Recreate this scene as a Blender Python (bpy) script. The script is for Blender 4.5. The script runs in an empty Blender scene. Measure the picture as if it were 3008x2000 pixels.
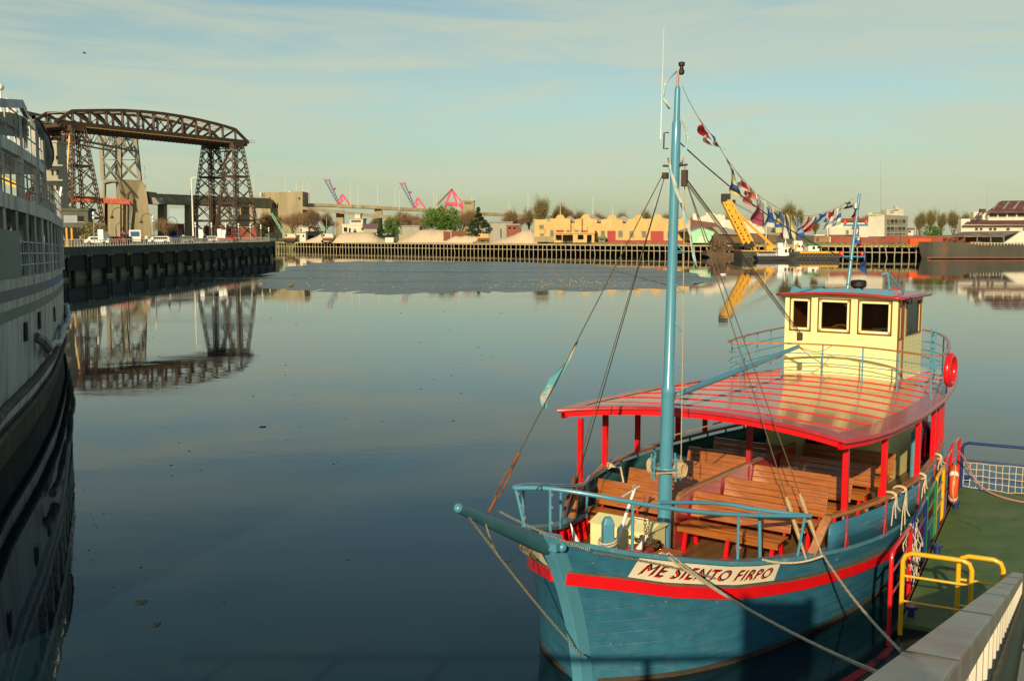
import bpy, bmesh, math, random
from mathutils import Vector, Matrix
random.seed(7)
R_ = math.radians
sc = bpy.context.scene
col = sc.collection
# ---------------------------------------------------------------- camera, sky, sun, exposure
FPX = 3000.0; EYE = 6.3; PITCH = math.atan(310 / FPX)
cam_d = bpy.data.cameras.new('camera'); cam = bpy.data.objects.new('camera', cam_d); col.objects.link(cam)
cam.location = (0, 0, EYE); cam.rotation_euler = (math.pi / 2 - PITCH, 0, 0)
cam_d.sensor_width = 36; cam_d.lens = 36 * FPX / 3008; cam_d.clip_start = 0.1; cam_d.clip_end = 20000
sc.camera = cam
SUN_H = Vector((-0.277, -0.961, 0)).normalized(); SUN_EL = R_(20.5)
to_sun = Vector((SUN_H.x * math.cos(SUN_EL), SUN_H.y * math.cos(SUN_EL), math.sin(SUN_EL)))
sun_d = bpy.data.lights.new('sun', 'SUN'); sun = bpy.data.objects.new('sun', sun_d); col.objects.link(sun)
sun_d.energy = 4.9; sun_d.angle = R_(0.5); sun_d.color = (1.0, 0.82, 0.55)
sun.rotation_euler = to_sun.to_track_quat('Z', 'Y').to_euler()
world = bpy.data.worlds.new('World'); sc.world = world; world.use_nodes = True
nt = world.node_tree; nt.nodes.clear()
def N(nt, t, **kw):
    n = nt.nodes.new(t)
    for k, v in kw.items(): setattr(n, k, v)
    return n
sky = N(nt, 'ShaderNodeTexSky', sky_type='NISHITA', sun_disc=False, sun_elevation=SUN_EL,
        sun_rotation=math.atan2(to_sun.x, to_sun.y), air_density=1.0, dust_density=0.8, ozone_density=1.6)
tc = N(nt, 'ShaderNodeTexCoord'); mp = N(nt, 'ShaderNodeMapping'); mp.inputs['Scale'].default_value = (1.0, 1.3, 8.0)
mp.inputs['Rotation'].default_value = (0, R_(7), 0)
no = N(nt, 'ShaderNodeTexNoise'); no.inputs['Scale'].default_value = 2.9; no.inputs['Detail'].default_value = 8; no.inputs['Roughness'].default_value = 0.58
no.inputs['Distortion'].default_value = 0.7
cr = N(nt, 'ShaderNodeValToRGB'); cr.color_ramp.elements[0].position = 0.38; cr.color_ramp.elements[1].position = 0.60
mixt = N(nt, 'ShaderNodeMixRGB', blend_type='MULTIPLY'); mixt.inputs[0].default_value = 1; mixt.inputs[2].default_value = (0.95, 1.09, 0.93, 1)
mixc = N(nt, 'ShaderNodeMixRGB'); mixc.inputs[2].default_value = (6.3, 6.6, 4.9, 1)
mul = N(nt, 'ShaderNodeMath', operation='MULTIPLY'); mul.inputs[1].default_value = 0.66
bg = N(nt, 'ShaderNodeBackground'); bg.inputs[1].default_value = 0.096; wo = N(nt, 'ShaderNodeOutputWorld')
L = nt.links.new
L(tc.outputs['Generated'], mp.inputs[0]); L(mp.outputs[0], no.inputs[0]); L(no.outputs[0], cr.inputs[0])
sx = N(nt, 'ShaderNodeSeparateXYZ'); L(tc.outputs['Generated'], sx.inputs[0])
er = N(nt, 'ShaderNodeValToRGB'); e_ = er.color_ramp.elements; e_[0].position = 0.0; e_[0].color = (.55, .55, .55, 1); e_[1].position = 0.42; e_[1].color = (.12, .12, .12, 1)
for ps_, v_ in ((.07, .85), (.17, 1.0), (.215, .75), (.26, .25)): q_ = er.color_ramp.elements.new(ps_); q_.color = (v_, v_, v_, 1)
L(sx.outputs[2], er.inputs[0]); m3 = N(nt, 'ShaderNodeMath', operation='MULTIPLY'); L(cr.outputs[0], m3.inputs[0]); L(er.outputs[0], m3.inputs[1])
e2_ = N(nt, 'ShaderNodeValToRGB'); el = e2_.color_ramp.elements; el[0].position = 0.09; el[0].color = (0, 0, 0, 1); el[1].position = 0.25; el[1].color = (0, 0, 0, 1)
for ps_, v_ in ((.145, .42), (.19, .40), (.215, .12)): q_ = e2_.color_ramp.elements.new(ps_); q_.color = (v_, v_, v_, 1)
L(sx.outputs[2], e2_.inputs[0]); m4 = N(nt, 'ShaderNodeMath', operation='ADD', use_clamp=True); L(m3.outputs[0], m4.inputs[0]); L(e2_.outputs[0], m4.inputs[1])
L(m4.outputs[0], mul.inputs[0]); L(mul.outputs[0], mixc.inputs[0]);
hz = N(nt, 'ShaderNodeValToRGB'); e_ = hz.color_ramp.elements; e_[0].position = 0.0; e_[0].color = (.75, .75, .75, 1); e_[1].position = 0.13; e_[1].color = (0, 0, 0, 1); L(sx.outputs[2], hz.inputs[0])
mh = N(nt, 'ShaderNodeMixRGB'); mh.inputs[2].default_value = (4.5, 4.5, 3.0, 1); L(hz.outputs[0], mh.inputs[0]); L(sky.outputs[0], mixt.inputs[1]); L(mixt.outputs[0], mh.inputs[1]); L(mh.outputs[0], mixc.inputs[1])
L(mixc.outputs[0], bg.inputs[0]); L(bg.outputs[0], wo.inputs[0])
sc.view_settings.view_transform = 'Standard'; sc.view_settings.look = 'None'
sc.view_settings.exposure = 0.0; sc.view_settings.gamma = 1
# ---------------------------------------------------------------- photo ray helpers
Fw = Vector((0, math.cos(PITCH), -math.sin(PITCH))); Up = Vector((0, math.sin(PITCH), math.cos(PITCH)))
def ray(px, py): return Fw + Vector((1, 0, 0)) * ((px - 1504) / FPX) + Up * ((1000 - py) / FPX)
def W(px, py, y):            # point at world depth y
    r = ray(px, py); k = y / r.y; return Vector((r.x * k, y, EYE + r.z * k))
def G(px, y): return (px - 1504) / FPX * y * (math.cos(PITCH))   # approx world x at depth y near horizon
def ZP(px, py, z):
    r = ray(px, py); k = (z - EYE) / r.z; return Vector((r.x * k, r.y * k, z))
# ---------------------------------------------------------------- materials
MATS = {}
def mat(name, c, rough=0.55, var=0.12, scale=3.0, metal=0.0, bump=0.0, bscale=None, c2=None, thr=(0.45, 0.65), scale2=1.2,
        coat=0.0, stretch=(1, 1, 1), spec=0.5):
    if name in MATS: return MATS[name]
    m = bpy.data.materials.new(name); m.use_nodes = True; t = m.node_tree; b = t.nodes['Principled BSDF']
    b.inputs['Roughness'].default_value = rough; b.inputs['Metallic'].default_value = metal
    b.inputs['Coat Weight'].default_value = coat; b.inputs['Coat Roughness'].default_value = 0.08
    b.inputs['Specular IOR Level'].default_value = spec
    tcn = N(t, 'ShaderNodeTexCoord'); mpn = N(t, 'ShaderNodeMapping'); mpn.inputs['Scale'].default_value = stretch
    t.links.new(tcn.outputs['Object'], mpn.inputs[0])
    n1 = N(t, 'ShaderNodeTexNoise'); n1.inputs['Scale'].default_value = scale; n1.inputs['Detail'].default_value = 6
    t.links.new(mpn.outputs[0], n1.inputs[0])
    mx = N(t, 'ShaderNodeMixRGB'); lo = [max(0, v * (1 - var * 1.6)) for v in c]; hi = [min(1, v * (1 + var * 1.6)) for v in c]
    mx.inputs[1].default_value = (*lo, 1); mx.inputs[2].default_value = (*hi, 1); t.links.new(n1.outputs[0], mx.inputs[0])
    out = mx.outputs[0]
    if c2:
        n2 = N(t, 'ShaderNodeTexNoise'); n2.inputs['Scale'].default_value = scale2; n2.inputs['Detail'].default_value = 9; n2.inputs['Roughness'].default_value = 0.65
        t.links.new(mpn.outputs[0], n2.inputs[0])
        rp = N(t, 'ShaderNodeValToRGB'); rp.color_ramp.elements[0].position = thr[0]; rp.color_ramp.elements[1].position = thr[1]
        t.links.new(n2.outputs[0], rp.inputs[0]); m2 = N(t, 'ShaderNodeMixRGB'); t.links.new(rp.outputs[0], m2.inputs[0])
        t.links.new(out, m2.inputs[1]); m2.inputs[2].default_value = (*c2, 1); out = m2.outputs[0]
    t.links.new(out, b.inputs['Base Color'])
    if bump:
        n3 = N(t, 'ShaderNodeTexNoise'); n3.inputs['Scale'].default_value = bscale or scale * 4; n3.inputs['Detail'].default_value = 5
        t.links.new(mpn.outputs[0], n3.inputs[0]); bp = N(t, 'ShaderNodeBump'); bp.inputs['Strength'].default_value = bump; bp.inputs['Distance'].default_value = 0.02
        t.links.new(n3.outputs[0], bp.inputs['Height']); t.links.new(bp.outputs[0], b.inputs['Normal'])
    MATS[name] = m; return m
def planked(name, c, c2=None, period=0.16, axis='Z', rough=0.4, groove=0.5, var=0.15, coat=0.0, thr=(0.5, 0.7), stretch=(0.4, 3, 3)):
    """paint or wood with fine seams every `period` metres along an axis"""
    m = mat(name, c, rough=rough, var=var, scale=2.5, c2=c2, thr=thr, coat=coat, scale2=2.0, stretch=stretch)
    t = m.node_tree; b = t.nodes['Principled BSDF']
    tcn = N(t, 'ShaderNodeTexCoord'); sp = N(t, 'ShaderNodeSeparateXYZ'); t.links.new(tcn.outputs['Object'], sp.inputs[0])
    dv = N(t, 'ShaderNodeMath', operation='DIVIDE'); dv.inputs[1].default_value = period; t.links.new(sp.outputs[axis], dv.inputs[0])
    fr = N(t, 'ShaderNodeMath', operation='FRACT'); t.links.new(dv.outputs[0], fr.inputs[0])
    rp = N(t, 'ShaderNodeValToRGB'); e = rp.color_ramp.elements; e[0].position = 0.0; e[0].color = (0, 0, 0, 1); e[1].position = 0.07; e[1].color = (1, 1, 1, 1)
    t.links.new(fr.outputs[0], rp.inputs[0]); bp = N(t, 'ShaderNodeBump'); bp.inputs['Strength'].default_value = groove; bp.inputs['Distance'].default_value = 0.01
    t.links.new(rp.outputs[0], bp.inputs['Height']); t.links.new(bp.outputs[0], b.inputs['Normal'])
    return m
M = {}
M['blue'] = mat('blue_gloss_paint', (0.08, 0.27, 0.37), 0.28, 0.07, 4, c2=(0.16, 0.32, 0.38), thr=(0.62, 0.8), coat=0.3)
M['hull'] = planked('hull_blue_paint', (0.03, 0.15, 0.235), period=0.19, rough=0.36, groove=0.45, var=0.2, c2=(0.08, 0.19, 0.25), thr=(0.5, 0.8), coat=0.15)
M['inner'] = planked('bulwark_inside_paint', (0.035, 0.14, 0.16), period=0.3, axis='X', rough=0.5)  # tone lowered to put the shade under the roof into the paint
M['red'] = mat('red_gloss_paint', (0.72, 0.008, 0.012), 0.25, 0.08, 4, coat=0.4)
M['redroof'] = mat('worn_red_trim', (0.42, 0.03, 0.04), 0.3, 0.25, 5, coat=0.3)
M['roof'] = mat('roof_brown_gloss', (0.46, 0.22, 0.13), 0.16, 0.08, 1.5, coat=0.12, spec=0.35, c2=(0.40, 0.19, 0.13), thr=(0.45, 0.8), bump=0.02, bscale=2)
M['cream'] = planked('cream_paint', (0.86, 0.79, 0.36), period=0.11, axis='Y', rough=0.35, groove=0.12, var=0.02, coat=0.2)
M['cream2'] = mat('cream_box_paint', (0.84, 0.78, 0.38), 0.35, 0.03, 3, coat=0.2)
M['wood'] = mat('varnished_pine', (0.37, 0.115, 0.022), 0.3, 0.3, 3, coat=0.5, stretch=(7, 0.6, 7), c2=(0.22, 0.06, 0.015), thr=(0.5, 0.7), scale2=5)
M['woodrail'] = mat('worn_varnish_rail', (0.40, 0.15, 0.05), 0.4, 0.3, 4, coat=0.2, stretch=(1, 4, 4), c2=(0.24, 0.16, 0.10), thr=(0.5, 0.65), scale2=6)
M['deck'] = planked('deck_ply', (0.20, 0.11, 0.04), period=0.6, axis='Y', rough=0.5, c2=(0.10, 0.05, 0.02), thr=(0.45, 0.7))
M['rope'] = mat('old_rope', (0.45, 0.33, 0.18), 0.9, 0.25, 30)
M['rope2'] = mat('pale_rope', (0.60, 0.48, 0.32), 0.9, 0.25, 30)
M['wire'] = mat('greasy_wire', (0.10, 0.065, 0.03), 0.6, 0.2, 20)
M['chain'] = mat('galvanised_chain', (0.55, 0.5, 0.35), 0.35, 0.3, 30, metal=0.7)
M['rust'] = mat('rusty_iron', (0.26, 0.08, 0.025), 0.8, 0.3, 12, c2=(0.10, 0.04, 0.02), thr=(0.45, 0.6), scale2=6)
M['black'] = mat('black_rubber', (0.012, 0.012, 0.012), 0.6, 0.2)
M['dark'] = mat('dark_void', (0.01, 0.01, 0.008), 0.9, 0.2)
M['brass'] = mat('brass', (0.65, 0.42, 0.12), 0.25, 0.1, metal=1.0)
M['white'] = mat('white_paint', (0.80, 0.78, 0.72), 0.45, 0.05)
M['galv'] = mat('galvanised_grey', (0.42, 0.42, 0.38), 0.5, 0.15, metal=0.3)
def glass(name, c=(0.02, 0.018, 0.012), rough=0.05):
    return mat(name, c, rough, 0.1, spec=0.6)
M['glass'] = glass('dark_window_glass')
M['alu'] = mat('brushed_aluminium', (0.50, 0.46, 0.38), 0.42, 0.2, 3, metal=0.5, c2=(0.42, 0.22, 0.20), thr=(0.48, 0.7), scale2=2.2, bump=.15, bscale=14)  # pinkish patches paint in a reddish reflection
M['pontoon'] = mat('green_deck_paint', (0.075, 0.14, 0.028), 0.6, 0.28, 2.5, c2=(0.13, 0.16, 0.055), thr=(0.48, 0.66), scale2=1.3, bump=0.2)
M['concrete'] = mat('board_marked_concrete', (0.34, 0.28, 0.16), 0.9, 0.18, 0.15, c2=(0.22, 0.18, 0.11), thr=(0.45, 0.75), scale2=0.25, stretch=(1.5, 1.5, 0.25))
M['quaydark'] = mat('shade_dark_quay_face', (0.028, 0.03, 0.018), 0.8, 0.4, 0.3, c2=(0.015, 0.016, 0.01), thr=(0.4, 0.65), scale2=0.3)  # near-black: shade on the quay's sunless side put into the colour
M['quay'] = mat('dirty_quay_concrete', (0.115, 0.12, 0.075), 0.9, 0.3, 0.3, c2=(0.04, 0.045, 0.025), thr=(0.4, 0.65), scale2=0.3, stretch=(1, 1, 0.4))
M['quaytop'] = mat('quay_paving', (0.30, 0.28, 0.2), 0.9, 0.2, 0.3)
M['steel'] = mat('brown_rusty_steel', (0.062, 0.036, 0.022), 0.7, 0.25, 0.5, c2=(0.13, 0.055, 0.022), thr=(0.5, 0.7), scale2=0.3)
M['greysteel'] = mat('grey_bridge_steel', (0.26, 0.24, 0.17), 0.7, 0.15, 0.5)
M['gold'] = mat('yellow_ochre_steel', (0.62, 0.36, 0.07), 0.5, 0.15, 0.5)
M['sand'] = mat('pale_sand', (0.62, 0.47, 0.31), 0.95, 0.1, 0.4, bump=0.6, bscale=1.2)
M['earth'] = mat('bank_earth', (0.20, 0.15, 0.07), 0.95, 0.3, 0.05, c2=(0.09, 0.11, 0.03), thr=(0.45, 0.6), scale2=0.04)
M['ochre'] = mat('ochre_render', (0.62, 0.39, 0.14), 0.85, 0.1, 0.3, c2=(0.50, 0.34, 0.18), thr=(0.5, 0.8), scale2=0.2)
M['offwhite'] = mat('lime_washed_wall', (0.66, 0.60, 0.47), 0.85, 0.08, 0.3, c2=(0.48, 0.42, 0.32), thr=(0.5, 0.8), scale2=0.2, stretch=(1, 1, .4))
M['greyren'] = mat('grey_render', (0.36, 0.34, 0.26), 0.85, 0.12, 0.3, c2=(0.27, 0.25, 0.19), thr=(0.5, 0.75), scale2=0.2, stretch=(1, 1, .4))
M['tin'] = mat('rusty_corrugated_tin', (0.16, 0.055, 0.04), 0.7, 0.25, 0.4, c2=(0.24, 0.17, 0.13), thr=(0.55, 0.7), scale2=0.25)
M['greytin'] = mat('grey_corrugated_tin', (0.25, 0.24, 0.2), 0.6, 0.2, 0.4)
M['mint'] = mat('mint_green_boards', (0.32, 0.62, 0.36), 0.7, 0.06, 0.5)
M['brick'] = mat('red_brick', (0.26, 0.06, 0.032), 0.85, 0.15, 0.5, c2=(0.28, 0.10, 0.06), thr=(0.45, 0.7), scale2=.3)
M['reddoor'] = mat('dull_red_door', (0.36, 0.04, 0.035), 0.6, 0.1, 0.5)
M['yellow'] = mat('yellow_gloss_paint', (0.75, 0.42, 0.01), 0.3, 0.08, 4, coat=0.3)
M['craney'] = mat('crane_yellow', (0.72, 0.36, 0.02), 0.45, 0.15, 0.8)
M['navy'] = mat('navy_gloss_paint', (0.012, 0.03, 0.14), 0.3, 0.1, 4, coat=0.3)
M['greenp'] = mat('green_gloss_paint', (0.02, 0.20, 0.045), 0.3, 0.1, 4, coat=0.3)
M['wharf'] = mat('weathered_wharf_concrete', (0.40, 0.33, 0.19), 0.9, 0.15, 0.5, c2=(0.22, 0.17, 0.10), thr=(0.5, 0.7), scale2=0.6)
M['shippaint'] = mat('grimy_white_ship_paint', (0.50, 0.51, 0.47), 0.5, 0.22, 0.5, c2=(0.19, 0.165, 0.12), thr=(0.44, 0.62), scale2=0.8, stretch=(2.2, 2.2, 0.22), bump=.15, bscale=.8)
M['shipboot'] = mat('fouled_boot_topping', (0.06, 0.045, 0.022), 0.8, 0.4, 0.6, c2=(0.16, 0.13, 0.08), thr=(0.5, 0.7), scale2=0.8)
M['shipgreen'] = mat('faded_green_paint', (0.16, 0.22, 0.16), 0.6, 0.15, 0.6)
M['shipblue'] = mat('faded_blue_stripe', (0.10, 0.16, 0.30), 0.6, 0.2, 0.6)
M['shipred'] = mat('faded_maroon_stripe', (0.14, 0.12, 0.15), 0.6, 0.2, 0.6)
M['orange'] = mat('orange_plastic', (0.80, 0.09, 0.015), 0.4, 0.08)
M['pink'] = mat('crane_magenta', (0.55, 0.03, 0.10), 0.5, 0.1)
def chips(m, c, sc_, lo, hi, st=(1, 1, 1)):      # extra layer of small flakes, scuffs or stains
    t = m.node_tree; b = t.nodes['Principled BSDF']; ln = b.inputs['Base Color'].links[0]; src = ln.from_socket
    a = N(t, 'ShaderNodeTexCoord'); p = N(t, 'ShaderNodeMapping'); p.inputs['Scale'].default_value = st; t.links.new(a.outputs['Object'], p.inputs[0])
    n = N(t, 'ShaderNodeTexNoise'); n.inputs['Scale'].default_value = sc_; n.inputs['Detail'].default_value = 8; n.inputs['Roughness'].default_value = .7; t.links.new(p.outputs[0], n.inputs[0])
    r = N(t, 'ShaderNodeValToRGB'); r.color_ramp.elements[0].position = lo; r.color_ramp.elements[1].position = hi; t.links.new(n.outputs[0], r.inputs[0])
    x = N(t, 'ShaderNodeMixRGB'); x.inputs[2].default_value = (*c, 1); t.links.new(r.outputs[0], x.inputs[0]); t.links.new(src, x.inputs[1]); t.links.new(x.outputs[0], b.inputs['Base Color'])
chips(M['hull'], (.30, .36, .36), 7, .66, .69); chips(M['hull'], (.09, .06, .035), 3.5, .64, .75, (2.5, 2.5, .5)); chips(M['blue'], (.20, .27, .28), 8, .66, .70)
chips(M['redroof'], (.20, .05, .04), 4, .55, .7); chips(M['roof'], (.25, .15, .11), 2.2, .55, .75); chips(M['red'], (.30, .02, .02), 6, .62, .70)
chips(M['pontoon'], (.05, .06, .025), 3, .60, .68, (1, .4, 1)); chips(M['pontoon'], (.22, .22, .14), 9, .68, .72); chips(M['alu'], (.20, .19, .16), 9, .60, .70, (1, .3, 1))
chips(M['shippaint'], (.16, .085, .045), 1.6, .60, .72, (2.5, 2.5, .22)); chips(M['ochre'], (.34, .22, .11), .6, .55, .7, (1, 1, .4)); chips(M['offwhite'], (.30, .24, .17), .8, .60, .75, (1, 1, .3)); chips(M['cream'], (.50, .40, .18), 4, .66, .74, (2, 2, .4))
# ---------------------------------------------------------------- mesh builder
class MB:
    def __init__(s, boat=False): s.v = []; s.f = []; s.boat = boat
    def P(s, p):
        p = Vector(p)
        if s.boat: p = Vector((p.x, -p.y, p.z))
        s.v.append(p); return len(s.v) - 1
    def poly(s, pts): s.f.append([s.P(p) for p in pts]); return s
    def box(s, c, d, rz=0):
        hx, hy, hz = d[0] / 2, d[1] / 2, d[2] / 2; cs, sn = math.cos(rz), math.sin(rz); ids = []
        for z in (-hz, hz):
            for x, y in ((-hx, -hy), (hx, -hy), (hx, hy), (-hx, hy)):
                ids.append(s.P((c[0] + x * cs - y * sn, c[1] + x * sn + y * cs, c[2] + z)))
        a = ids
        for q in ((0, 3, 2, 1), (4, 5, 6, 7), (0, 1, 5, 4), (1, 2, 6, 5), (2, 3, 7, 6), (3, 0, 4, 7)): s.f.append([a[i] for i in q])
        return s
    def b2(s, a, b):     # box from min/max corners
        return s.box([(a[i] + b[i]) / 2 for i in range(3)], [abs(b[i] - a[i]) for i in range(3)])
    def bar(s, p0, p1, w, h=None, up=(0, 0, 1)):
        h = h or w; p0 = Vector(p0); p1 = Vector(p1); d = (p1 - p0)
        if d.length < 1e-6: return s
        d.normalize(); up = Vector(up)
        if abs(d.dot(up)) > 0.97: up = Vector((1, 0, 0))
        x = d.cross(up).normalized(); y = x.cross(d); ids = []
        for p in (p0, p1):
            for i, j in ((-1, -1), (1, -1), (1, 1), (-1, 1)): ids.append(s.P(p + x * (i * w / 2) + y * (j * h / 2)))
        for q in ((0, 3, 2, 1), (4, 5, 6, 7), (0, 1, 5, 4), (1, 2, 6, 5), (2, 3, 7, 6), (3, 0, 4, 7)): s.f.append([ids[i] for i in q])
        return s
    def path(s, pts, r, n=8, closed=False, cap=True):
        pts = [Vector(p) for p in pts]; m = len(pts); rings = []
        rs = r if isinstance(r, (list, tuple)) else [r] * m
        up = Vector((0, 0, 1)); prev = None
        for i in range(m):
            a = pts[(i - 1) % m] if (closed or i > 0) else pts[i]; b = pts[(i + 1) % m] if (closed or i < m - 1) else pts[i]
            d = (b - a)
            if d.length < 1e-9: d = Vector((0, 0, 1))
            d.normalize()
            if prev is None:
                u = up if abs(d.dot(up)) < 0.95 else Vector((1, 0, 0)); x = d.cross(u).normalized()
            else:
                x = prev - d * prev.dot(d)
                x = x.normalized() if x.length > 1e-6 else d.cross(up).normalized()
            prev = x; y = d.cross(x)
            rings.append([s.P(pts[i] + (x * math.cos(2 * math.pi * k / n) + y * math.sin(2 * math.pi * k / n)) * rs[i]) for k in range(n)])
        for i in range(m if closed else m - 1):
            A = rings[i]; B = rings[(i + 1) % m]
            for k in range(n): s.f.append([A[k], A[(k + 1) % n], B[(k + 1) % n], B[k]])
        if cap and not closed: s.f.append(list(reversed(rings[0]))); s.f.append(rings[-1])
        return s
    def tube(s, p0, p1, r, r1=None, n=8): return s.path([p0, p1], [r, r if r1 is None else r1], n)
    def prism(s, poly, z0, z1):
        a = [s.P((x, y, z0)) for x, y in poly]; b = [s.P((x, y, z1)) for x, y in poly]; n = len(poly)
        s.f.append(list(reversed(a))); s.f.append(b)
        for i in range(n): s.f.append([a[i], a[(i + 1) % n], b[(i + 1) % n], b[i]])
        return s
    def slab(s, pts, off):       # closed solid from a planar polygon pushed by off
        off = Vector(off); a = [s.P(p) for p in pts]; b = [s.P(Vector(p) + off) for p in pts]; n = len(pts)
        s.f.append(list(reversed(a))); s.f.append(b)
        for i in range(n): s.f.append([a[i], a[(i + 1) % n], b[(i + 1) % n], b[i]])
        return s
    def grid(s, rows):
        ids = [[s.P(p) for p in r] for r in rows]
        for i in range(len(ids) - 1):
            for j in range(len(ids[0]) - 1): s.f.append([ids[i][j], ids[i][j + 1], ids[i + 1][j + 1], ids[i + 1][j]])
        return s
    def lathe(s, c, prof, n=16, axis=(0, 0, 1)):
        ax = Vector(axis).normalized(); c = Vector(c)
        u = Vector((1, 0, 0)) if abs(ax.x) < 0.9 else Vector((0, 1, 0)); x = ax.cross(u).normalized(); y = ax.cross(x)
        rings = [[s.P(c + ax * h + (x * math.cos(2 * math.pi * k / n) + y * math.sin(2 * math.pi * k / n)) * max(r, 1e-4)) for k in range(n)] for r, h in prof]
        for i in range(len(rings) - 1):
            for k in range(n): s.f.append([rings[i][k], rings[i][(k + 1) % n], rings[i + 1][(k + 1) % n], rings[i + 1][k]])
        s.f.append(list(reversed(rings[0]))); s.f.append(rings[-1]); return s
    def ball(s, c, r, n=10, sc3=(1, 1, 1)):
        c = Vector(c); m = n // 2; rings = []
        for i in range(1, m):
            th = math.pi * i / m
            rings.append([s.P(c + Vector((math.sin(th) * math.cos(2 * math.pi * k / n) * sc3[0], math.sin(th) * math.sin(2 * math.pi * k / n) * sc3[1], math.cos(th) * sc3[2])) * r) for k in range(n)])
        t = s.P(c + Vector((0, 0, r * sc3[2]))); b = s.P(c - Vector((0, 0, r * sc3[2])))
        for k in range(n): s.f.append([t, rings[0][k], rings[0][(k + 1) % n]]); s.f.append([b, rings[-1][(k + 1) % n], rings[-1][k]])
        for i in range(len(rings) - 1):
            for k in range(n): s.f.append([rings[i][k], rings[i + 1][k], rings[i + 1][(k + 1) % n], rings[i][(k + 1) % n]])
        return s
    def build(s, name, m, parent=None, smooth=False, bevel=0):
        me = bpy.data.meshes.new(name); me.from_pydata([tuple(v) for v in s.v], [], s.f); me.validate()
        bm = bmesh.new(); bm.from_mesh(me); bmesh.ops.recalc_face_normals(bm, faces=bm.faces); bm.to_mesh(me); bm.free()
        me.materials.append(M[m] if isinstance(m, str) else m)
        o = bpy.data.objects.new(name, me); col.objects.link(o)
        if smooth:
            for p in me.polygons: p.use_smooth = True
            try: me.set_sharp_from_angle(angle=R_(40))
            except Exception: pass
        if bevel:
            b = o.modifiers.new('bevel', 'BEVEL'); b.width = bevel; b.segments = 2; b.limit_method = 'ANGLE'
        if parent: o.parent = parent
        return o
def tag(o, label, cat, group=None, kind=None):
    if label: o['label'] = label
    if cat: o['category'] = cat
    if group: o['group'] = group
    if kind: o['kind'] = kind
    return o
def thing(name, label, cat, loc=(0, 0, 0), rz=0, group=None):
    o = bpy.data.objects.new(name, None); col.objects.link(o); o.location = loc; o.rotation_euler = (0, 0, rz); o.empty_display_size = 0.2
    return tag(o, label, cat, group)
def struct(o): o['kind'] = 'structure'; return o
def dup(o, loc=None, rz=None, label=None, scale=None, parent=None):
    c = o.copy(); col.objects.link(c); c.parent = parent
    if loc is not None: c.location = loc
    if rz is not None: c.rotation_euler = (0, 0, rz)
    if scale is not None: c.scale = scale if isinstance(scale, (tuple, list)) else (scale,) * 3
    if label: c['label'] = label
    for ch in list(o.children): dup(ch, parent=c)
    return c
def itp(tab, x):
    if x <= tab[0][0]: return tab[0][1]
    for (a, b), (c, d) in zip(tab, tab[1:]):
        if x <= c: return b + (d - b) * (x - a) / (c - a)
    return tab[-1][1]
def sag(p0, p1, s, n=12):
    p0 = Vector(p0); p1 = Vector(p1)
    return [p0.lerp(p1, i / n) - Vector((0, 0, s * 4 * (i / n) * (1 - i / n))) for i in range(n + 1)]
#@@PARTS

# ================================================================ WATER AND LAND
def water_mat(name, bumps, rough, base=(0.006, 0.012, 0.010), dist=0.02):
    m = bpy.data.materials.new(name); m.use_nodes = True; t = m.node_tree; b = t.nodes['Principled BSDF']
    b.inputs['Base Color'].default_value = (*base, 1); b.inputs['Roughness'].default_value = rough; b.inputs['IOR'].default_value = 1.33
    tcn = N(t, 'ShaderNodeTexCoord'); last = None
    for sc_, st, str_ in bumps:
        mpn = N(t, 'ShaderNodeMapping'); mpn.inputs['Scale'].default_value = st; mpn.inputs['Rotation'].default_value = (0, 0, R_(8))
        t.links.new(tcn.outputs['Object'], mpn.inputs[0])
        n = N(t, 'ShaderNodeTexNoise'); n.inputs['Scale'].default_value = sc_; n.inputs['Detail'].default_value = 3; t.links.new(mpn.outputs[0], n.inputs[0])
        bp = N(t, 'ShaderNodeBump'); bp.inputs['Strength'].default_value = str_; bp.inputs['Distance'].default_value = dist
        t.links.new(n.outputs[0], bp.inputs['Height'])
        if last: t.links.new(last.outputs[0], bp.inputs['Normal'])
        last = bp
    t.links.new(last.outputs[0], b.inputs['Normal'])
    mpn = N(t, 'ShaderNodeMapping'); mpn.inputs['Scale'].default_value = (.25, 1, 1); t.links.new(tcn.outputs['Object'], mpn.inputs[0])
    n = N(t, 'ShaderNodeTexNoise'); n.inputs['Scale'].default_value = .09; n.inputs['Detail'].default_value = 6; t.links.new(mpn.outputs[0], n.inputs[0])
    mr = N(t, 'ShaderNodeMapRange'); mr.inputs[1].default_value = .48; mr.inputs[2].default_value = .72; mr.inputs[3].default_value = rough; mr.inputs[4].default_value = rough + .09; t.links.new(n.outputs[0], mr.inputs[0]); t.links.new(mr.outputs[0], b.inputs['Roughness'])
    return m
wm = water_mat('river_water', [(0.7, (0.45, 1, 1), 0.17), (3.5, (0.6, 1, 1), 0.035)], 0.006, base=(0.006, 0.020, 0.028))
sheet = MB(); sheet.poly([(-3000, -400, 0), (3000, -400, 0), (3000, 900, 0), (-3000, 900, 0)])
struct(sheet.build('water', wm))
# wharf line and quays
WHF = [(-98, 426), (-50, 383), (-6, 343), (30, 313), (62, 290), (107, 276), (230, 280)]
HW = 3.4
lp = [(-98, 426), (-50, 383), (-6, 343), (30, 313), (62, 290), (107, 276), (230, 280), (4000, 300), (6000, 9000), (-6000, 9000), (-4000, 2400), (-126, 436)]
land = MB(); land.prism([(x, y + 15) for x, y in lp], -2, HW - 0.25)
struct(land.build('far_bank_ground', 'earth'))
HQ = 4.6; QX = -62.0
lq = [(QX - .8, -60), (QX - .8, 268), (-150, 388), (-4000, 2300), (-4000, -60)]
lf = MB(); lf.prism(lq, -2, HQ - 0.02); struct(lf.build('left_bank_ground', 'quaytop'))
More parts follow.
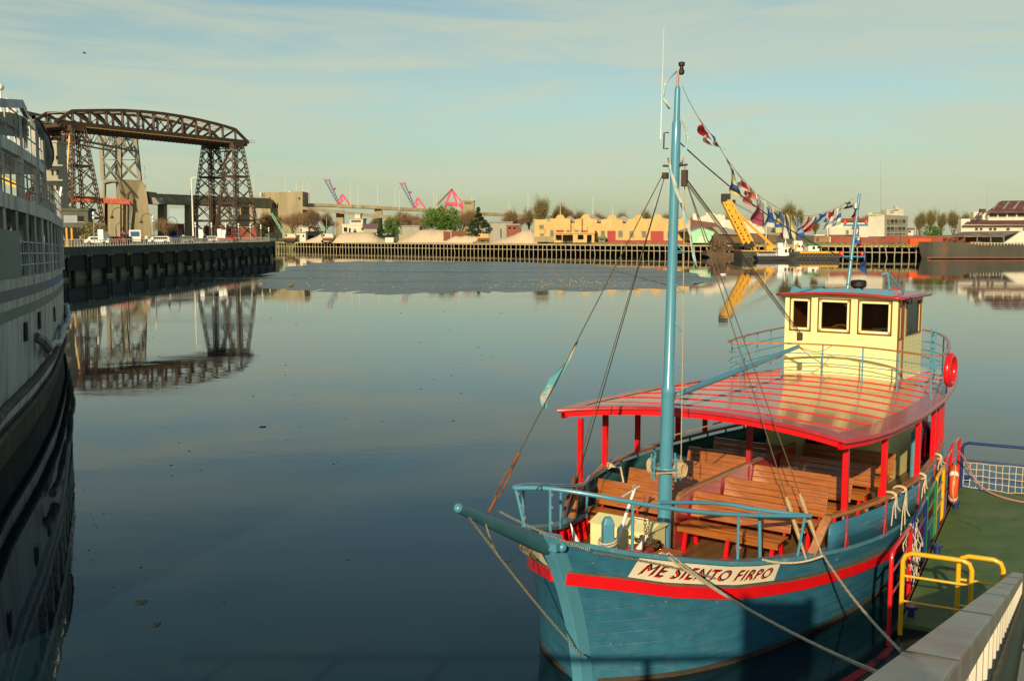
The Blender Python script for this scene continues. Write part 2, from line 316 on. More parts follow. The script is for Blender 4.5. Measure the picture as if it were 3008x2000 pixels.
# left quay wall: sloping coping, face with buttresses and timber fender piles
qw = thing('quay_wall', 'long stained, shade-darkened concrete quay wall on the left with fender piles below its coping', 'quay wall', (QX, 0, 0))
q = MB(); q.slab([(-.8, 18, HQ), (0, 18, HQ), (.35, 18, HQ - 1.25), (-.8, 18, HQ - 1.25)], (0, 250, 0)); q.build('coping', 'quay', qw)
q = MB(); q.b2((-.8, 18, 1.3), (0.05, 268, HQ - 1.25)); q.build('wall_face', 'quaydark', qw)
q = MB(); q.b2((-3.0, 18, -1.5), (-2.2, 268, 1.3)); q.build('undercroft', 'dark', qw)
for i in range(44):
    y = 22 + i * 5.6
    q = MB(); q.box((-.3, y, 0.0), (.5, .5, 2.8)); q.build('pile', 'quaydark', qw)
for i in range(32):
    y = 24 + i * 7.8
    q = MB(); q.box((.2, y, 1.9), (.3, .3, 3.0)); q.box((.2, y + 1.2, 1.9), (.3, .3, 3.0)); q.build('fender_pile', 'quaydark', qw)
    q = MB(); q.box((.45, y, 3.25), (.2, .3, .25 + .2 * (i % 3 == 0))); q.box((.45, y + 1.2, 3.3), (.2, .25, .2)); q.build('fender_cap', 'wharf', qw)
# railing sections with hoops
M['railwhite'] = mat('dirty_white_rail', (.50, .48, .38), .6, .15, 2)
rs = thing('quay_railing', 'white hooped metal quay railing section, nearest to the moored grey ship', 'railing', (QX - .5, 96, HQ), 0, 'railing sections along the left quay')
for i in range(8):
    y = i * 1.0
    q = MB(); q.path([(-.0, y, 0), (0, y, .85), (-.08, y, 1.0), (-.25, y, 1.08)], .04, 6); q.build('post', 'railwhite', rs)
q = MB(); q.tube((-.02, 0, .85), (-.02, 8, .85), .03, n=6); q.tube((-.0, 0, .45), (0, 8, .45), .025, n=6); q.build('rail', 'galv', rs)
ordn = ['second', 'third', 'fourth', 'fifth', 'sixth', 'seventh', 'eighth', 'ninth', 'tenth', 'eleventh', 'twelfth', 'thirteenth', 'fourteenth', 'fifteenth', 'sixteenth', 'seventeenth', 'eighteenth', 'nineteenth', 'twentieth', 'twenty-first']
for k in range(1, 21):
    dup(rs, (QX - .5, 96 + 8.1 * k, HQ), 0, ordn[k - 1] + ' section of the white hooped quay railing, counted from the grey ship')
# ---------------- far wharf: three stretches of concrete frame
def wharf(label, pts, i0):
    t = thing('wharf', label, 'wharf', (pts[0][0], pts[0][1], 0), 0, 'stretches of the open piled wharf')
    o = Vector((pts[0][0], pts[0][1], 0)); proto = None
    dk = MB(); bm_ = MB(); bk = MB()
    for (x0, y0), (x1, y1) in zip(pts, pts[1:]):
        a = Vector((x0, y0, 0)) - o; b = Vector((x1, y1, 0)) - o; d = b - a; ln = d.length; d.normalize(); nn = Vector((-d.y, d.x, 0))
        if nn.y < 0: nn = -nn
        dk.bar(a + Vector((0, 0, HW - .22)) + nn * 8.8, b + Vector((0, 0, HW - .22)) + nn * 8.8, 18, .44)
        bm_.bar(a + Vector((0, 0, 1.55)), b + Vector((0, 0, 1.55)), .2, .2)
        bk.bar(a + Vector((0, 0, .35)) + nn * 11, b + Vector((0, 0, .35)) + nn * 11, .5, 5.2)  # wall coloured near-black to stand for the shade under the deck
        n = int(ln / 1.85)
        for k in range(n):
            p = a + d * (ln * k / n); jx = random.uniform(-.06, .06)
            if proto is None:
                q = MB(); q.box((0, 0, 1.05), (.2, .3, 4.3)); q.slab([(-.12, 0, HW - .45), (-.12, 1.2, HW - .45), (-.12, 0, HW - 1.1)], (.24, 0, 0)); proto = q.build('post', 'wharf', t); proto.location = p
            else:
                c = proto.copy(); col.objects.link(c); c.parent = t; c.location = p; c.rotation_euler = (0, jx * (3 if k % 17 == 5 else 1), 0); c.scale = (1, 1, 1 if k % 11 else .96)
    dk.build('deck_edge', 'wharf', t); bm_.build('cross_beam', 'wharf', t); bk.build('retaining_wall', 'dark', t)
    return t
wharf('left stretch of the open concrete wharf below the sand heaps', WHF[0:3], 0)
wharf('middle stretch of the open concrete wharf below the ochre warehouse', WHF[2:5], 1)
wharf('right stretch of the open concrete wharf behind the boats, ending at the black barge', WHF[4:7], 2)
# ---------------- rippled scum patch
sm = water_mat('ruffled_scum_film', [(1.6, (0.5, 1, 1), 1.0), (9, (0.6, 1, 1), 0.5)], 0.25, base=(0.06, 0.068, 0.058), dist=0.12)
pp = [(745, 832), (790, 806), (850, 785), (920, 772), (1050, 767), (1250, 768), (1500, 770), (1700, 776), (1900, 788), (2040, 803), (2098, 818), (2060, 832), (1980, 842), (1850, 850), (1600, 855), (1350, 860), (1200, 862), (1000, 856), (880, 850), (800, 842)]
q = MB(); ring = [ZP(x, y, 0.004) for x, y in pp]; fine = []
for i in range(len(ring)):
    a, b = ring[i], ring[(i + 1) % len(ring)]
    for k in range(6): fine.append(a.lerp(b, k / 6) + Vector((random.uniform(-1.2, 1.2), random.uniform(-3.5, 3.5), 0)))
q.poly(fine); tag(q.build('floating_scum', sm), 'grey-blue ruffled patch of floating scum in mid river', None, kind='stuff')
# litter on the patch and on the water
q = MB()
for i in range(300):
    if random.random() < .5: p = ZP(random.gauss(1650, 120), random.gauss(828, 9), .02)
    else: p = ZP(random.uniform(900, 2000), random.uniform(776, 850), .02)
    s_ = random.uniform(.03, .12); q.ball(p, s_, 6, (1.6, 1, .3))
tag(q.build('litter', mat('dry_litter', (0.42, 0.33, 0.2), 0.9, 0.4, 3)), 'scattered straw coloured litter lying on the scum patch', None, kind='stuff')
q = MB()
for i in range(110):
    x = random.uniform(200, 1500); y = 900 + 1000 * random.random() ** 1.4
    if x > 1100 + (y - 1000) * .1 and y > 1450: continue
    p = ZP(x, y, .004); s_ = random.uniform(.005, .018) * (p.y / 25 + .4); q.ball(p, s_, 6, (random.uniform(1, 2.5), 1, .25))
tag(q.build('leaf_litter', mat('dark_leaves', (0.03, 0.022, 0.012), 0.8, 0.4, 3)), 'small dark leaves and twigs drifting on the calm water', None, kind='stuff')
for i, (x, y, s_, lb) in enumerate([(413, 1769, .10, 'dark piece of driftwood floating low centre left on the water'), (458, 1834, .06, 'flat scrap floating left of the bowsprit near the bottom edge'), (772, 1254, .11, 'brown floating scrap midway across the open water'), (855, 841, .3, 'small tan float at the left end of the scum patch'), (2124, 807, .5, 'white ring shaped float near the mast rope')]):
    p = ZP(x, y, .0); q = MB()
    if i < 3: q.slab([p + Vector((-s_, -.05, .0)), p + Vector((-s_ * .7, .08, 0)), p + Vector((s_ * .8, .1, 0)), p + Vector((s_, -.02, 0)), p + Vector((s_ * .3, -.08, 0))], (0, 0, .015)); tag(q.build('driftwood', 'quaydark'), lb, 'driftwood')
    elif i == 3: q.ball(p + Vector((0, 0, .2)), s_, 8, (1, .8, .7)); tag(q.build('float', 'earth', smooth=True), lb, 'float')
    else:
        q.path([p + Vector((math.cos(a) * .45, math.sin(a) * .45, .08)) for a in [k * math.pi / 8 for k in range(16)]], .1, 6, closed=True); tag(q.build('float', 'white', smooth=True), lb, 'float')

# ================================================================ BOAT (local: x aft, y port in the calls, z up)
BO = Vector((0.9, 13.8, 0)); BRZ = math.atan2(.8, .6)
boat = thing('tour_boat', 'blue wooden excursion boat with red canopy roof and cream wheelhouse, bow towards us', 'boat', BO, BRZ)
def toboat(p):                                   # world -> (s, t, z)
    d = Vector(p) - BO; return Vector((d.x * .6 + d.y * .8, d.x * .8 - d.y * .6, p[2]))
def fromboat(s, t, z): return Vector((BO.x + .6 * s + .8 * t, BO.y + .8 * s - .6 * t, z))
def B(): return MB(boat=True)
def stem(z): return .1 - .12 * z - .11 * z * z
WG = [(0, .05), (.25, .26), (.5, .48), (1, .90), (1.6, 1.28), (2.4, 1.66), (3.8, 2.14), (4.7, 2.38), (5.8, 2.56), (7.5, 2.58), (9.5, 2.36), (11.5, 2.0), (13.5, 1.5), (15, .9)]
WL = [(0, .04), (.25, .30), (.5, .56), (1, 1.0), (1.6, 1.32), (2.4, 1.62), (3.6, 1.92), (5, 2.15), (7, 2.3), (9, 2.15), (11, 1.75), (13, 1.2), (15, .5)]
ZG = [(-.8, 2.25), (-.24, 2.12), (.2, 1.97), (.85, 1.8), (1.67, 1.6), (2.2, 1.51), (3, 1.42), (4, 1.35), (5, 1.31), (7, 1.28), (9, 1.32), (12, 1.48), (14.5, 1.75)]
ZB = [(-.5, 1.80), (.3, 1.6), (.8, 1.45), (1.9, 1.22), (3, 1.10), (4, 1.04), (5, 1.0), (7, .97), (9, 1.0), (12, 1.12), (14.5, 1.35)]
def sm(tab, x, h=.35): return (itp(tab, x - h) + 2 * itp(tab, x) + itp(tab, x + h)) / 4
def hw(s, z):
    q = max(0, s - stem(z)); h = min(.35, q * .9); zg = itp(ZG, s)
    a = sm(WL, q, h); b = sm(WG, q, h); f = z / zg
    if f < 0: return a * max(.2, 1 + z * .6)
    return a + (b - a) * f ** .9
def hp(s, z, side=1, off=0.0):
    q = max(0, s - stem(z)); k = 1 + (.75 * math.exp(-(q / 1.4) ** 2) if side < 0 else 0)
    return Vector((s, side * (hw(s, z) * k + off), z))
QS = [0, .08, .18, .3, .45, .65, .9, 1.2, 1.5, 1.9, 2.3, 2.8, 3.3, 3.9, 4.5, 5.2, 6, 6.8, 7.6, 8.4, 9.2, 10, 10.8, 11.6, 12.4, 13.2, 14, 14.8]
def zgq(q):
    s = q - .75
    for _ in range(6): s = q + stem(itp(ZG, s))
    return itp(ZG, s)
m_ = B(); rows = []
NV = 16
for q_ in QS:
    zg = zgq(q_); r = []
    for j in range(NV + 1):
        z = -.6 + (zg + .6) * j / NV; r.append(hp(stem(z) + q_, z, 1))
    rows.append(r)
rows2 = [[hp(p.x, p.z, -1) for p in r] for r in rows]
m_.grid(rows); m_.grid(rows2)
m_.poly([rows[-1][j] for j in range(NV + 1)] + [rows2[-1][j] for j in range(NV, -1, -1)])
hull = m_.build('hull', 'hull', boat, smooth=True)
# inside of the bow bulwark (red with ribs)
for side in (1, -1):
    m_ = B(); rr = []
    for k in range(24):
        s = -.35 + k * .165
        sl = max(s, stem(.95) + .3); su = max(s, stem(itp(ZG, s)) + .3); rr.append([hp(sl, .95, side, -.09), hp(su, itp(ZG, su) - .03, side, -.07)])
    m_.grid(rr); m_.build('bulwark_lining', 'red', boat)
    for k in range(9):
        s = .1 + k * .36
        m_ = B(); m_.path([hp(s, 1.0, side, -.12), hp(s, 1.3, side, -.11), hp(s, itp(ZG, s) - .06, side, -.11)], .05, 6); m_.build('bulwark_rib', 'red', boat, smooth=True)
# gunwale capping
def strip(name, material, s0, s1, zf, off0, off1, th, sides=(1, -1), n=44, inner=None):
    for side in sides:
        m_ = B(); a = []
        for k in range(n + 1):
            s = s0 + (s1 - s0) * (k / n) ** 1.3; z = zf(s)
            o_ = hp(s, z, side, off1); i_ = hp(s, z, side, off0)
            if hw(s, z) + off0 < 0.02: i_ = Vector((s, side * .02, z))
            a.append([i_ + Vector((0, 0, th / 2)), o_ + Vector((0, 0, th / 2)), o_ - Vector((0, 0, th / 2)), i_ - Vector((0, 0, th / 2)), i_ + Vector((0, 0, th / 2))])
        m_.grid(a); m_.poly(a[0][:4]); m_.poly(a[-1][:4]); m_.build(name, material, boat, smooth=True)
M['gunwale'] = mat('worn_blue_capping', (0.07, 0.22, 0.29), 0.4, 0.1, 5, c2=(0.30, 0.34, 0.33), thr=(0.55, 0.75), scale2=6)
strip('gunwale', 'gunwale', -.72, 14.2, lambda s: itp(ZG, s) + .02, -.16, .035, .06)
strip('rubbing_strake', 'red', -.42, 14.2, lambda s: itp(ZB, s) - .10, -.02, .075, .17)
M['strakewear'] = mat('scuffed_strake_top', (0.14, 0.085, 0.05), 0.7, 0.3, 8)
strip('strake_top', 'strakewear', -.42, 14.2, lambda s: itp(ZB, s) + .0, -.02, .068, .03)
strip('waterline_stain', mat('waterline_stain', (.05, .035, .02), .8, .4, 6), .25, 14.2, lambda s: .035, -.02, .01, .07)
# stem post
m_ = B(); st = []
for k in range(13):
    z = -.6 + 2.95 * k / 12; s = stem(z)
    st.append([Vector((s + .16, -.17, z)), Vector((s - .07, -.08, z)), Vector((s - .07, .08, z)), Vector((s + .16, .17, z))])
m_.grid([r + [r[0]] for r in st]); m_.poly(st[-1]); m_.build('stem_post', 'blue', boat, bevel=.012)
# deck
m_ = B(); dk = [hp(s, 1.1, 1, -.1) for s in [.15 + .6 * k for k in range(24)]]
m_.poly([Vector((p.x, p.y, 1.08)) for p in dk] + [Vector((p.x, hp(p.x, 1.1, -1, -.1).y, 1.08)) for p in reversed(dk)]); m_.build('deck', 'deck', boat)
# bowsprit
tip = Vector((-2.55, 0, 3.10)); M['sprit'] = mat('dull_blue_paint', (0.045, 0.16, 0.19), 0.4, 0.12, 5)
m_ = B(); m_.path([tip, tip.lerp(Vector((-.82, -.05, 2.22)), .3), (-.82, -.05, 2.24), (-.2, -.05, 1.98)], [.055, .07, .12, .135], 20); m_.build('bowsprit', 'sprit', boat, smooth=True)
m_ = B(); m_.ball(tip, .06, 16); m_.build('bowsprit_knob', 'blue', boat, smooth=True)
m_ = B(); m_.box((-.72, .0, 2.2), (.1, .36, .1)); m_.ball((-.62, .17, 2.18), .07, 10); m_.build('stem_collar', 'blue', boat, smooth=True)
def eye(p, r=.03, mt='galv'):
    m_ = B(); p = Vector(p); m_.path([p + Vector((math.cos(a) * r, 0, math.sin(a) * r)) for a in [k * math.pi / 5 for k in range(10)]], r * .28, 5, closed=True); return m_.build('ring', mt, boat, smooth=True)
# mast
MT = Vector((2.9, -.2, 0))
def mz(z): return Vector((MT.x + .031 * (z - 1.75), MT.y, z * .994))
m_ = B(); m_.path([mz(1.0), mz(1.9), mz(3.78), mz(3.86), mz(3.93), mz(6), mz(7.6), mz(7.72), mz(8.1), mz(8.16), mz(8.62), mz(8.68)],
                  [.115, .112, .105, .118, .085, .078, .074, .072, .07, .05, .045, .03], 24); m_.build('mast', 'blue', boat, smooth=True)
m_ = B(); m_.path([mz(1.08), mz(1.22)], [.125, .12], 24); m_.build('mast_collar', 'navy', boat, smooth=True)
m_ = B(); m_.path([mz(8.66) + Vector((0, 0, 0)), mz(8.92)], .02, 8); m_.build('masthead_stub', 'woodrail', boat)
m_ = B(); m_.lathe(mz(8.86) + Vector((.06, .03, 0)), [(.025, 0), (.045, .02), (.045, .07), (.03, .09), (.03, .13), (.05, .14), (.05, .19), (.025, .2)], 14); m_.build('masthead_light', 'black', boat, smooth=True)
m_ = B(); m_.path([mz(7.95) + Vector((-.1, -.08, 0)), mz(7.95) + Vector((-.1, -.16, 0)), mz(7.7) + Vector((-.1, -.16, 0)), mz(7.7) + Vector((-.1, -.08, 0))], .012, 6); m_.build('antenna_bracket', 'black', boat)
m_ = B(); m_.path([mz(7.85) + Vector((-.1, -.22, 0)), mz(8.1) + Vector((-.1, -.22, 0)), mz(9.6) + Vector((-.1, -.22, 0))], [.012, .008, .002], 6); m_.build('whip_antenna', 'white', boat)
for k, z in enumerate([6.05, 5.42, 4.8, 4.2, 3.5 + 1.0 * 0]):
    if z < 3.6: continue
    m_ = B(); c = mz(z); m_.path([c + Vector((.0, .06, .14)), c + Vector((.03, .2, 0)), c + Vector((0, .06, 0))], .011, 6); m_.build('climbing_step', 'blue', boat)
# spider band with belaying pins and coiled rope
zc = 2.58; m_ = B(); m_.path([mz(zc) + Vector((math.cos(a) * .22, math.sin(a) * .24, 0)) for a in [k * math.pi / 10 for k in range(20)]], .022, 8, closed=True); m_.build('spider_band', 'blue', boat, smooth=True)
for a in (0.2, 1.2, 1.95, 3.6, 4.4, 5.0):
    m_ = B(); c = mz(zc) + Vector((math.cos(a) * .22, math.sin(a) * .24, 0)); m_.tube(c - Vector((0, 0, .2)), c + Vector((0, 0, .2)), .017, n=8); m_.build('belaying_pin', 'blue', boat, smooth=True)
for sgn in (1, -1):
    m_ = B(); c = mz(zc - .02) + Vector((0, sgn * .25, 0))
    for j in range(7):
        m_.path([c + Vector((math.cos(a) * .06 + random.uniform(-.01, .01) + j * .01 - .03, sgn * (j * .016 - .04) + math.cos(a) * .03, math.sin(a) * (.11 + .006 * (j % 3)))) for a in [k * math.pi / 8 for k in range(16)]], .013, 5, closed=True)
    m_.build('coiled_rope', 'rope', boat, smooth=True)
m_ = B(); m_.path([mz(zc - .08) + Vector((math.cos(a) * .16, math.sin(a) * .27, -.03 * math.sin(a * 2))) for a in [k * math.pi / 10 for k in range(20)]], .014, 6, closed=True); m_.build('rope_loop', 'rope', boat)
# boom
bend = Vector((8.0, 0.0, 4.09)); b0 = mz(3.72) + Vector((.14, .02, 0))
m_ = B(); m_.path([b0 + Vector((.12, .02, .02)), b0.lerp(bend, .35), bend], [.05, .055, .04], 16); m_.build('boom', 'blue', boat, smooth=True)
m_ = B(); m_.box(tuple(b0), (.1, .06, .12)); m_.tube(b0, b0 + Vector((.2, .02, .02)), .03); m_.build('gooseneck', 'galv', boat)
m_ = B(); m_.box(tuple(bend + Vector((0, .02, .2))), (.1, .1, .16)); m_.build('block', 'steel', boat, bevel=.02)
# standing rigging
hd = mz(7.28)
for sgn in (1, -1):
    m_ = B(); m_.box(tuple(hd + Vector((0, sgn * .17, -.05 if sgn > 0 else 0))), (.08, .09, .26 if sgn > 0 else .1)); m_.path([hd + Vector((0, 0, .14)), hd + Vector((0, sgn * .22, .16))], .02, 6); m_.build('hound', 'steel', boat, bevel=.02)
def wire(a, b, r=.008, name='stay', m='wire', s=0): mm = B(); mm.path(sag(a, b, s, 10 if s else 1), r, 6); return mm.build(name, m, boat)
def deadeye(a, b, mt='rope'):
    mm = B(); a = Vector(a); b = Vector(b)
    mm.path([a, a.lerp(b, .12), a.lerp(b, .3)], [.014, .034, .02], 8); mm.path([a.lerp(b, .3), a.lerp(b, .5), b], [.03, .034, .012], 6)
    return mm.build('lashing', mt, boat, smooth=True)
fs = Vector((-1.98, 0, 2.92)); ft = hd + Vector((0, -.2, .05))
fm = ft.lerp(fs, .86); wire(ft, fm)
m_ = B(); m_.path([fm, fm.lerp(fs, .25)], .022, 8); 
for e_ in (-1, 1): m_.path([fm.lerp(fs, .25), fm.lerp(fs, .35) + Vector((0, .035 * e_, 0)), fm.lerp(fs, .7) + Vector((0, .035 * e_, 0)), fm.lerp(fs, .78)], .013, 6)
m_.path([fm.lerp(fs, .78), fs], .018, 8); m_.build('turnbuckle', 'rust', boat)
for (s, t, dz) in ((2.35, -1.85, 0), (2.62, -1.92, 0)):
    e = Vector((s, t, 1.52)); tp = hd + Vector((0, -.19, -.04)); mid = tp.lerp(e, .86); wire(tp, mid); deadeye(mid, e, 'rust')
for (px, py, s, t) in ((2275, 1465, 3.12, 2.1), (2318, 1448, 3.5, 2.2)):
    e = Vector((s, t, 1.42)); tp = hd + Vector((0, .2, -.1)); mid = tp.lerp(e, .84); wire(tp, mid); deadeye(mid, e)
for off in (-.03, 0, .03, .05):
    wire(hd + Vector((0, .2, -.1 + off)), bend + Vector((0, off, .26)), .006)
bk = Vector((10.9, .75, 5.55)); wire(mz(7.85), bk, .011, 'backstay', 'wire', .35)
wire(mz(7.5) + Vector((.1, .12, 0)), mz(2.7) + Vector((.0, .27, 0)), .008, 'halyard', 'rope')
wire(bend, Vector((9.4, .18, 4.0)), .008, 'sheet', 'rope', .12); wire(bend, Vector((9.4, .18, 3.55)), .008, 'sheet', 'rope', .05)
wire(bend, (9.35, 2.3, 3.6), .008, 'sheet', 'rope', .08); wire(bend + Vector((-.8, 0, -.1)), (8.9, -1.9, 3.6), .008, 'sheet', 'rope', .15)
wire(mz(3.0) + Vector((.1, .1, .1)), (9.3, .18, 3.35), .012, 'sheet', 'rope', .1)
# torn ribbon hanging from the mast, strip tied to the forestay
def cloth(name, pts, wv, material, parent, boat_=True, n2=4, jag=.02):
    mm = MB(boat=boat_); rows = []
    for i, p in enumerate(pts):
        w = wv[i] if isinstance(wv, list) else wv; w = Vector(w)
        rows.append([Vector(p) + w * (j / n2) + Vector((random.uniform(-jag, jag), random.uniform(-jag, jag), random.uniform(-jag, jag) * .5)) for j in range(n2 + 1)])
    mm.grid(rows); o = mm.build(name, material, parent, smooth=True); sd = o.modifiers.new('solid', 'SOLIDIFY'); sd.thickness = .003; return o
M['ribbon'] = mat('faded_ribbon', (0.50, 0.52, 0.45), 0.9, 0.25, 9, c2=(0.25, 0.50, 0.52), thr=(0.5, 0.55), scale2=5)
cloth('torn_ribbon', [mz(7.55) + Vector((-.1, -.09, 0)), mz(7.35) + Vector((-.12, -.04, 0)), mz(7.1) + Vector((-.11, .05, 0)), mz(6.85) + Vector((-.05, .14, 0)), mz(6.6) + Vector((0, .20, 0)), mz(6.3) + Vector((.05, .27, 0)), mz(6.0) + Vector((.05, .33, 0)), mz(5.8) + Vector((.1, .38, 0))], [(0, .045, 0), (.02, .035, 0), (0, .045, 0), (.03, .03, 0), (0, .045, 0), (.03, .03, 0), (0, .03, 0), (0, .01, 0)], 'ribbon', boat)
cloth('torn_ribbon', [mz(8.9) + Vector((-.02, -.03, 0)), mz(8.72) + Vector((-.05, -.22, 0)), mz(8.5) + Vector((-.05, -.25, 0)), mz(8.32) + Vector((-.08, -.08, 0))], [(0, .05, .02)] * 4, 'ribbon', boat)
cloth('torn_ribbon', [mz(8.2) + Vector((0, .06, 0)), mz(7.9) + Vector((.02, .16, 0)), mz(7.65) + Vector((.02, .14, 0)), mz(7.45) + Vector((0, .08, 0))], [(0, .045, .0)] * 4, 'ribbon', boat)
M['flagstrip'] = mat('faded_blue_white_cloth', (0.40, 0.38, 0.29), 0.9, 0.2, 4, c2=(0.10, 0.32, 0.37), thr=(0.47, 0.5), scale2=1.6)
f1 = ft.lerp(fs, .56)
cloth('torn_flag', [f1 + Vector((0, 0, 0)), ft.lerp(fs, .62) + Vector((0, -.05, 0)), ft.lerp(fs, .67) + Vector((0, -.12, 0)), ft.lerp(fs, .72) + Vector((0, -.10, 0)), ft.lerp(fs, .735) + Vector((0, -.04, -.08))], [(0, .03, 0), (0, .09, 0), (0, .12, -.05), (0, .10, 0), (0, .09, .02)], 'flagstrip', boat)
# pulpit rails
def rail(name, pts, r, material, n=10, closed=False): mm = B(); mm.path(pts, r, n, closed); return mm.build(name, material, boat, smooth=True)
def smooth_pts(pts, it=2):
    pts = [Vector(p) for p in pts]
    for _ in range(it):
        q = [pts[0]]
        for a, b in zip(pts, pts[1:]): q += [a.lerp(b, .25), a.lerp(b, .75)]
        pts = q + [pts[-1]]
    return pts
PR = [(3.3, -1.9, 2.08), (2.5, -1.5, 2.14), (1.5, -1.32, 2.36), (.53, -1.14, 2.6), (.1, -1.08, 2.68), (-.17, -1.0, 2.71), (-.12, -.85, 2.73), (.0, -.45, 2.76), (.25, .1, 2.7), (.48, .5, 2.62), (1.2, 1.08, 2.42), (2.0, 1.47, 2.25), (2.6, 1.8, 2.16), (3.2, 2.12, 2.08)]
rail('pulpit_rail', smooth_pts(PR), .033, 'blue', 12)
rail('pulpit_inner_rail', smooth_pts([(1.2, .62, 2.47), (1.9, .85, 2.36), (2.45, 1.07, 2.26), (2.8, 1.5, 2.15), (3.2, 2.12, 2.08)]), .03, 'blue', 12)
def prz(s, side):
    best = min(smooth_pts(PR, 3), key=lambda p: abs(p.x - s) + (9 if (p.y > 0) != (side > 0) else 0)); return best
for s, side in ((-.15, -1), (.25, -1), (1.6, -1), (2.9, -1), (.0, 0), (.55, 1), (2.02, 1), (3.12, 1)):
    p = Vector((.0, -.45, 2.76)) if side == 0 else prz(s, side)
    zb = itp(ZG, p.x) + .03; foot = Vector((p.x, max(hp(p.x, zb, -1).y + .02, min(hw(p.x, zb) - .04, p.y)), zb))
    m_ = B(); m_.tube(p, foot, .023, n=10); m_.build('stanchion', 'blue', boat, smooth=True)
    for f in (.12, .38, .7): c = p.lerp(foot, f); eye(c + Vector((-.02, .045, 0)), .018)
m_ = B(); m_.tube((2.78, 1.48, 2.15), (2.78, 1.52, 1.1), .028, n=10); m_.build('stanchion', 'blue', boat, smooth=True)
# bollard (samson post)
m_ = B(); m_.path([(.95, -.08, 1.05), (.95, -.08, 2.1), (.95, -.08, 2.2)], [.12, .12, .07], 4); m_.build('samson_post', 'blue', boat, bevel=.025)
m_ = B()
for z in (1.62, 1.66, 1.70, 1.80, 1.84): m_.path([Vector((.95 + math.cos(a) * .135, -.08 + math.sin(a) * .135, z + .02 * math.sin(a * 1.5))) for a in [k * math.pi / 8 for k in range(17)]], .014, 6)
m_.build('rope_turns', 'rope2', boat, smooth=True)
# forward box with porthole
m_ = B(); m_.b2((2.15, -1.15, 1.08), (2.72, -.08, 1.66)); m_.build('forward_hatch_box', 'cream2', boat, bevel=.012)
fb = boat.children[-1]
m_ = B(); m_.slab([(2.12, -1.18, 1.66), (2.45, -1.18, 1.76), (2.75, -1.18, 1.69), (2.75, -1.18, 1.66)], (0, 1.13, 0)); m_.build('lid', 'cream2', fb, bevel=.008)
m_ = B(); pc = Vector((2.42, -.07, 1.36)); m_.path([pc + Vector((math.cos(a) * .125, 0, math.sin(a) * .125)) for a in [k * math.pi / 12 for k in range(24)]], .02, 8, closed=True); m_.box((2.56, -.06, 1.36), (.04, .03, .09)); m_.build('porthole_rim', 'brass', fb, smooth=True)
m_ = B(); m_.lathe(pc + Vector((0, -.01, 0)), [(.11, 0), (.11, .012)], 20, (0, 1, 0)); m_.build('porthole_glass', 'glass', fb)
m_ = B()
for k in range(9): m_.ball((2.16 + .07 * k, -.075, 1.63), .008, 6)
m_.build('rivets', 'brass', fb)
m_ = B(); m_.path([(2.45, -.5, 1.75), (2.45, -.5, 1.79), (2.45, -.25, 1.79), (2.45, -.25, 1.75)], .012, 6); m_.build('handle', 'white', fb)
# mooring cleat on deck (red)
m_ = B(); m_.tube((2.6, 1.15, 1.25), (2.75, 1.62, 1.28), .06, n=12); m_.build('mooring_bitt', 'red', boat, smooth=True)
m_ = B()
for k in range(6): m_.path([Vector((2.66 + .02 * k * .3, 1.3 + .035 * k, 1.265)) + Vector((math.cos(a) * .085, 0, math.sin(a) * .085)) for a in [j * math.pi / 6 for j in range(12)]], .015, 5, closed=True)
m_.build('rope_turns', 'rope2', boat, smooth=True)
# raised side panels and wood rails
def side_panel(side, s0, s1):
    mm = B(); rr = []; rr2 = []
    ss = [s0 + (s1 - s0) * k / 30 for k in range(31)]
    for s in ss:
        zb = itp(ZG, s) + .05; rr.append([hp(s, zb, side, .005), hp(s, zb, side, .02) + Vector((0, 0, 1.84 - zb))])
    mm.grid(rr); o = mm.build('side_panel', 'hull' if side > 0 else 'inner', boat, smooth=True); sd = o.modifiers.new('s', 'SOLIDIFY'); sd.thickness = .03
    for s in [s0 + .4 + .7 * k for k in range(int((s1 - s0) / .7))]:
        mm = B(); p = hp(s, 1.84, side, -.0); mm.box((s, side * (hw(s, itp(ZG, s)) - .0), 1.88), (.03, .03, .12)); mm.build('rail_support', 'blue', boat)
    mm = B(); mm2 = []
    for s in [s0 - .02 + (s1 - s0 + .02) * k / 40 for k in range(41)]:
        w = hw(s, itp(ZG, s)); a = side * (w - .06); b = side * (w + .07)
        mm2.append([Vector((s, a, 1.93)), Vector((s, b, 1.93)), Vector((s, b, 1.985)), Vector((s, a, 1.985)), Vector((s, a, 1.93))])
    mm.grid(mm2); mm.build('wood_rail', 'woodrail', boat, bevel=.01)
    # curved wooden end piece
    w = hw(s0, itp(ZG, s0)); mm = B()
    pts = smooth_pts([(s0 - .35, side * (w - .12), itp(ZG, s0) + .03), (s0 - .2, side * (w - .08), 1.6), (s0 - .08, side * (w - .02), 1.88), (s0 + .12, side * (w + .0), 1.965)], 2)
    for a, b in zip(pts, pts[1:]): mm.bar(a, b + (b - a) * .08, .13, .07, (1, 0, 0))
    mm.build('wood_rail_end', 'woodrail', boat)
side_panel(1, 3.75, 14); side_panel(-1, 2.95, 14)
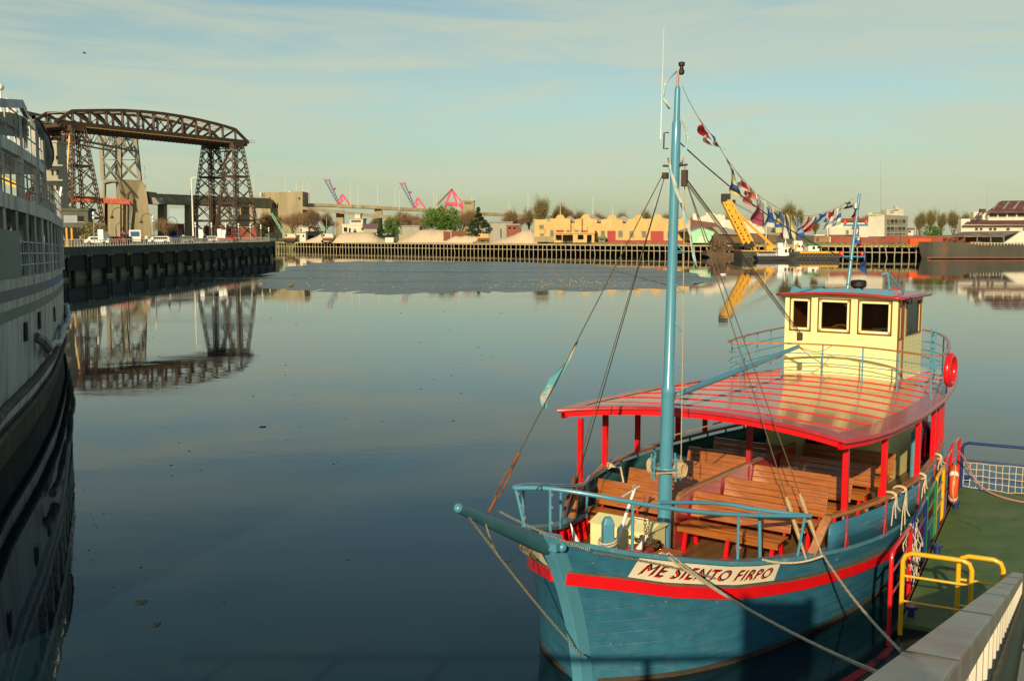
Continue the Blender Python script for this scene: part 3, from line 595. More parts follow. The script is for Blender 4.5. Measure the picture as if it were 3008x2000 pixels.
# roof
def zr(s, t, w): return 3.36 - .012 * (s - 3.8) - .17 * (t / w) ** 2
WR = [(3.75, 2.45), (4.2, 2.62), (5, 2.72), (7, 2.70), (9, 2.52), (10.5, 2.32), (12, 2.05), (13.4, 1.75)]
def front(t): return 3.7 + .10 * (1 - (t / 2.6) ** 2) * 2.2 - (.0 if t > 0 else .35 * (t / 2.6) ** 2)
m_ = B(); top = []
SS = [0, .03, .08, .15] + [.22 + .78 * k / 26 for k in range(27)]
def rp(f, g, dz=0):           # f 0..1 aft, g -1..1 across
    t0 = g * 2.6; s = front(t0) + (13.4 - front(t0)) * f; w = itp(WR, s) if g > 0 else itp(WR, s + .8)
    return Vector((s, g * w, zr(s, g * w, w) + dz))
m_.grid([[rp(f, g / 10) for g in range(-10, 11)] for f in SS])
m_.grid([[rp(f, g / 10, -.05) for g in range(-10, 11)] for f in SS])
m_.build('roof', 'roof', boat, smooth=True)
# edge trim and fascia
edge = [rp(0, g / 20) for g in range(-20, 21)]; sideP = [rp(f, 1) for f in SS]; sideS = [rp(f, -1) for f in SS]
loop = list(reversed(sideS)) + edge[1:-1] + sideP
m_ = B(); ctr = Vector((8, 0, 3.3)); rr = []
inn = [rp(f, -.87, .006) for f in reversed(SS)] + [rp(.03, g / 20 * .9, .006) for g in range(-19, 20)] + [rp(f, .87, .006) for f in SS]
for p, i_ in zip(loop, inn):
    d = (p - ctr); d.z = 0; d.normalize(); o_ = p + d * .03
    rr.append([i_ + Vector((0, 0, .004)), p + Vector((0, 0, .012)), o_ + Vector((0, 0, -.02)), o_ + Vector((0, 0, -.045)), p + Vector((0, 0, -.055))])
m_.grid(rr); m_.build('roof_trim', 'redroof', boat, smooth=True)
m_ = B(); rr = [[p + Vector((.03, 0, -.04)), p + Vector((.03, 0, -.15)), p + Vector((.09, 0, -.15)), p + Vector((.09, 0, -.04))] for p in [rp(0, g / 20 * .96) for g in range(-20, 21)]]
m_.grid([r + [r[0]] for r in rr]); m_.build('front_fascia', 'red', boat)
for side in (1, -1):
    m_ = B(); rr = [[p + Vector((0, -side * .06, -.05)), p + Vector((0, -side * .06, -.15)), p + Vector((0, -side * .12, -.15)), p + Vector((0, -side * .12, -.05))] for p in [rp(f, side) for f in SS]]
    m_.grid([r + [r[0]] for r in rr]); m_.build('side_beam', 'red', boat)
for k in range(12):
    s = 4.35 + .74 * k
    if s > 13: break
    m_ = B(); w = itp(WR, s) * .88; rr = []
    for j in range(15):
        t = w * (-1 + 2 * j / 14); ww = itp(WR, s); z = zr(s, t, ww) + .002
        rr.append([(s - .02, t, z), (s - .017, t, z + .014), (s + .017, t, z + .014), (s + .02, t, z)])
    m_.grid(rr); m_.build('roof_batten', 'red', boat)
for k in range(8):
    s = 4.2 + 1.2 * k; m_ = B(); w = itp(WR, s) - .1
    m_.grid([[(s, w * (j / 6), zr(s, w * j / 6, w) - .06), (s, w * (j / 6), zr(s, w * j / 6, w) - .14)] for j in range(-6, 7)]); o = m_.build('roof_beam', 'redroof', boat); o.modifiers.new('s', 'SOLIDIFY').thickness = .05
# posts
for s, side, dz in ((3.15, -1, 0), (4.6, -1, 0), (6.1, -1, 0), (7.75, -1, 0), (8.8, -1, 0), (10.2, -1, 0), (11.6, -1, 0), (4.2, 1, 0), (5.45, 1, 0), (7.3, 1, 0), (9.05, 1, 0), (9.8, 1, 0), (10.5, 1, 0), (11.3, 1, 0), (12.1, 1, 0), (13, 1, 0)):
    w = hw(s, itp(ZG, s)); mm = B(); mm.b2((s - .045, side * (w - .02) - .045, 1.98), (s + .045, side * (w - .02) + .045, 3.12 if s > 4 else 3.14)); pst = mm.build('roof_post', 'red', boat, bevel=.008)
    if side > 0 and s < 10:
        mm = B(); zb = itp(ZG, s) + .03; mm.b2((s - .014, w + .02, zb + .25), (s + .014, w + .045, 1.93)); mm.slab([(s - .014, w + .02, zb + .25), (s - .075, w + .02, zb + .02), (s + .075, w + .02, zb + .02), (s + .014, w + .02, zb + .25)], (0, .025, 0)); mm.build('post_strap', 'redroof', boat)
mm = B(); mm.b2((6.3, -.31, 1.1), (6.4, -.22, 3.25)); mm.build('roof_post', 'redroof', boat)
# ---- benches (part of the boat; seat, backrest, legs are sub-parts)
def bench(s, t0, t1, lab=None):
    o = bpy.data.objects.new('bench', None); col.objects.link(o); o.parent = boat; o.location = (s, 0, 1.08)
    q = B(); top = .87
    for k in range(4):
        z = .46 + k * .106; x = .05 + .03 * k; q.slab([(x, t0, z), (x + .028, t0, z + .1), (x + .056, t0, z + .1), (x + .028, t0, z)], (0, t1 - t0, 0))
    q.build('backrest', 'wood', o, bevel=.004)
    q = B()
    for k in range(4):
        x = -.42 + k * .105; z = .40 - (0.0 if k else .02); q.b2((x, t0, z), (x + .097, t1, z + .03))
    q.b2((-.44, t0, .31), (-.41, t1, .42)); q.build('seat', 'wood', o, bevel=.004)
    n = 3 if t1 - t0 > 1.2 else 2
    for k in range(n):
        t = t0 + .12 + (t1 - t0 - .24) * k / (n - 1)
        q = B(); q.bar((-.33, t, .39), (-.42, t, 0), .06, .05); q.bar((-.05, t, .39), (.06, t, 0), .06, .05); q.bar((-.40, t, .36), (.06, t, .36), .05, .05); q.bar((.11, t, .36), (.235, t, .84), .04, .03)
        q.b2((-.5, t - .06, 0), (-.34, t + .06, .015)); q.build('leg', 'red', o)
    return o
for s in (3.55, 4.65, 5.85, 7.05, 8.25): bench(s, -1.98, -.30)
for s in (3.8, 5.05, 6.3, 7.6, 8.85): bench(s, -.21, 1.55 + (.12 if s > 4 else 0))
# centre divider with curved wooden rail
m_ = B(); m_.slab([(3.35, -.27, 1.1), (3.42, -.27, 1.75), (3.6, -.27, 1.96), (8.6, -.27, 1.96), (8.6, -.27, 1.1)], (0, .03, 0)); m_.build('divider_panel', 'redroof', boat)
m_ = B(); pts = smooth_pts([(3.28, -.255, 1.12), (3.34, -.255, 1.7), (3.5, -.255, 1.98), (4.2, -.255, 2.0), (8.6, -.255, 2.0)], 2)
for a, b in zip(pts, pts[1:]): m_.bar(a, b + (b - a) * .03, .09, .05, (0, 1, 0) if abs((b - a).normalized().z) > .7 else (0, 0, 1))
m_.build('divider_rail', 'woodrail', boat)
# cabin under the wheelhouse
m_ = B(); m_.b2((9.75, -1.35, 1.08), (12.6, 1.2, 3.14)); cb = m_.build('lower_cabin', 'cream', boat)
m_ = B(); m_.b2((9.72, -.45, 1.1), (9.75, .2, 2.95)); m_.build('doorway', 'dark', cb)
m_ = B(); m_.b2((9.7, .35, 2.5), (9.74, .8, 2.9)); m_.b2((9.7, .85, 2.5), (9.74, 1.1, 2.9)); m_.build('notice', 'offwhite', cb)
m_ = B(); m_.b2((9.95, 1.21, 2.3), (10.6, 1.24, 2.85)); m_.build('window', 'glass', cb)
m_ = B(); m_.path([(10.9, 1.5, 1.1), (10.9, 1.5, 2.1)], .06, 10); m_.path([(10.9, 1.5, 2.1), (10.85, 1.6, 2.4), (10.8, 1.7, 2.2), (10.8, 1.65, 1.6)], .02, 8); m_.build('hand_pump', 'blue', boat, smooth=True)
# ---- wheelhouse
wh = bpy.data.objects.new('wheelhouse', None); col.objects.link(wh); wh.parent = boat
X0, X1, T0, T1, Z0, Z1 = 10.25, 12.1, -1.2, 1.25, 3.15, 5.0
wins = [(-1.09, -.6, 4.19, 4.93), (-.45, .27, 4.19, 4.93), (.42, 1.14, 4.19, 4.93)]
def wall_with_holes(axis, c, th, u0, u1, z0, z1, holes):
    """wall as strips around the holes; axis 0: plane x=c running along t; axis 1: plane t=c running along s"""
    mm = B(); us = sorted(set([u0, u1] + [h[0] for h in holes] + [h[1] for h in holes]))
    for a, b in zip(us, us[1:]):
        hs = [h for h in holes if h[0] <= a + 1e-6 and h[1] >= b - 1e-6]
        segs = [(z0, z1)] if not hs else [(z0, hs[0][2]), (hs[0][3], z1)]
        for s0, s1 in segs:
            if s1 - s0 < .005: continue
            if axis == 0: mm.b2((c, a, s0), (c + th, b, s1))
            else: mm.b2((a, c - th, s0), (b, c, s1))
    return mm
wall_with_holes(0, X0, .05, T0, T1, Z0, Z1, wins).build('wall', 'cream', wh)
swin = [(10.34, 10.55, 4.1, 4.85), (10.85, 11.95, 4.15, 4.9)]
wall_with_holes(1, T1, .05, X0 + .05, X1, Z0, Z1, swin).build('wall', 'cream2', wh)
wall_with_holes(1, T0 + .05, .05, X0 + .05, X1, Z0, Z1, []).build('wall', 'cream2', wh)
wall_with_holes(0, X1 - .05, .05, T0 + .05, T1 - .05, Z0, Z1, []).build('wall', 'cream2', wh)
M['wframe'] = mat('dark_varnish', (0.17, 0.05, 0.012), 0.35, 0.25, 12, coat=0.3)
for a, b, c, d in wins:
    q = B(); w = .028
    for (u0, u1, v0, v1) in ((a, b, d - w, d), (a, b, c, c + w), (a, a + w, c, d), (b - w, b, c, d)): q.b2((X0 - .025, u0, v0), (X0 + .01, u1, v1))
    fr_ = q.build('window_frame', 'wframe', wh)
    q = B(); a2, b2, c2, d2 = a + w, b - w, c + w, d - w; w2 = .05
    for (u0, u1, v0, v1) in ((a2, b2, d2 - w2, d2), (a2, b2, c2, c2 + w2), (a2, a2 + w2, c2, d2), (b2 - w2, b2, c2, d2)): q.b2((X0 - .012, u0, v0), (X0 + .02, u1, v1))
    q.build('inner_frame', 'cream2', fr_)
    q = B(); q.b2((X0 + .02, a2 + w2, c2 + w2), (X0 + .026, b2 - w2, d2 - w2))
    gm = bpy.data.materials.get('clear_window') 
    if not gm:
        gm = bpy.data.materials.new('clear_window'); gm.use_nodes = True; t = gm.node_tree; t.nodes.clear()
        g1 = N(t, 'ShaderNodeBsdfGlossy'); g1.inputs['Roughness'].default_value = 0.02; tr = N(t, 'ShaderNodeBsdfTransparent'); tr.inputs[0].default_value = (.75, .75, .7, 1)
        fz = N(t, 'ShaderNodeFresnel'); ms = N(t, 'ShaderNodeMixShader'); oo = N(t, 'ShaderNodeOutputMaterial')
        t.links.new(fz.outputs[0], ms.inputs[0]); t.links.new(tr.outputs[0], ms.inputs[1]); t.links.new(g1.outputs[0], ms.inputs[2]); t.links.new(ms.outputs[0], oo.inputs[0])
    q.build('pane', gm, fr_)
for a, b, c, d in swin:
    q = B(); w = .03
    for (u0, u1, v0, v1) in ((a, b, d - w, d), (a, b, c, c + w), (a, a + w, c, d), (b - w, b, c, d)): q.b2((u0, T1 - .01, v0), (u1, T1 + .02, v1))
    fr_ = q.build('window_frame', 'wframe', wh); q = B(); q.b2((a + w, T1 - .03, c + w), (b - w, T1 - .025, d - w)); q.build('pane', gm, fr_)
q = B(); q.b2((10.6, T1 + .001, Z0 + .05), (10.63, T1 + .03, Z1 - .02)); q.b2((10.27, T1 + .001, Z0 + .05), (10.3, T1 + .03, Z1 - .02)); q.build('door_edge', 'wframe', wh)
q = B()
for i in range(6):
    for j in range(9): q.ball((10.72 + i * .22, T1 + .002, 3.3 + j * .1), .011, 6)
q.build('rivets', 'brass', wh)
q = B(); q.b2((10.3, T0 + .06, 3.2), (12.0, T1 - .06, 3.25)); q.b2((10.32, -1.1, 3.25), (10.6, 1.15, 4.12)); q.build('console', 'wood', wh)
q = B(); q.path([Vector((10.75, -.1 + math.cos(a) * .34, 3.98 + math.sin(a) * .34)) for a in [k * math.pi / 12 for k in range(24)]], .03, 8, closed=True); q.build('steering_wheel', 'wood', wh, smooth=True)
q = B(); q.ball((10.7, .05, 4.8), .1, 14, (1, 1, .8)); q.build('cabin_lamp', 'white', wh, smooth=True)
q = B(); q.b2((12.0, -1.14, 3.3), (12.04, 1.18, 4.95)); q.b2((10.35, -1.14, 3.3), (12.0, -1.12, 4.95)); q.build('back_panelling', 'wood', wh)
q = B(); rr = []
for f in range(9):
    s = X0 - .14 + (X1 - X0 + .3) * f / 8; rr.append([Vector((s + (0 if f else .0) - .08 * (1 - (g / 8) ** 2) * (1 if f == 0 else 0), g / 8 * 1.38 + .02, 5.07 - .07 * (g / 8) ** 2)) for g in range(-8, 9)])
q.grid(rr); wr = q.build('wheelhouse_roof', 'redroof', wh, smooth=True); wr.modifiers.new('s', 'SOLIDIFY').thickness = .045
q = B(); pr = []
for k in range(8):
    a = -1.1 + k * .28; pr += [(a, 5.03), (a, 5.12 + .03 * (k < 6)), (a + .10, 5.17), (a + .2, 5.13), (a + .27, 5.08)]
lo = [(X0 + .02, t, 5.0) for t, z in reversed(pr)]
q.slab([(X0 + .02, t, z) for t, z in pr] + lo[:1] + lo[-1:], (.02, 0, 0)); q.build('wave_trim', 'blue', wh)
q = B(); q.path([(10.5, .95, 5.05), (10.5, .95, 5.14), (11.3, .95, 5.14), (11.3, .95, 5.05)], .016, 8); q.build('grab_rail', 'red', wh)
q = B(); q.path([(10.4, 1.3, 4.93), (10.4, 1.42, 4.93)], .03, 8); q.lathe((10.55, 1.38, 4.86), [(.05, 0), (.07, .02), (.07, .1), (.04, .14)], 12); q.build('side_lamp', 'black', wh, smooth=True)
q = B(); q.lathe((10.95, .18, 5.08), [(.1, 0), (.1, .06), (.17, .1), (.17, .2), (.14, .23), (.03, .24)], 18); q.build('cowl_vent', 'black', wh, smooth=True)
q = B(); q.path([(11.0, .85, 5.05), (10.95, .8, 5.48)], .028, 8); q.path([(11.5, 1.0, 5.05), (10.95, .8, 5.48)], .022, 8); q.path([(10.95, .8, 5.48), (10.9, .68, 5.44)], .03, 8); q.build('stay_bracket', 'blue', wh, smooth=True)
pm0 = Vector((10.7, .02, 5.05)); pm1 = Vector((11.2, .05, 7.2))
q = B(); q.path([pm0, pm0.lerp(pm1, .9), pm1], [.04, .032, .03], 12); sm_ = q.build('signal_mast', 'blue', wh, smooth=True)
for f, w in ((.36, .27), (.68, .27)):
    c = pm0.lerp(pm1, f); q = B(); q.tube(c + Vector((0, -w, 0)), c + Vector((0, w, .0)), .02, n=8); q.build('cross_arm', 'blue', sm_, smooth=True)
    for e_ in (-1, 1): q = B(); q.lathe(c + Vector((0, e_ * (w - .04), .02)), [(.025, 0), (.025, .015), (.035, .02), (.035, .08), (.02, .1)], 10); q.build('red_lamp', 'red', sm_, smooth=True)
q = B(); q.lathe(pm0.lerp(pm1, .84) + Vector((-.06, -.02, 0)), [(.03, 0), (.06, .02), (.06, .12), (.035, .16)], 12); q.build('mast_lamp', 'galv', sm_, smooth=True)
# upper deck railing
UR = [(12.6, -2.05, 4.05), (10.9, -2.05, 4.05), (9.3, -1.95, 4.03), (8.55, -1.78, 4.03), (8.5, -1.62, 4.03), (9.0, -.9, 4.02), (9.38, .15, 4.02), (9.2, 1.3, 4.02), (8.75, 2.2, 4.0), (8.75, 2.45, 4.0), (9.2, 2.5, 4.01), (10.5, 2.25, 4.02), (12.2, 1.75, 4.05), (13.2, 1.2, 4.08), (13.5, .4, 4.1), (13.3, -.6, 4.1), (12.6, -2.05, 4.05)]
def urp(z): return [Vector((p[0], p[1], z if z < 3.99 else p[2])) for p in UR]
q = B(); pts = smooth_pts(urp(4.03), 2)
for a, b in zip(pts, pts[1:]): q.bar(a, b, .06, .03)
q.build('upper_wood_rail', 'woodrail', boat)
for z in (3.45, 3.62, 3.82): rail('upper_rail_wire', smooth_pts([Vector((p[0], p[1], z)) for p in UR], 2), .010, 'blue', 6)
acc = 0; last = pts[0]
for a, b in zip(pts, pts[1:]):
    acc += (b - a).length
    if acc > .72:
        acc = 0; q = B(); q.tube((b.x, b.y, 3.16), b, .016, n=8); q.build('upper_stanchion', 'blue', boat, smooth=True)
q = B()
for k in range(6):
    z = 3.3 + k * .15; q.tube((12.3, 1.5, z), (12.55, 1.35, z), .012, n=6)
q.tube((12.3, 1.5, 3.15), (12.3, 1.5, 4.2), .018); q.tube((12.55, 1.35, 3.15), (12.55, 1.35, 4.2), .018); q.build('ladder', 'blue', boat)
# stern seat block and red aft bulwark seen under the roof
q = B(); q.b2((13.2, -.8, 1.1), (13.5, 1.1, 2.2)); q.build('stern_locker', 'red', boat)
# bobstay chain and rail chain (parts of the boat's rigging)
def chain(name, a, b, s, r=.010, link=.045, m='chain', parent=None):
    pts = sag(a, b, s, 40); L_ = sum((y - x).length for x, y in zip(pts, pts[1:])); n = max(4, int(L_ / link)); mm = MB(boat=parent is not None and parent is boat)
    cum = [0]
    for x, y in zip(pts, pts[1:]): cum.append(cum[-1] + (y - x).length)
    def at(d):
        for i in range(len(pts) - 1):
            if cum[i + 1] >= d: return pts[i].lerp(pts[i + 1], (d - cum[i]) / max(1e-9, cum[i + 1] - cum[i]))
        return pts[-1]
    for i in range(n):
        p0 = at(L_ * i / n); p1 = at(L_ * (i + 1.15) / n); d = (p1 - p0).normalized(); x = d.cross(Vector((0, 0, 1))).normalized()
        if i % 2: x = x.cross(d)
        w = link * .32; mm.path([p0 + x * w, p1 + x * w, p1 - x * w, p0 - x * w], r * .8, 4, closed=True)
    return mm.build(name, m, parent)
chain('bobstay_chain', (-2.4, .02, 2.98), (.0, .1, .45), .05, .0065, .04, parent=boat)
chain('guard_chain', (-1.85, .06, 2.92), (-.3, .42, 2.1), .03, .0065, .038, parent=boat); chain('guard_chain', (-.3, .46, 2.08), (1.35, 1.46, 1.48), -.03, .0065, .038, parent=boat)
wire((-2.1, .04, 2.85), (-.95, -.4, 2.0), .012, 'bow_line', 'rope', .22)
q = B(); q.path([(-.1, .16, .5), (-.05, .2, .46)], .03, 8); q.build('bobstay_shackle', 'blue', boat)
# ---- name board
def hullmap(u, v, off):      # u 0..1 along the board, v 0..1 up
    s = .32 + (2.66 - .32) * u; zt = itp(ZG, s) - .035; zb_ = itp(ZB, s) + .03
    sh = (v - .5) * .06; s += sh; return hp(s, zb_ + (zt - zb_) * v, 1, off)
q = B(); q.grid([[hullmap(i / 30, j / 6, .012) for j in range(7)] for i in range(31)]); M['board'] = mat('cream_name_board', (0.80, 0.72, 0.52), 0.5, 0.08, 6, c2=(0.45, 0.25, 0.12), thr=(0.68, 0.72), scale2=7)
nb = q.build('name_board', 'board', boat, smooth=True)
def lettering(txt, color, off, du, dv, name):
    cu = bpy.data.curves.new('txt', 'FONT'); cu.body = txt; cu.size = 1; cu.shear = .35; cu.offset = 0; cu.space_character = 1.12; cu.resolution_u = 3
    to = bpy.data.objects.new('txt', cu); col.objects.link(to); dg = bpy.context.evaluated_depsgraph_get(); me = bpy.data.meshes.new_from_object(to.evaluated_get(dg))
    bpy.data.objects.remove(to); bm = bmesh.new(); bm.from_mesh(me)
    bmesh.ops.triangulate(bm, faces=bm.faces)
    for _ in range(2):
        lg = [e for e in bm.edges if e.calc_length() > .18]
        if lg: bmesh.ops.subdivide_edges(bm, edges=lg, cuts=1)
    xs = [v.co.x for v in bm.verts]; ys = [v.co.y for v in bm.verts]; x0, x1, y0, y1 = min(xs), max(xs), min(ys), max(ys)
    for v in bm.verts:
        u = .045 + .905 * (v.co.x - x0) / (x1 - x0) + du; w = .24 + .58 * (v.co.y - y0) / (y1 - y0) + dv
        p = hullmap(u, w, off); v.co = Vector((p.x, -p.y, p.z))
    bm.to_mesh(me); bm.free(); me.materials.clear(); me.materials.append(color); o = bpy.data.objects.new(name, me); col.objects.link(o); o.parent = nb; return o
lettering('ME SIENTO FIRPO', M['red'], .016, -.008, -.07, 'lettering_shadow')
lettering('ME SIENTO FIRPO', M['black'], .020, 0, 0, 'lettering')
q = B(); q.grid([[hp(.35 + .65 * i / 8 - .75, 1.86 + .22 * j / 3 - .1, -1, .012) for j in range(4)] for i in range(9)]); q.build('starboard_name_board', 'board', boat)

# ================================================================ PONTOON, GANGWAY, NEAR QUAY
ZPN = 0.8
c0 = ZP(2640, 1828, ZPN); c1 = ZP(2815, 1430, ZPN); du = (c1 - c0).normalized(); dv = Vector((du.y, -du.x, 0)); PL = (c1 - c0).length
def pp_(u, v, z=0): return c0 + du * u + dv * v + Vector((0, 0, z))
pt = thing('pontoon', 'floating landing pontoon with worn green painted deck', 'pontoon', (c0.x, c0.y, 0))
def lc(p): return Vector(p) - Vector((c0.x, c0.y, 0))
q = MB(); q.slab([lc(pp_(0, 0)), lc(pp_(PL, 0)), lc(pp_(PL, 7)), lc(pp_(0, 7))], (0, 0, -.06)); q.build('deck', 'pontoon', pt)
q = MB(); q.slab([lc(pp_(0.02, .02, -.06)), lc(pp_(PL - .02, .02, -.06)), lc(pp_(PL - .02, 6.95, -.06)), lc(pp_(.02, 6.95, -.06))], (0, 0, -.75)); q.build('float', 'black', pt)
for u in (.35, 3.7, 7.0, 9.6):
    q = MB(); q.lathe(lc(pp_(u, .12)), [(.05, 0), (.05, .1), (.09, .12), (.09, .16)], 12); q.build('bollard', 'navy', pt, smooth=True)
q = MB(); q.bar(lc(pp_(0, .0, -.05)), lc(pp_(PL, 0, -.05)), .05, .1); q.build('edge_angle', 'rust', pt)
def hoop(name, label, a, b, h, material, r=.032, mids=(.35, .68), group='coloured tube railing panels round the pontoon', drop=.15):
    a = Vector(a); b = Vector(b); t = thing(name, label, 'railing', a, 0, group); d = b - a; L_ = d.length; d.normalize()
    k = .12; zz = Vector((0, 0, 1)); pts = [Vector((0, 0, -drop)), zz * (h - k), zz * (h - k * .3) + d * (k * .3), zz * h + d * k, zz * h + d * (L_ - k), zz * (h - k * .3) + d * (L_ - k * .3), zz * (h - k) + d * L_, d * L_ - zz * drop]
    q = MB(); q.path(pts, r, 12); q.build('frame', material, t, smooth=True)
    for m in mids: q = MB(); q.tube(zz * h * m, zz * h * m + d * L_, r * .55, n=8); q.build('mid_rail', material, t, smooth=True)
    return t
e = -.07
hoop('tube_railing', 'red tube railing panel nearest to the camera on the boat side of the pontoon', pp_(.0, e - .06, 0), pp_(1.55, e, 0), 1.02, 'red', drop=.35)
hoop('tube_railing', 'blue tube railing panel between the nearest red one and the green one', pp_(1.8, e, 0), pp_(3.45, e, 0), 1.02, 'navy', drop=.35)
hoop('tube_railing', 'green tube railing panel on the boat side of the pontoon', pp_(3.6, e, 0), pp_(4.95, e, 0), 1.02, 'greenp', drop=.35)
hoop('tube_railing', 'yellow tube railing panel between the green one and the lifebuoy', pp_(5.05, e, 0), pp_(6.3, e, 0), 1.02, 'yellow', drop=.35)
hoop('tube_railing', 'red tube railing panel carrying the orange lifebuoy', pp_(6.4, e, 0), pp_(7.6, e, 0), 1.05, 'red', drop=.35)
hoop('tube_railing', 'farthest red tube railing panel at the corner by the white net', pp_(7.75, e, 0), pp_(9.0, e + .05, 0), 1.1, 'red', drop=.1)
hoop('tube_railing', 'dark blue tube railing along the far end of the pontoon behind the net', pp_(PL - .02, .05, 0), pp_(PL - .02, 5.0, 0), 1.0, 'navy', mids=(.25, .62))
hoop('tube_railing', 'left yellow tube railing panel at the near end of the pontoon', pp_(-.05, .03, 0), pp_(-.05, .92, 0), 1.05, 'yellow', mids=(.33, .68), r=.034)
hoop('tube_railing', 'right yellow tube railing panel at the near end of the pontoon beside the gangway', pp_(.12, .74, 0), pp_(.12, 1.3, 0), 1.07, 'yellow', mids=(.33, .68), r=.034)
# net on the far railing
def net(name, label, f, nu, nv, r=.008, material='rope2'):
    mm = MB(); P_ = [[f(i / nu, j / nv) + Vector((random.uniform(-.012, .012),) * 3) for j in range(nv + 1)] for i in range(nu + 1)]
    for i in range(nu + 1): mm.path(P_[i], r, 4)
    for j in range(nv + 1): mm.path([P_[i][j] for i in range(nu + 1)], r, 4)
    return tag(mm.build(name, material), label, 'net')
net('net', 'white knotted net stretched on the far blue railing', lambda u, v: pp_(PL - .08, .1 + u * 4.6, .06 + v * .52 - .05 * math.sin(u * 9) ** 2 * (1 - v)), 36, 4)
mm = MB()
for k in range(46):
    u = 2.0 + random.uniform(-.5, .45); z = .95; p = pp_(u, e - .02, z + random.uniform(-.5, .05)); pts = [p]
    for j in range(6): p = p + Vector((random.uniform(-.05, .05), random.uniform(-.05, .05), -random.uniform(.03, .16))); pts.append(p)
    mm.path(pts, .007, 4)
tag(mm.build('torn_net', 'rope2'), 'bundle of torn white netting hanging on the boat side railing', 'net')
# lifebuoys
def lifebuoy(label, loc, R, r, ax, bands=True, material='orange', sq=1.0):
    t = thing('lifebuoy', label, 'lifebuoy', loc); ax = Vector(ax).normalized(); u = Vector((0, 0, 1)); v = ax.cross(u).normalized()
    c = [u * math.cos(a) * R + v * math.sin(a) * R * sq for a in [k * math.pi / 20 for k in range(40)]]
    q = MB(); q.path(c, r, 12, closed=True); q.build('ring', material, t, smooth=True)
    if bands:
        for a0 in (45, 135, 225, 315):
            pts = [u * math.cos(R_(a0 + j)) * R + v * math.sin(R_(a0 + j)) * R * sq for j in (-7, -3, 0, 3, 7)]
            q = MB(); q.path(pts, r * 1.04, 12); q.build('band', 'white', t, smooth=True)
        q = MB(); q.path([u * math.cos(a) * (R + r * 1.2) + v * math.sin(a) * (R + r * 1.2) * sq + ax * .02 * math.sin(3 * a) for a in [k * math.pi / 16 for k in range(32)]], .01, 5, closed=True); q.build('grab_line', 'rope2', t)
    return t
lifebuoy('orange lifebuoy with white bands hanging on the red pontoon railing', pp_(6.95, e + .13, .52), .31, .085, dv + du * .12)
lifebuoy('plain red ring lifebuoy hanging on the upper deck rail of the boat', fromboat(9.05, 2.62, 3.72), .27, .065, (.8, -.6, 0), False, 'red')
# hose and rope on the pontoon
q = MB(); q.path(smooth_pts([pp_(7.8, e, 1.05), pp_(8.3, .1, .9), pp_(8.7, .35, .2), pp_(8.3, .8, .03), pp_(8.0, 1.6, .03), pp_(8.0, 3.0, .03), pp_(8.1, 5.5, .03)], 3), .02, 8); tag(q.build('hose', mat('pink_hose', (.42, .2, .17), .5, .1), smooth=True), 'pinkish hose looping down onto the green pontoon deck', 'hose')
q = MB(); q.path(smooth_pts([pp_(.2, 2.6, .03), pp_(.75, 2.0, .03), pp_(.95, 1.2, .03), pp_(.5, .85, .03), pp_(.3, 1.3, .03), pp_(.4, 2.2, .03)], 3), .016, 6); tag(q.build('cable', 'black'), 'black cable looped on the near end of the pontoon deck', 'cable')
# gangway with wide aluminium hand rail
gA = ZP(2652, 2000, 5.42); gB = ZP(2990, 1681, 1.9); gd = (gB - gA); ghd = Vector((gd.x, gd.y, 0)).normalized(); gs = Vector((ghd.y, -ghd.x, 0))
gA2 = gA - gd * .14
gw = thing('gangway', 'sloping aluminium gangway rail with white balusters leading down to the pontoon', 'gangway', (gA.x, gA.y, 0)); g0 = Vector((gA.x, gA.y, 0))
q = MB(); a = gA2 - g0; b = gB - g0; W2 = .065
q.slab([a - gs * W2, b - gs * W2, b + gs * W2, a + gs * W2], (0, 0, -.035)); 
q.slab([a + gs * W2 + Vector((0, 0, -.001)), b + gs * W2 + Vector((0, 0, -.001)), b + gs * (W2 + .005) + Vector((0, 0, -.09)), a + gs * (W2 + .005) + Vector((0, 0, -.09))], gs * -.02)
q.slab([a - gs * W2 + Vector((0, 0, -.002)), b - gs * W2 + Vector((0, 0, -.002)), b - gs * (W2) + Vector((0, 0, -.09)), a - gs * (W2) + Vector((0, 0, -.09))], gs * .02)
q.build('hand_rail', 'alu', gw, bevel=.008)
for f in (.16, .3, .45, .62, .8):
    q = MB(); p = a.lerp(b, f); q.slab([p - gs * (W2 + .002) + Vector((0, 0, .001)), p + gs * (W2 + .004) + Vector((0, 0, .001)), p + gs * (W2 + .004) + ghd * .006 + Vector((0, 0, .001)), p - gs * (W2 + .002) + ghd * .006 + Vector((0, 0, .001))], (0, 0, .0025)); q.build('joint', 'quay', gw)
n = 30
for k in range(n + 1):
    p = a.lerp(b, k / n)
    q = MB(); o_ = gs * (W2 - .115); q.slab([p + o_ + Vector((0, 0, -.05)) - ghd * .035, p + o_ + Vector((0, 0, -.05)) + ghd * .035, p + o_ + Vector((0, 0, -.4)) + ghd * .035, p + o_ + Vector((0, 0, -.4)) - ghd * .035], gs * .11); q.build('baluster', 'offwhite', gw)
q = MB(); dn = Vector((0, 0, -.39)); q.bar(a + dn + gs * (W2 + .05), b + dn + gs * (W2 + .05), .07, .2); q.tube(a + Vector((0, 0, -.30)) + gs * (W2 + .05), b + Vector((0, 0, -.30)) + gs * (W2 + .05), .045, n=12); q.build('lower_rail', mat('dark_green_tube', (.035, .045, .012), .55, .3, 6, spec=.3), gw, smooth=True)
q = MB(); dn = Vector((0, 0, -1.05)); q.slab([a + dn, b + dn, b + dn + gs * 1.3, a + dn + gs * 1.3], (0, 0, -.08)); q.build('walkway', 'galv', gw)
q = MB(); q.bar(a + dn - Vector((0, 0, .1)), b + dn - Vector((0, 0, .1)), .06, .2); q.build('side_beam', 'galv', gw)
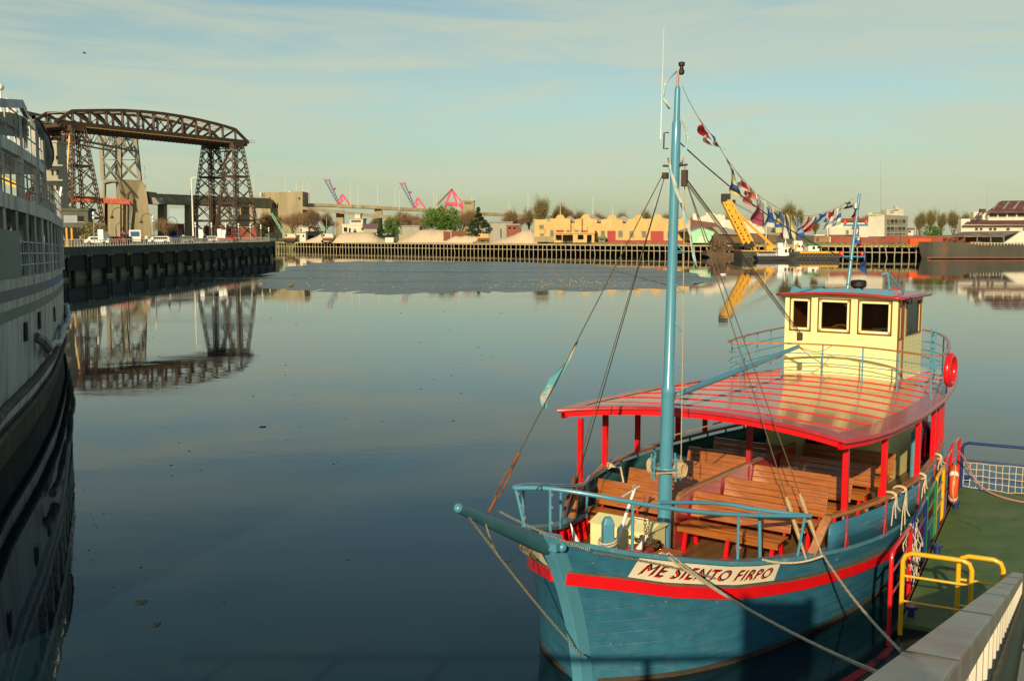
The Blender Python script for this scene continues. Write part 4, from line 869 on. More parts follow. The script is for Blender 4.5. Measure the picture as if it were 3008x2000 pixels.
net('net', 'white netting laced below the gangway rail', lambda u, v: gA2.lerp(gB, u) + gs * .06 + Vector((0, 0, -.54 - v * .5)), 150, 7, .006)
# near quay under the photographer (below the frame), its railing and an added unseen board behind throw the shadows on the hull
nq = MB(); nq.b2((-14, -30, -2), (9, .9, 4.55)); tag(nq.build('quay_block', 'quay'), 'concrete quay from which the picture is taken', 'quay')
nr = thing('quay_handrail', 'tube handrail along the near quay edge, below the picture', 'railing', (0, .7, 4.55))
q = MB(); q.tube((-9, 0, .92), (.5, 0, .92), .05, n=10); q.build('rail', 'galv', nr)
q = MB(); q.tube((-9, 0, .3), (.5, 0, .3), .03, n=10); q.build('rail', 'galv', nr)
for x in (-8.2, -6.6, -5, -3.45, -1.9, -.4): q = MB(); q.tube((x, 0, 0), (x, 0, .95), .06, n=10); q.build('post', 'galv', nr)
nbd = thing('shade_board', 'added unseen board behind the photographer, casting shade on the hull', 'board', (-.1, -1.3, 4.55))
q = MB(); q.b2((-1.06, -.05, .3), (.0, .05, 2.55)); q.build('panel', 'wood', nbd)
for x in (-1.0, -.05): q = MB(); q.b2((x - .05, .05, 0), (x + .05, .13, 2.6)); q.build('post', 'wood', nbd)
# mooring ropes
def rope(label, pts, r, s=0, mt='rope2', name='mooring_rope', ch=None):
    q = MB(); P_ = []
    for a, b in zip(pts, pts[1:]): P_ += sag(a, b, s, 16)
    q.path(P_, r, 8)
    for k in range(len(P_) - 1):         # lay of the strands
        a, b = P_[k], P_[k + 1]; m = int((b - a).length / .05)
        for j in range(m):
            c = a.lerp(b, j / m); d = (b - a).normalized(); x = d.cross(Vector((0, 0, 1))).normalized(); y = x.cross(d); w = j * 1.3 + k
            q.tube(c + (x * math.cos(w) + y * math.sin(w)) * r * .75, c + d * .05 + (x * math.cos(w + 1.3) + y * math.sin(w + 1.3)) * r * .75, r * .5, n=4)
    return tag(q.build(name, mt, smooth=True), label, 'rope')
post = fromboat(.95, -.2, 1.7)
rope('thick doubled mooring rope from the blue bow post across the hull to lower right', [fromboat(.85, -.02, 1.68), fromboat(.95, .82, 1.83), ZP(2600, 1985, 2.6)], .016, .10)
rope('thinner strand of the doubled mooring rope, hanging just below the thick one', [fromboat(.88, .03, 1.66), fromboat(1.0, .9, 1.83), ZP(2600, 1990, 2.6) + Vector((0, 0, .03))], .012, .13)
r2 = rope('single pale mooring rope from the wooden rail end down to the pontoon side', [fromboat(2.3, 1.75, 1.56), fromboat(3.3, 2.3, 1.47), ZP(2660, 1925, 2.2)], .017, .08)
q = MB(); rng = [lambda: 0]
# rope lashings with loose ends on the port wooden rail
for s, ln in ((5.6, .5), (6.1, .9), (7.3, .5), (9.2, .25)):
    c = fromboat(s, hw(s, itp(ZG, s)) + .02, 1.97); q = MB()
    for j in range(4): q.path([c + Vector((.6, .8, 0)) * (j * .025) + (Vector((.8, -.6, 0)) * math.cos(a) * .1 + Vector((0, 0, 1)) * math.sin(a) * .05) for a in [k * math.pi / 6 for k in range(12)]], .013, 5, closed=True)
    o_ = c + Vector((.8, -.6, 0)) * .12
    for j in range(3): q.path([o_, o_ + Vector((.05 * (j - 1), .04 * j, -ln * .4)), o_ + Vector((.07 * (j - 1), .0, -ln * (1 - .25 * j)))], .011, 5)
    tag(q.build('lashing', 'rope2', smooth=True), {5.6: 'rope knot tied on the wooden rail just aft of the second red port post', 6.1: 'rope knot with a long loose end hanging over the blue side panel', 7.3: 'rope knot at the foot of the third red port post', 9.2: 'small rope knot on the rail below the close pair of red posts'}[s], 'rope')
c = fromboat(4.6, -2.35, 1.98); q = MB()
for j in range(3): q.path([c + Vector((.6, .8, 0)) * (j * .03) + (Vector((.8, -.6, 0)) * math.cos(a) * .1 + Vector((0, 0, 1)) * math.sin(a) * .05) for a in [k * math.pi / 6 for k in range(12)]], .014, 5, closed=True)
q.path([c, c + Vector((.25, -.15, 0)), c + Vector((.3, -.18, -.25)), c + Vector((.25, -.15, -.5))], .02, 6)
tag(q.build('lashing', 'rope2', smooth=True), 'pale rope looped over the starboard rail by the second red post', 'rope')
# anchor
an = thing('anchor', 'white stocked anchor lying beside the cream box on the foredeck', 'anchor', fromboat(1.55, -.35, 1.1), BRZ)
A_ = lambda s, t, z: Vector((s, -t, z))
q = MB(); q.path([A_(.55, .05, 1.25), A_(.0, .0, .35)], [.022, .035], 10); q.build('shank', 'white', an, smooth=True)
q = MB(); q.path(smooth_pts([A_(-.1, -.75, .68), A_(-.08, -.6, .3), A_(0, -.3, .12), A_(0, .05, .1), A_(.02, .35, .25), A_(.0, .62, .62)], 2), [.01] + [.035] * 15 + [.01], 8) if False else q.path([A_(-.1, -.72, .72), A_(-.08, -.62, .42), A_(-.04, -.4, .2), A_(0, -.05, .12), A_(.02, .25, .25), A_(.02, .45, .5), A_(.0, .6, .75)], [.006, .05, .05, .045, .05, .05, .006], 8); q.build('flukes', 'white', an, smooth=True)
q = MB(); q.path([A_(.5, -.15, 1.1), A_(.6, .12, 1.3)], .018, 8); q.path([A_(.55, .05, 1.28) + Vector((math.cos(a) * .05, 0, math.sin(a) * .05)) for a in [k * math.pi / 6 for k in range(12)]], .012, 6, closed=True); q.build('stock', 'galv', an, smooth=True)
chain('chain', fromboat(2.05, -.1, 2.3), fromboat(1.8, .1, 1.3), .1, .01, .05, 'rust', None); tag(col.objects[-1] if False else bpy.data.objects[[o.name for o in bpy.data.objects if o.name.startswith('chain')][-1]], 'rusty chain hanging from the anchor ring', 'chain')
q = MB(); q.b2((0, 0, 0), (.32, .42, .3)); ob = q.build('wooden_crate', mat('orange_brown_board', (.45, .11, .03), .6, .15), bevel=.02); ob.location = fromboat(1.45, .35, 1.3); ob.rotation_euler = (0, 0, BRZ - 1.57); tag(ob, 'small orange brown wooden block against the front of the cream box', 'block')
q = MB(); q.b2((0, 0, 0), (.34, .3, .3)); ob = q.build('red_crate', 'reddoor', bevel=.03); ob.location = fromboat(1.5, -.1, 1.3); ob.rotation_euler = (0, 0, BRZ - 1.57); tag(ob, 'dull red tin lying under the anchor shank', 'tin')
q = MB(); random.seed(3)
for k in range(22):
    c = fromboat(1.65 + random.uniform(-.05, .05), .12 + random.uniform(-.2, .2), 1.66 + random.uniform(0, .09)); q.path([c + Vector((math.cos(a) * .05, math.sin(a) * .06, random.uniform(-.02, .02))) for a in [j * math.pi / 4 for j in range(8)]], .012, 4, closed=True)
tag(q.build('rope_heap', 'wire', smooth=True), 'dark tangled heap of line on top of the red tin', 'rope')
q = MB(); c = hp(-.1, 1.98, -1, .05); cc = fromboat(c.x, c.y, c.z)
for k in range(34):
    a = fromboat(-.45 + .016 * k, hp(-.45 + .016 * k, 2.05, -1, .05).y, 2.06 - .002 * k); b = fromboat(-.2 + .02 * k, hp(-.2 + .02 * k, 1.76, -1, .1).y, 1.76 - .004 * k); q.path([a, a.lerp(b, .5) + Vector((random.uniform(-.04, .04), random.uniform(-.03, .03), random.uniform(-.04, .02))), b], .006, 4)
tag(q.build('frayed_netting', 'rope'), 'frayed rope netting hanging on the starboard bow beside the stem', 'net')
# ---------------- string of signal flags between the masts
FC = {'w': (.66, .62, .5), 'r': (.42, .02, .03), 'b': (.03, .10, .34), 'y': (.62, .52, .2), 'k': (.02, .02, .03), 'm': (.36, .07, .12), 'p': (.75, .22, .2), 'l': (.25, .38, .5), 'o': (.55, .12, .04), 'g': (.3, .34, .33)}
FM = {k: mat('cloth_' + k, v, .85, .12, 3) for k, v in FC.items()}
def flag(label, tl, tr, bl, cols, vertical=False, dt=0.0, wob=.05):
    """tl, tr, bl as (px,py) seen on the boat's centre plane"""
    def tp(px, py):
        n = Vector((.8, -.6, 0)); r = ray(px, py); C0 = BO + n * (-.08 + dt); k = (C0 - Vector((0, 0, EYE))).dot(n) / r.dot(n); return Vector((0, 0, EYE)) + r * k
    a, b, c = tp(*tl), tp(*tr), tp(*bl); U_ = (b - a) * 1.35; V_ = (c - a) * 1.06; nn = Vector((.8, -.6, 0)); nu, nv = 8, 12; vs = []; fs = []
    for j in range(nv + 1):
        for i in range(nu + 1):
            u = i / nu; v = j / nv; vs.append(a + U_ * u + V_ * v + nn * (wob * math.sin(u * 5 + v * 3) * (.3 + v)) + Vector((0, 0, -1)) * .03 * math.sin(u * 3.1) + U_ * (.12 * math.sin(v * 4)))
    me = bpy.data.meshes.new('signal_flag'); 
    for j in range(nv):
        for i in range(nu): x = j * (nu + 1) + i; fs.append((x, x + 1, x + nu + 2, x + nu + 1))
    me.from_pydata([tuple(x) for x in vs], [], fs)
    for cc in cols: me.materials.append(FM[cc])
    for f in me.polygons:
        i = f.index % nu; j = f.index // nu; f.material_index = int((i / nu if vertical else j / nv) * len(cols)); f.use_smooth = True
    o = bpy.data.objects.new('signal_flag', me); col.objects.link(o); o.modifiers.new('s', 'SOLIDIFY').thickness = .003
    return tag(o, label, 'flag', 'signal flags on the line between the two masts')
FL = [('red flag uppermost on the flag line near the mast top', (2050, 346), (2073, 378), (2052, 372), 'r'), ('small dark red and white flag on the backstay below the uppermost red one', (2056, 384), (2078, 408), (2068, 402), 'rw'),
      ('curved blue and white flag second from the mast top', (2080, 385), (2100, 410), (2098, 410), 'bw'), ('tangled blue and yellow flag hanging long', (2131, 462), (2150, 490), (2145, 545), 'bywbky'),
      ('small red and cream flag to the right of the tangled one', (2161, 505), (2185, 530), (2168, 535), 'rw'), ('salmon pink flag below the tangled one', (2192, 537), (2213, 560), (2190, 560), 'p'), ('small salmon pink pennant on the backstay', (2188, 555), (2205, 580), (2186, 578), 'p'),
      ('large white over maroon flag, the biggest on the line', (2219, 565), (2238, 590), (2209, 633), 'wmm'), ('white and blue flag beside the large maroon one', (2245, 588), (2262, 602), (2247, 650), 'wbbw'),
      ('yellow flag with two blue bands', (2268, 608), (2285, 615), (2269, 672), 'ybyybyy'), ('upright flag striped blue, white and red', (2288, 620), (2304, 628), (2293, 688), 'bwrwb', True),
      ('black and yellow upright flag', (2309, 628), (2323, 631), (2313, 692), 'yky', True), ('grey over blue flag at the lowest point of the line', (2330, 634), (2345, 636), (2336, 692), 'gllb'),
      ('dark red, white and salmon flag blown to the left', (2374, 636), (2385, 636), (2347, 670), 'rwop', True), ('white and dark red flag blown to the left', (2390, 634), (2400, 634), (2362, 676), 'wkrr', True),
      ('blue and grey flag blown to the left', (2405, 628), (2424, 624), (2388, 655), 'bl'), ('dark red over white and blue flag', (2432, 622), (2448, 616), (2416, 670), 'rrwlw'),
      ('narrow white flag with a blue patch', (2458, 612), (2470, 606), (2446, 662), 'wwbwg'), ('small black and white flag next to the wheelhouse mast', (2479, 594), (2493, 592), (2480, 610), 'kgk'),
      ('dark red flag wrapped round the wheelhouse mast top', (2504, 596), (2512, 606), (2506, 630), 'r'), ('orange red flag behind the wheelhouse mast', (2511, 626), (2514, 626), (2509, 668), 'o'),
      ('blue, white and red flag hanging below the upper cross arm', (2519, 662), (2524, 668), (2512, 706), 'bbwb'), ('red flag hanging beside the upper cross arm', (2527, 700), (2530, 698), (2520, 722), 'r'), ('single blue flag hanging by the lower cross arm', (2539, 735), (2545, 760), (2530, 775), 'b')]
for f in FL: flag(*f)
def tpl(px, py):
    n = Vector((.8, -.6, 0)); r = ray(px, py); C0 = BO + n * -.08; k = (C0 - Vector((0, 0, EYE))).dot(n) / r.dot(n); return Vector((0, 0, EYE)) + r * k
q = MB(); q.path([tpl(*p) for p in [(2005, 255), (2020, 290), (2050, 344), (2075, 378), (2102, 412), (2130, 460), (2162, 503), (2190, 535), (2215, 563), (2243, 586), (2285, 612), (2310, 627), (2345, 634), (2385, 635), (2425, 623), (2460, 610), (2495, 592), (2507, 583)]], .006, 5)
tag(q.build('flag_line', 'rope'), 'thin line carrying the signal flags from mast top to wheelhouse mast', 'line')
# bird
q = MB(); p = W(248, 157, 120); q.path([p + Vector((-.22, 0, 0)), p + Vector((-.1, 0, .02)), p + Vector((.12, 0, 0)), p + Vector((.22, 0, .03))], [.01, .07, .06, .02], 8)
q.grid([[p + Vector((-.05, 0, .03)), p + Vector((.08, 0, .03))], [p + Vector((-.03, .25, .12)), p + Vector((.06, .25, .12))], [p + Vector((.03, .5, .05)), p + Vector((.05, .5, .05))]])
q.grid([[p + Vector((-.05, 0, .03)), p + Vector((.08, 0, .03))], [p + Vector((-.03, -.25, .12)), p + Vector((.06, -.25, .12))], [p + Vector((.03, -.5, .05)), p + Vector((.05, -.5, .05))]])
tag(q.build('bird', 'black', smooth=True), 'small dark bird flying high in the left of the sky', 'bird')

# ================================================================ GREY SHIP ON THE LEFT
ship = thing('moored_ship', 'big grimy white and grey passenger ship cut by the left edge of the picture', 'ship')
SP = [(-8.0, 14), (-11.2, 20), (-13.4, 26), (-15.3, 32), (-17.5, 38.3), (-19.9, 44.5), (-22.5, 51), (-24.9, 56.5), (-27.4, 62), (-31, 67)]   # water line plan
def sp_at(t):
    n = len(SP) - 1; x = t * n; i = min(n - 1, int(x)); f = x - i; return Vector((SP[i][0] + (SP[i + 1][0] - SP[i][0]) * f, SP[i][1] + (SP[i + 1][1] - SP[i][1]) * f, 0))
def snorm(t):
    a = sp_at(max(0, t - .02)); b = sp_at(min(1, t + .02)); d = (b - a).normalized(); return Vector((d.y, -d.x, 0))
NS = 46
def zsheer(t): return 5.35 - 1.0 * t + .0 * t
def hullp(t, z):
    zs = zsheer(t); f = z / zs
    off = .25 + .75 * (1 - (1 - max(0, f)) ** 2) if f > 0 else 0
    off = off * (.55 - .45 * t); return sp_at(t) + snorm(t) * (off - .15) + Vector((0, 0, z))
def plate(f0, f1, m, name, t0=0, t1=1, off=0.0, n=6):
    q = MB(); rr = []
    for k in range(NS + 1):
        t = t0 + (t1 - t0) * k / NS; zs = zsheer(t); rr.append([hullp(t, zs * (f0 + (f1 - f0) * j / n)) + snorm(t) * off for j in range(n + 1)])
    q.grid(rr); o = q.build(name, m, ship, smooth=True); return o
plate(-.1, .24, 'shipboot', 'boot_topping'); plate(.24, 1.0, 'shippaint', 'hull_plating')
plate(.78, .84, 'shipgreen', 'stripe', off=.012); plate(.84, .885, 'shippaint', 'stripe', off=.014); plate(.885, .945, 'shipblue', 'stripe', .42, 1, off=.012); plate(.885, .945, 'shipred', 'stripe', 0, .42, off=.012)
q = MB(); rr = []
for k in range(NS + 1):       # rubbing fender
    t = k / NS; rr.append(hullp(t, zsheer(t) * (.42 - .10 * (1 - t) ** 1)) + snorm(t) * .1)
q.path(rr, .12, 8); q.build('belting', 'shipboot', ship, smooth=True)
q = MB(); rr = []
for k in range(NS + 1):
    t = k / NS; rr.append(hullp(t, zsheer(t) * .2) + snorm(t) * .08)
q.path(rr, .09, 8); q.build('belting', 'shipboot', ship, smooth=True)
q = MB(); ps = []
for k in range(26):
    t = .36 + .6 * k / 25; ps.append(hullp(t, zsheer(t) * (.47 + .03 * math.sin(k * 1.1))) + snorm(t) * .24)
q.path(ps, [.13 + .03 * math.sin(k * 2.4) for k in range(26)], 8); fp = q.build('rope_fender', 'shippaint', ship, smooth=True)
q = MB(); c = hullp(.345, 2.7) + snorm(.345) * .15; q.path([c + Vector((0, -.3, .35)), c + Vector((.1, -.1, .25)), c + Vector((.1, .35, -.1))], .17, 8); q.build('bollard_roller', 'shippaint', ship, smooth=True)
for t, f in ((.30, .68), (.36, .7), (.47, .66), (.1, .66), (.2, .67)):
    q = MB(); n_ = snorm(t); c = hullp(t, zsheer(t) * f) + n_ * .03; d = Vector((-n_.y, n_.x, 0)); q.slab([c - d * .25 + Vector((0, 0, -.28)), c + d * .25 + Vector((0, 0, -.28)), c + d * .25 + Vector((0, 0, .28)), c - d * .25 + Vector((0, 0, .28))], n_ * .03); q.build('port_opening', 'dark', ship)
# patches and rust scars on the bow boot top
def band_path(t0, t1, zf, off=0.0, n=40): return [sp_at(t0 + (t1 - t0) * k / n) + snorm(t0 + (t1 - t0) * k / n) * off + Vector((0, 0, zf(t0 + (t1 - t0) * k / n))) for k in range(n + 1)]
O1 = .2
def deck_slab(name, zf, th, off0, off1, t0, t1, m='shippaint'):
    q = MB(); A = band_path(t0, t1, zf, off1); Bq = band_path(t0, t1, zf, off0); rr = []
    for a, b in zip(A, Bq): rr.append([b, a, a - Vector((0, 0, th)), b - Vector((0, 0, th)), b])
    q.grid(rr); q.poly(rr[-1][:4]); return q.build(name, m, ship)
deck_slab('main_deck', lambda t: zsheer(t) + .02, .1, -6, O1, 0, 1)
def z2(t): return 7.75 - 1.1 * t
deck_slab('promenade_deck', lambda t: z2(t), .42, -6, O1, 0, .985)
# set-back deck house between main and promenade deck
q = MB(); A = band_path(0, .93, lambda t: zsheer(t), -1.1); q.grid([[a, Vector((a.x, a.y, z2(.4) - .1))] for a in A]); q.build('deck_house_wall', mat('ship_house_paint', (.42, .39, .30), .6, .12, .5, c2=(.25, .2, .13), thr=(.5, .75)), ship)
for t in [.22 + .055 * k for k in range(12)]:
    q = MB(); n_ = snorm(t); c = sp_at(t) - n_ * 1.06 + Vector((0, 0, 6.1)); d = Vector((-n_.y, n_.x, 0)); q.slab([c - d * .35 + Vector((0, 0, -.5)), c + d * .35 + Vector((0, 0, -.5)), c + d * .35 + Vector((0, 0, .5)), c - d * .35 + Vector((0, 0, .5))], n_ * .03); q.build('window', 'glass', ship)
for k in range(22):           # pillars between decks
    t = .15 + .8 * k / 21; n_ = snorm(t); a = sp_at(t) + n_ * (O1 - .1); q = MB(); q.bar(a + Vector((0, 0, zsheer(t))), a + Vector((0, 0, z2(t) - .4)), .16, .12); q.build('pillar', 'shippaint', ship)
def railing(t0, t1, zf, hgt, off, rails, step, m='shippaint', n=40, r=.028):
    for h in rails: q = MB(); q.path(band_path(t0, t1, lambda t: zf(t) + h, off, n), r, 5); q.build('rail', m, ship)
    k = 0; t = t0
    while t < t1: 
        a = sp_at(t) + snorm(t) * off; q = MB(); q.tube(a + Vector((0, 0, zf(t))), a + Vector((0, 0, zf(t) + hgt)), r, n=5); q.build('stanchion', m, ship); t += step
railing(.3, .97, zsheer, 1.05, O1 - .06, (.35, .7, 1.05), .02)
railing(.05, .97, z2, 1.1, O1 - .06, (.37, .74, 1.1), .02)
q = MB(); A = band_path(0, .3, lambda t: zsheer(t), O1 - .02); q.grid([[a, a + Vector((0, 0, 1.35))] for a in A]); o = q.build('bow_bulwark', 'shipgreen', ship); o.modifiers.new('s', 'SOLIDIFY').thickness = .05
q = MB(); A = band_path(.3, .98, lambda t: zsheer(t) + .05, O1 - .1, 60); q.grid([[a, a + Vector((0, 0, .9))] for a in A]); wm_ = q.build('mesh_screen', 'shippaint', ship)
wf = wm_.modifiers.new('w', 'WIREFRAME'); wf.thickness = .03
# upper deck: bridge wing, screens, boat deck
def z3(t): return 9.2 - .2 * t
deck_slab('boat_deck', lambda t: z3(t), .35, -4, O1 - .25, .08, .52)
q = MB(); A = band_path(.12, .5, lambda t: z3(t) - .35, O1 - .2)
railing(.1, .5, z3, 1.0, O1 - .3, (.5, 1.0), .035)
for t in (.12, .2, .28, .36, .44, .51): q = MB(); a = sp_at(t) + snorm(t) * (O1 - .3); q.bar(a + Vector((0, 0, z2(t))), a + Vector((0, 0, z3(t) + 1.0)), .2, .14); q.build('pillar', 'shippaint', ship)
# big angled frames at bridge front
q = MB(); q.bar(ZP(-30, 300, 9.9) if False else W(-60, 300, 27), W(62, 306, 32), .12, .25); q.bar(W(62, 306, 32), W(74, 330, 34), .12, .25); q.bar(W(74, 330, 34), W(74, 430, 35), .14, .2); q.build('top_frame', 'shippaint', ship)
q = MB(); q.grid([[W(-60, 325, 29), W(-60, 395, 29)], [W(25, 330, 32), W(25, 400, 32)], [W(70, 345, 35), W(70, 405, 35)]]); o = q.build('dodger', 'greyren', ship); o.modifiers.new('s', 'SOLIDIFY').thickness = .06
cu = bpy.data.curves.new('t', 'FONT')
q = MB(); q.grid([[W(105, 545, 50), W(100, 640, 50)], [W(140, 590, 57), W(140, 665, 57)], [W(172, 640, 63), W(172, 690, 63)]]); o = q.build('spray_screen', 'shippaint', ship); o.modifiers.new('s', 'SOLIDIFY').thickness = .08
q = MB(); q.grid([[W(105, 500, 50), W(105, 560, 50)], [W(140, 590, 57), W(140, 650, 57)]]); o = q.build('spray_screen', 'shippaint', ship); o.modifiers.new('s', 'SOLIDIFY').thickness = .08
# radar domes and lights
for (x, y, D, r) in ((0, 257, 40, .13), (22, 300, 40, .15), (42, 328, 40, .12)):
    q = MB(); c = W(x, y, D); q.ball(c, r * 1.15, 14, (1, 1, .9)); q.tube(c - Vector((0, 0, r)), c - Vector((0, 0, 1.4)), .05); q.build('searchlight', 'white', ship, smooth=True)
q = MB(); q.bar(W(-20, 345, 40), W(60, 345, 42), .06); q.build('yard', 'white', ship)
# yellow panel beyond the superstructure openings
q = MB(); q.slab([W(-10, 505, 58), W(55, 540, 58), W(55, 555, 58), W(-10, 530, 58)], (0, .3, 0)); q.build('yellow_panel', 'yellow', ship)
for (x0, y0, x1, y1) in ((0, 400, 95, 470), (0, 455, 100, 500)): q = MB(); q.bar(W(x0 - 20, y0 + 10, 36), W(x1, y1, 42), .35, .3); q.build('davit_beam', 'shippaint', ship)
# lifeboat hanging outboard
lb = thing('lifeboat', 'grey lifeboat slung bow out above the deck of the moored ship', 'lifeboat', W(118, 410, 45)); q = MB(); rr = []; e0 = W(98, 345, 42) - lb.location; e1 = W(142, 492, 48) - lb.location
for k in range(15):
    u = k / 14; w = math.sin(math.pi * min(.985, max(.015, u))) ** .55; c = e0.lerp(e1, u); rr.append([c + Vector((math.cos(a) * .42 * w, 0, math.sin(a) * .55 * w)) for a in [j * math.pi / 8 for j in range(17)]])
q.grid(rr); q.build('boat_hull', mat('lifeboat_grey', (.26, .28, .25), .6, .2, 1, c2=(.15, .15, .12)), lb, smooth=True)
q = MB(); q.path([r[0] + Vector((.03, 0, .05 * math.sin(i * 1.6))) for i, r in enumerate(rr)], .04, 5); q.build('grab_line', 'rust', lb)
q = MB(); q.path([r[12] for r in rr], .05, 5); q.build('keel', 'shippaint', lb)
for (x, y, D, lbl) in ((138, 655, 60, 'red and white ring lifebuoy on the promenade rail of the grey ship'), (112, 600, 54, 'reddish lifebuoy high on the grey ship near the lifeboat')):
    lifebuoy(lbl, W(x - 12, y - 20, D * .72), .3, .08, (.9, -.35, 0))
q = MB(); c = W(162, 562, 60); q.slab([c, c + Vector((.1, 0, -.8)), c + Vector((.25, 0, -.8)), c + Vector((.15, 0, 0))], (0, .1, 0)); q.slab([c + Vector((.3, 0, .25)), c + Vector((.15, 0, -.5)), c + Vector((.27, 0, -.5)), c + Vector((.42, 0, .25))], (0, .1, 0)); tag(q.build('folded_sign', 'white'), 'white angular folded frame catching the sun at the far end of the ship', 'frame')

# ================================================================ TRANSPORTER BRIDGE
bd = Vector((.5, .865, 0)).normalized(); bt = Vector((bd.y, -bd.x, 0)); BP = Vector((-151, 344, 0))
br = thing('transporter_bridge', 'dark brown rusty transporter bridge with arched truss girder on lattice towers', 'bridge', BP)
def bp(u, w, z): return bd * u - bt * w + Vector((0, 0, z))
ARC = [(0, 43.6), (6.3, 47.7), (13.1, 48.5), (20, 49.3), (27, 50.0), (36, 50.5), (45, 50.7), (54.5, 50.5), (62, 50.1), (70.5, 49.4), (76, 48.8), (81, 48.1), (87.5, 43.8)]
def lattice_bar(q, a, b, w, h, n, side, t=.12):
    """box-like lattice member: four chords with zigzag"""
    a = Vector(a); b = Vector(b); s = Vector(side).normalized(); d = (b - a).normalized(); up = s.cross(d)
    for i, j in ((-1, -1), (1, -1), (1, 1), (-1, 1)): q.bar(a + s * i * w / 2 + up * j * h / 2, b + s * i * w / 2 + up * j * h / 2, t)
    for k in range(n):
        p0 = a.lerp(b, k / n); p1 = a.lerp(b, (k + 1) / n); sg = 1 if k % 2 else -1
        for j in (-1, 1): q.bar(p0 + s * sg * w / 2 + up * j * h / 2, p1 - s * sg * w / 2 + up * j * h / 2, t * .7)
        for i in (-1, 1): q.bar(p0 + s * i * w / 2 + up * sg * h / 2, p1 + s * i * w / 2 - up * sg * h / 2, t * .7)
def truss(w0, mt, name, parent, arc=ARC, P=bp, zb=43.0, zt=44.3, npan=11):
    q = MB()
    q.bar(P(-.8, w0, (zb + zt) / 2), P(arc[-1][0] + .8, w0, (zb + zt) / 2), .55, zt - zb); q.build('bottom_chord', mt, parent)
    q = MB(); pts = [P(u, w0, itp(arc, u)) for u, _ in arc]
    for a, b in zip(pts, pts[1:]): q.bar(a, b, .8, 1.0)
    q.build('top_chord', mt, parent)
    q = MB(); us = [arc[1][0] + (arc[-2][0] - arc[1][0]) * k / npan for k in range(npan + 1)]
    for i, u in enumerate(us):
        q.bar(P(u, w0, zt), P(u, w0, itp(arc, u)), .6, .8)
        if i < npan:
            v = us[i + 1]
            if i < npan / 2 - .6: q.bar(P(u, w0, itp(arc, u)), P(v, w0, zt), .6, .7)
            elif i > npan / 2 - .4: q.bar(P(u, w0, zt), P(v, w0, itp(arc, v)), .6, .7)
            else: q.bar(P(u, w0, itp(arc, u)), P(v, w0, zt), .3); q.bar(P(u, w0, zt), P(v, w0, itp(arc, v)), .3)
            if 0 < i < npan - 1: q.bar(P(u, w0, zt), P((u + v) / 2, w0, (zt + itp(arc, u)) / 2), .2)
    q.build('web', mt, parent)
WB = 13.5
truss(0, 'steel', 'near', br); truss(WB, 'steel', 'far', br)
q = MB()
for k in range(44):
    u = 1 + k * 2.0; q.bar(bp(u, -.3, 42.5), bp(u, WB + .3, 42.5), .5, 1.1)
q.build('cross_girders', 'steel', br)
q = MB()
for k in range(13):
    u = 6.3 + k * 6.2; q.bar(bp(u, 0, itp(ARC, u)), bp(u, WB, itp(ARC, u)), .3)
    if k < 12: q.bar(bp(u, 0, itp(ARC, u)), bp(u + 6.2, WB, itp(ARC, u + 6.2)), .18); q.bar(bp(u, WB, itp(ARC, u)), bp(u + 6.2, 0, itp(ARC, u + 6.2)), .18)
q.build('top_bracing', 'greysteel', br)
q = MB(); q.bar(bp(7, -.5, 42.75), bp(80, -.5, 42.75), .25, .28); q.path([bp(7, -.5, 42.75), bp(5.2, -.4, 41.8), bp(4.6, -.4, 39.5)], .18, 5); q.bar(bp(4.6, -.4, 39.5), bp(1.6, -.4, 15.5), .5, .5); q.path([bp(80, -.5, 42.75), bp(82, -.4, 41.2), bp(83, -.4, 39.5)], .16, 5); q.build('cable_duct', 'gold', br)
q = MB()
for k in range(10): u = 89 + k * .3; q.bar(bp(u, 0, 43.5), bp(u, 0, 44.6), .05)
q.bar(bp(88, 0, 44.6), bp(92, 0, 44.6), .07); q.bar(bp(88, 0, 43.5), bp(92, 0, 43.5), .1); q.build('end_gallery', 'greysteel', br)
q = MB()
for k in range(60): u = 18 + k; q.tube(bp(u, WB + .5, 52.3), bp(u, WB + .5, 51), .03, n=3)
q.path([bp(u, WB + .5, 52.3) for u in range(-30, 60, 5)], .05, 4)
def trestle(u0, w0, mt, nm, topw=4.6, bu=13.0, bw=11.5, lean_u=0):
    zt, z0 = 41.6, 3.6; cn = []; n = 6
    def corner(f, i, j):
        hu = (topw + (bu - topw) * f) / 2; hw_ = (3.6 + (bw - 3.6) * f) / 2; return bp(u0 + lean_u * f + i * hu, w0 + j * hw_, zt + (z0 - zt) * f)
    root = bpy.data.objects.new('tower', None); col.objects.link(root); root.parent = br
    q = MB()
    for i, j in ((-1, -1), (1, -1), (1, 1), (-1, 1)):
        a = corner(0, i, j); b = corner(1, i, j); lattice_bar(q, a, b, .9, .9, 24, bd, .2)
    q.build('leg', mt, root)
    lv = [0, .10, .20, .32, .45, .60, .78, 1.0]
    q = MB(); ed = [((-1, -1), (1, -1)), ((1, -1), (1, 1)), ((1, 1), (-1, 1)), ((-1, 1), (-1, -1))]
    for f0, f1 in zip(lv, lv[1:]):
        for (a, b) in ed:
            A = corner(f0, *a); Bq = corner(f0, *b); Cq = corner(f1, *a); D = corner(f1, *b); q.bar(A, D, .24); q.bar(Bq, Cq, .24)
    q.build('cross_bracing', mt, root)
    for f in (.32, .60, .78):
        q = MB()
        for (a, b) in ed: q.bar(corner(f, *a), corner(f, *b), .3, .8)
        q.build('horizontal_strut', mt, root)
    q = MB(); q.box(tuple(bp(u0, w0, zt + .3)), (topw + 1.2, 4.2, 1.8), math.atan2(bd.y, bd.x)); q.build('cap', mt, root)
    return root
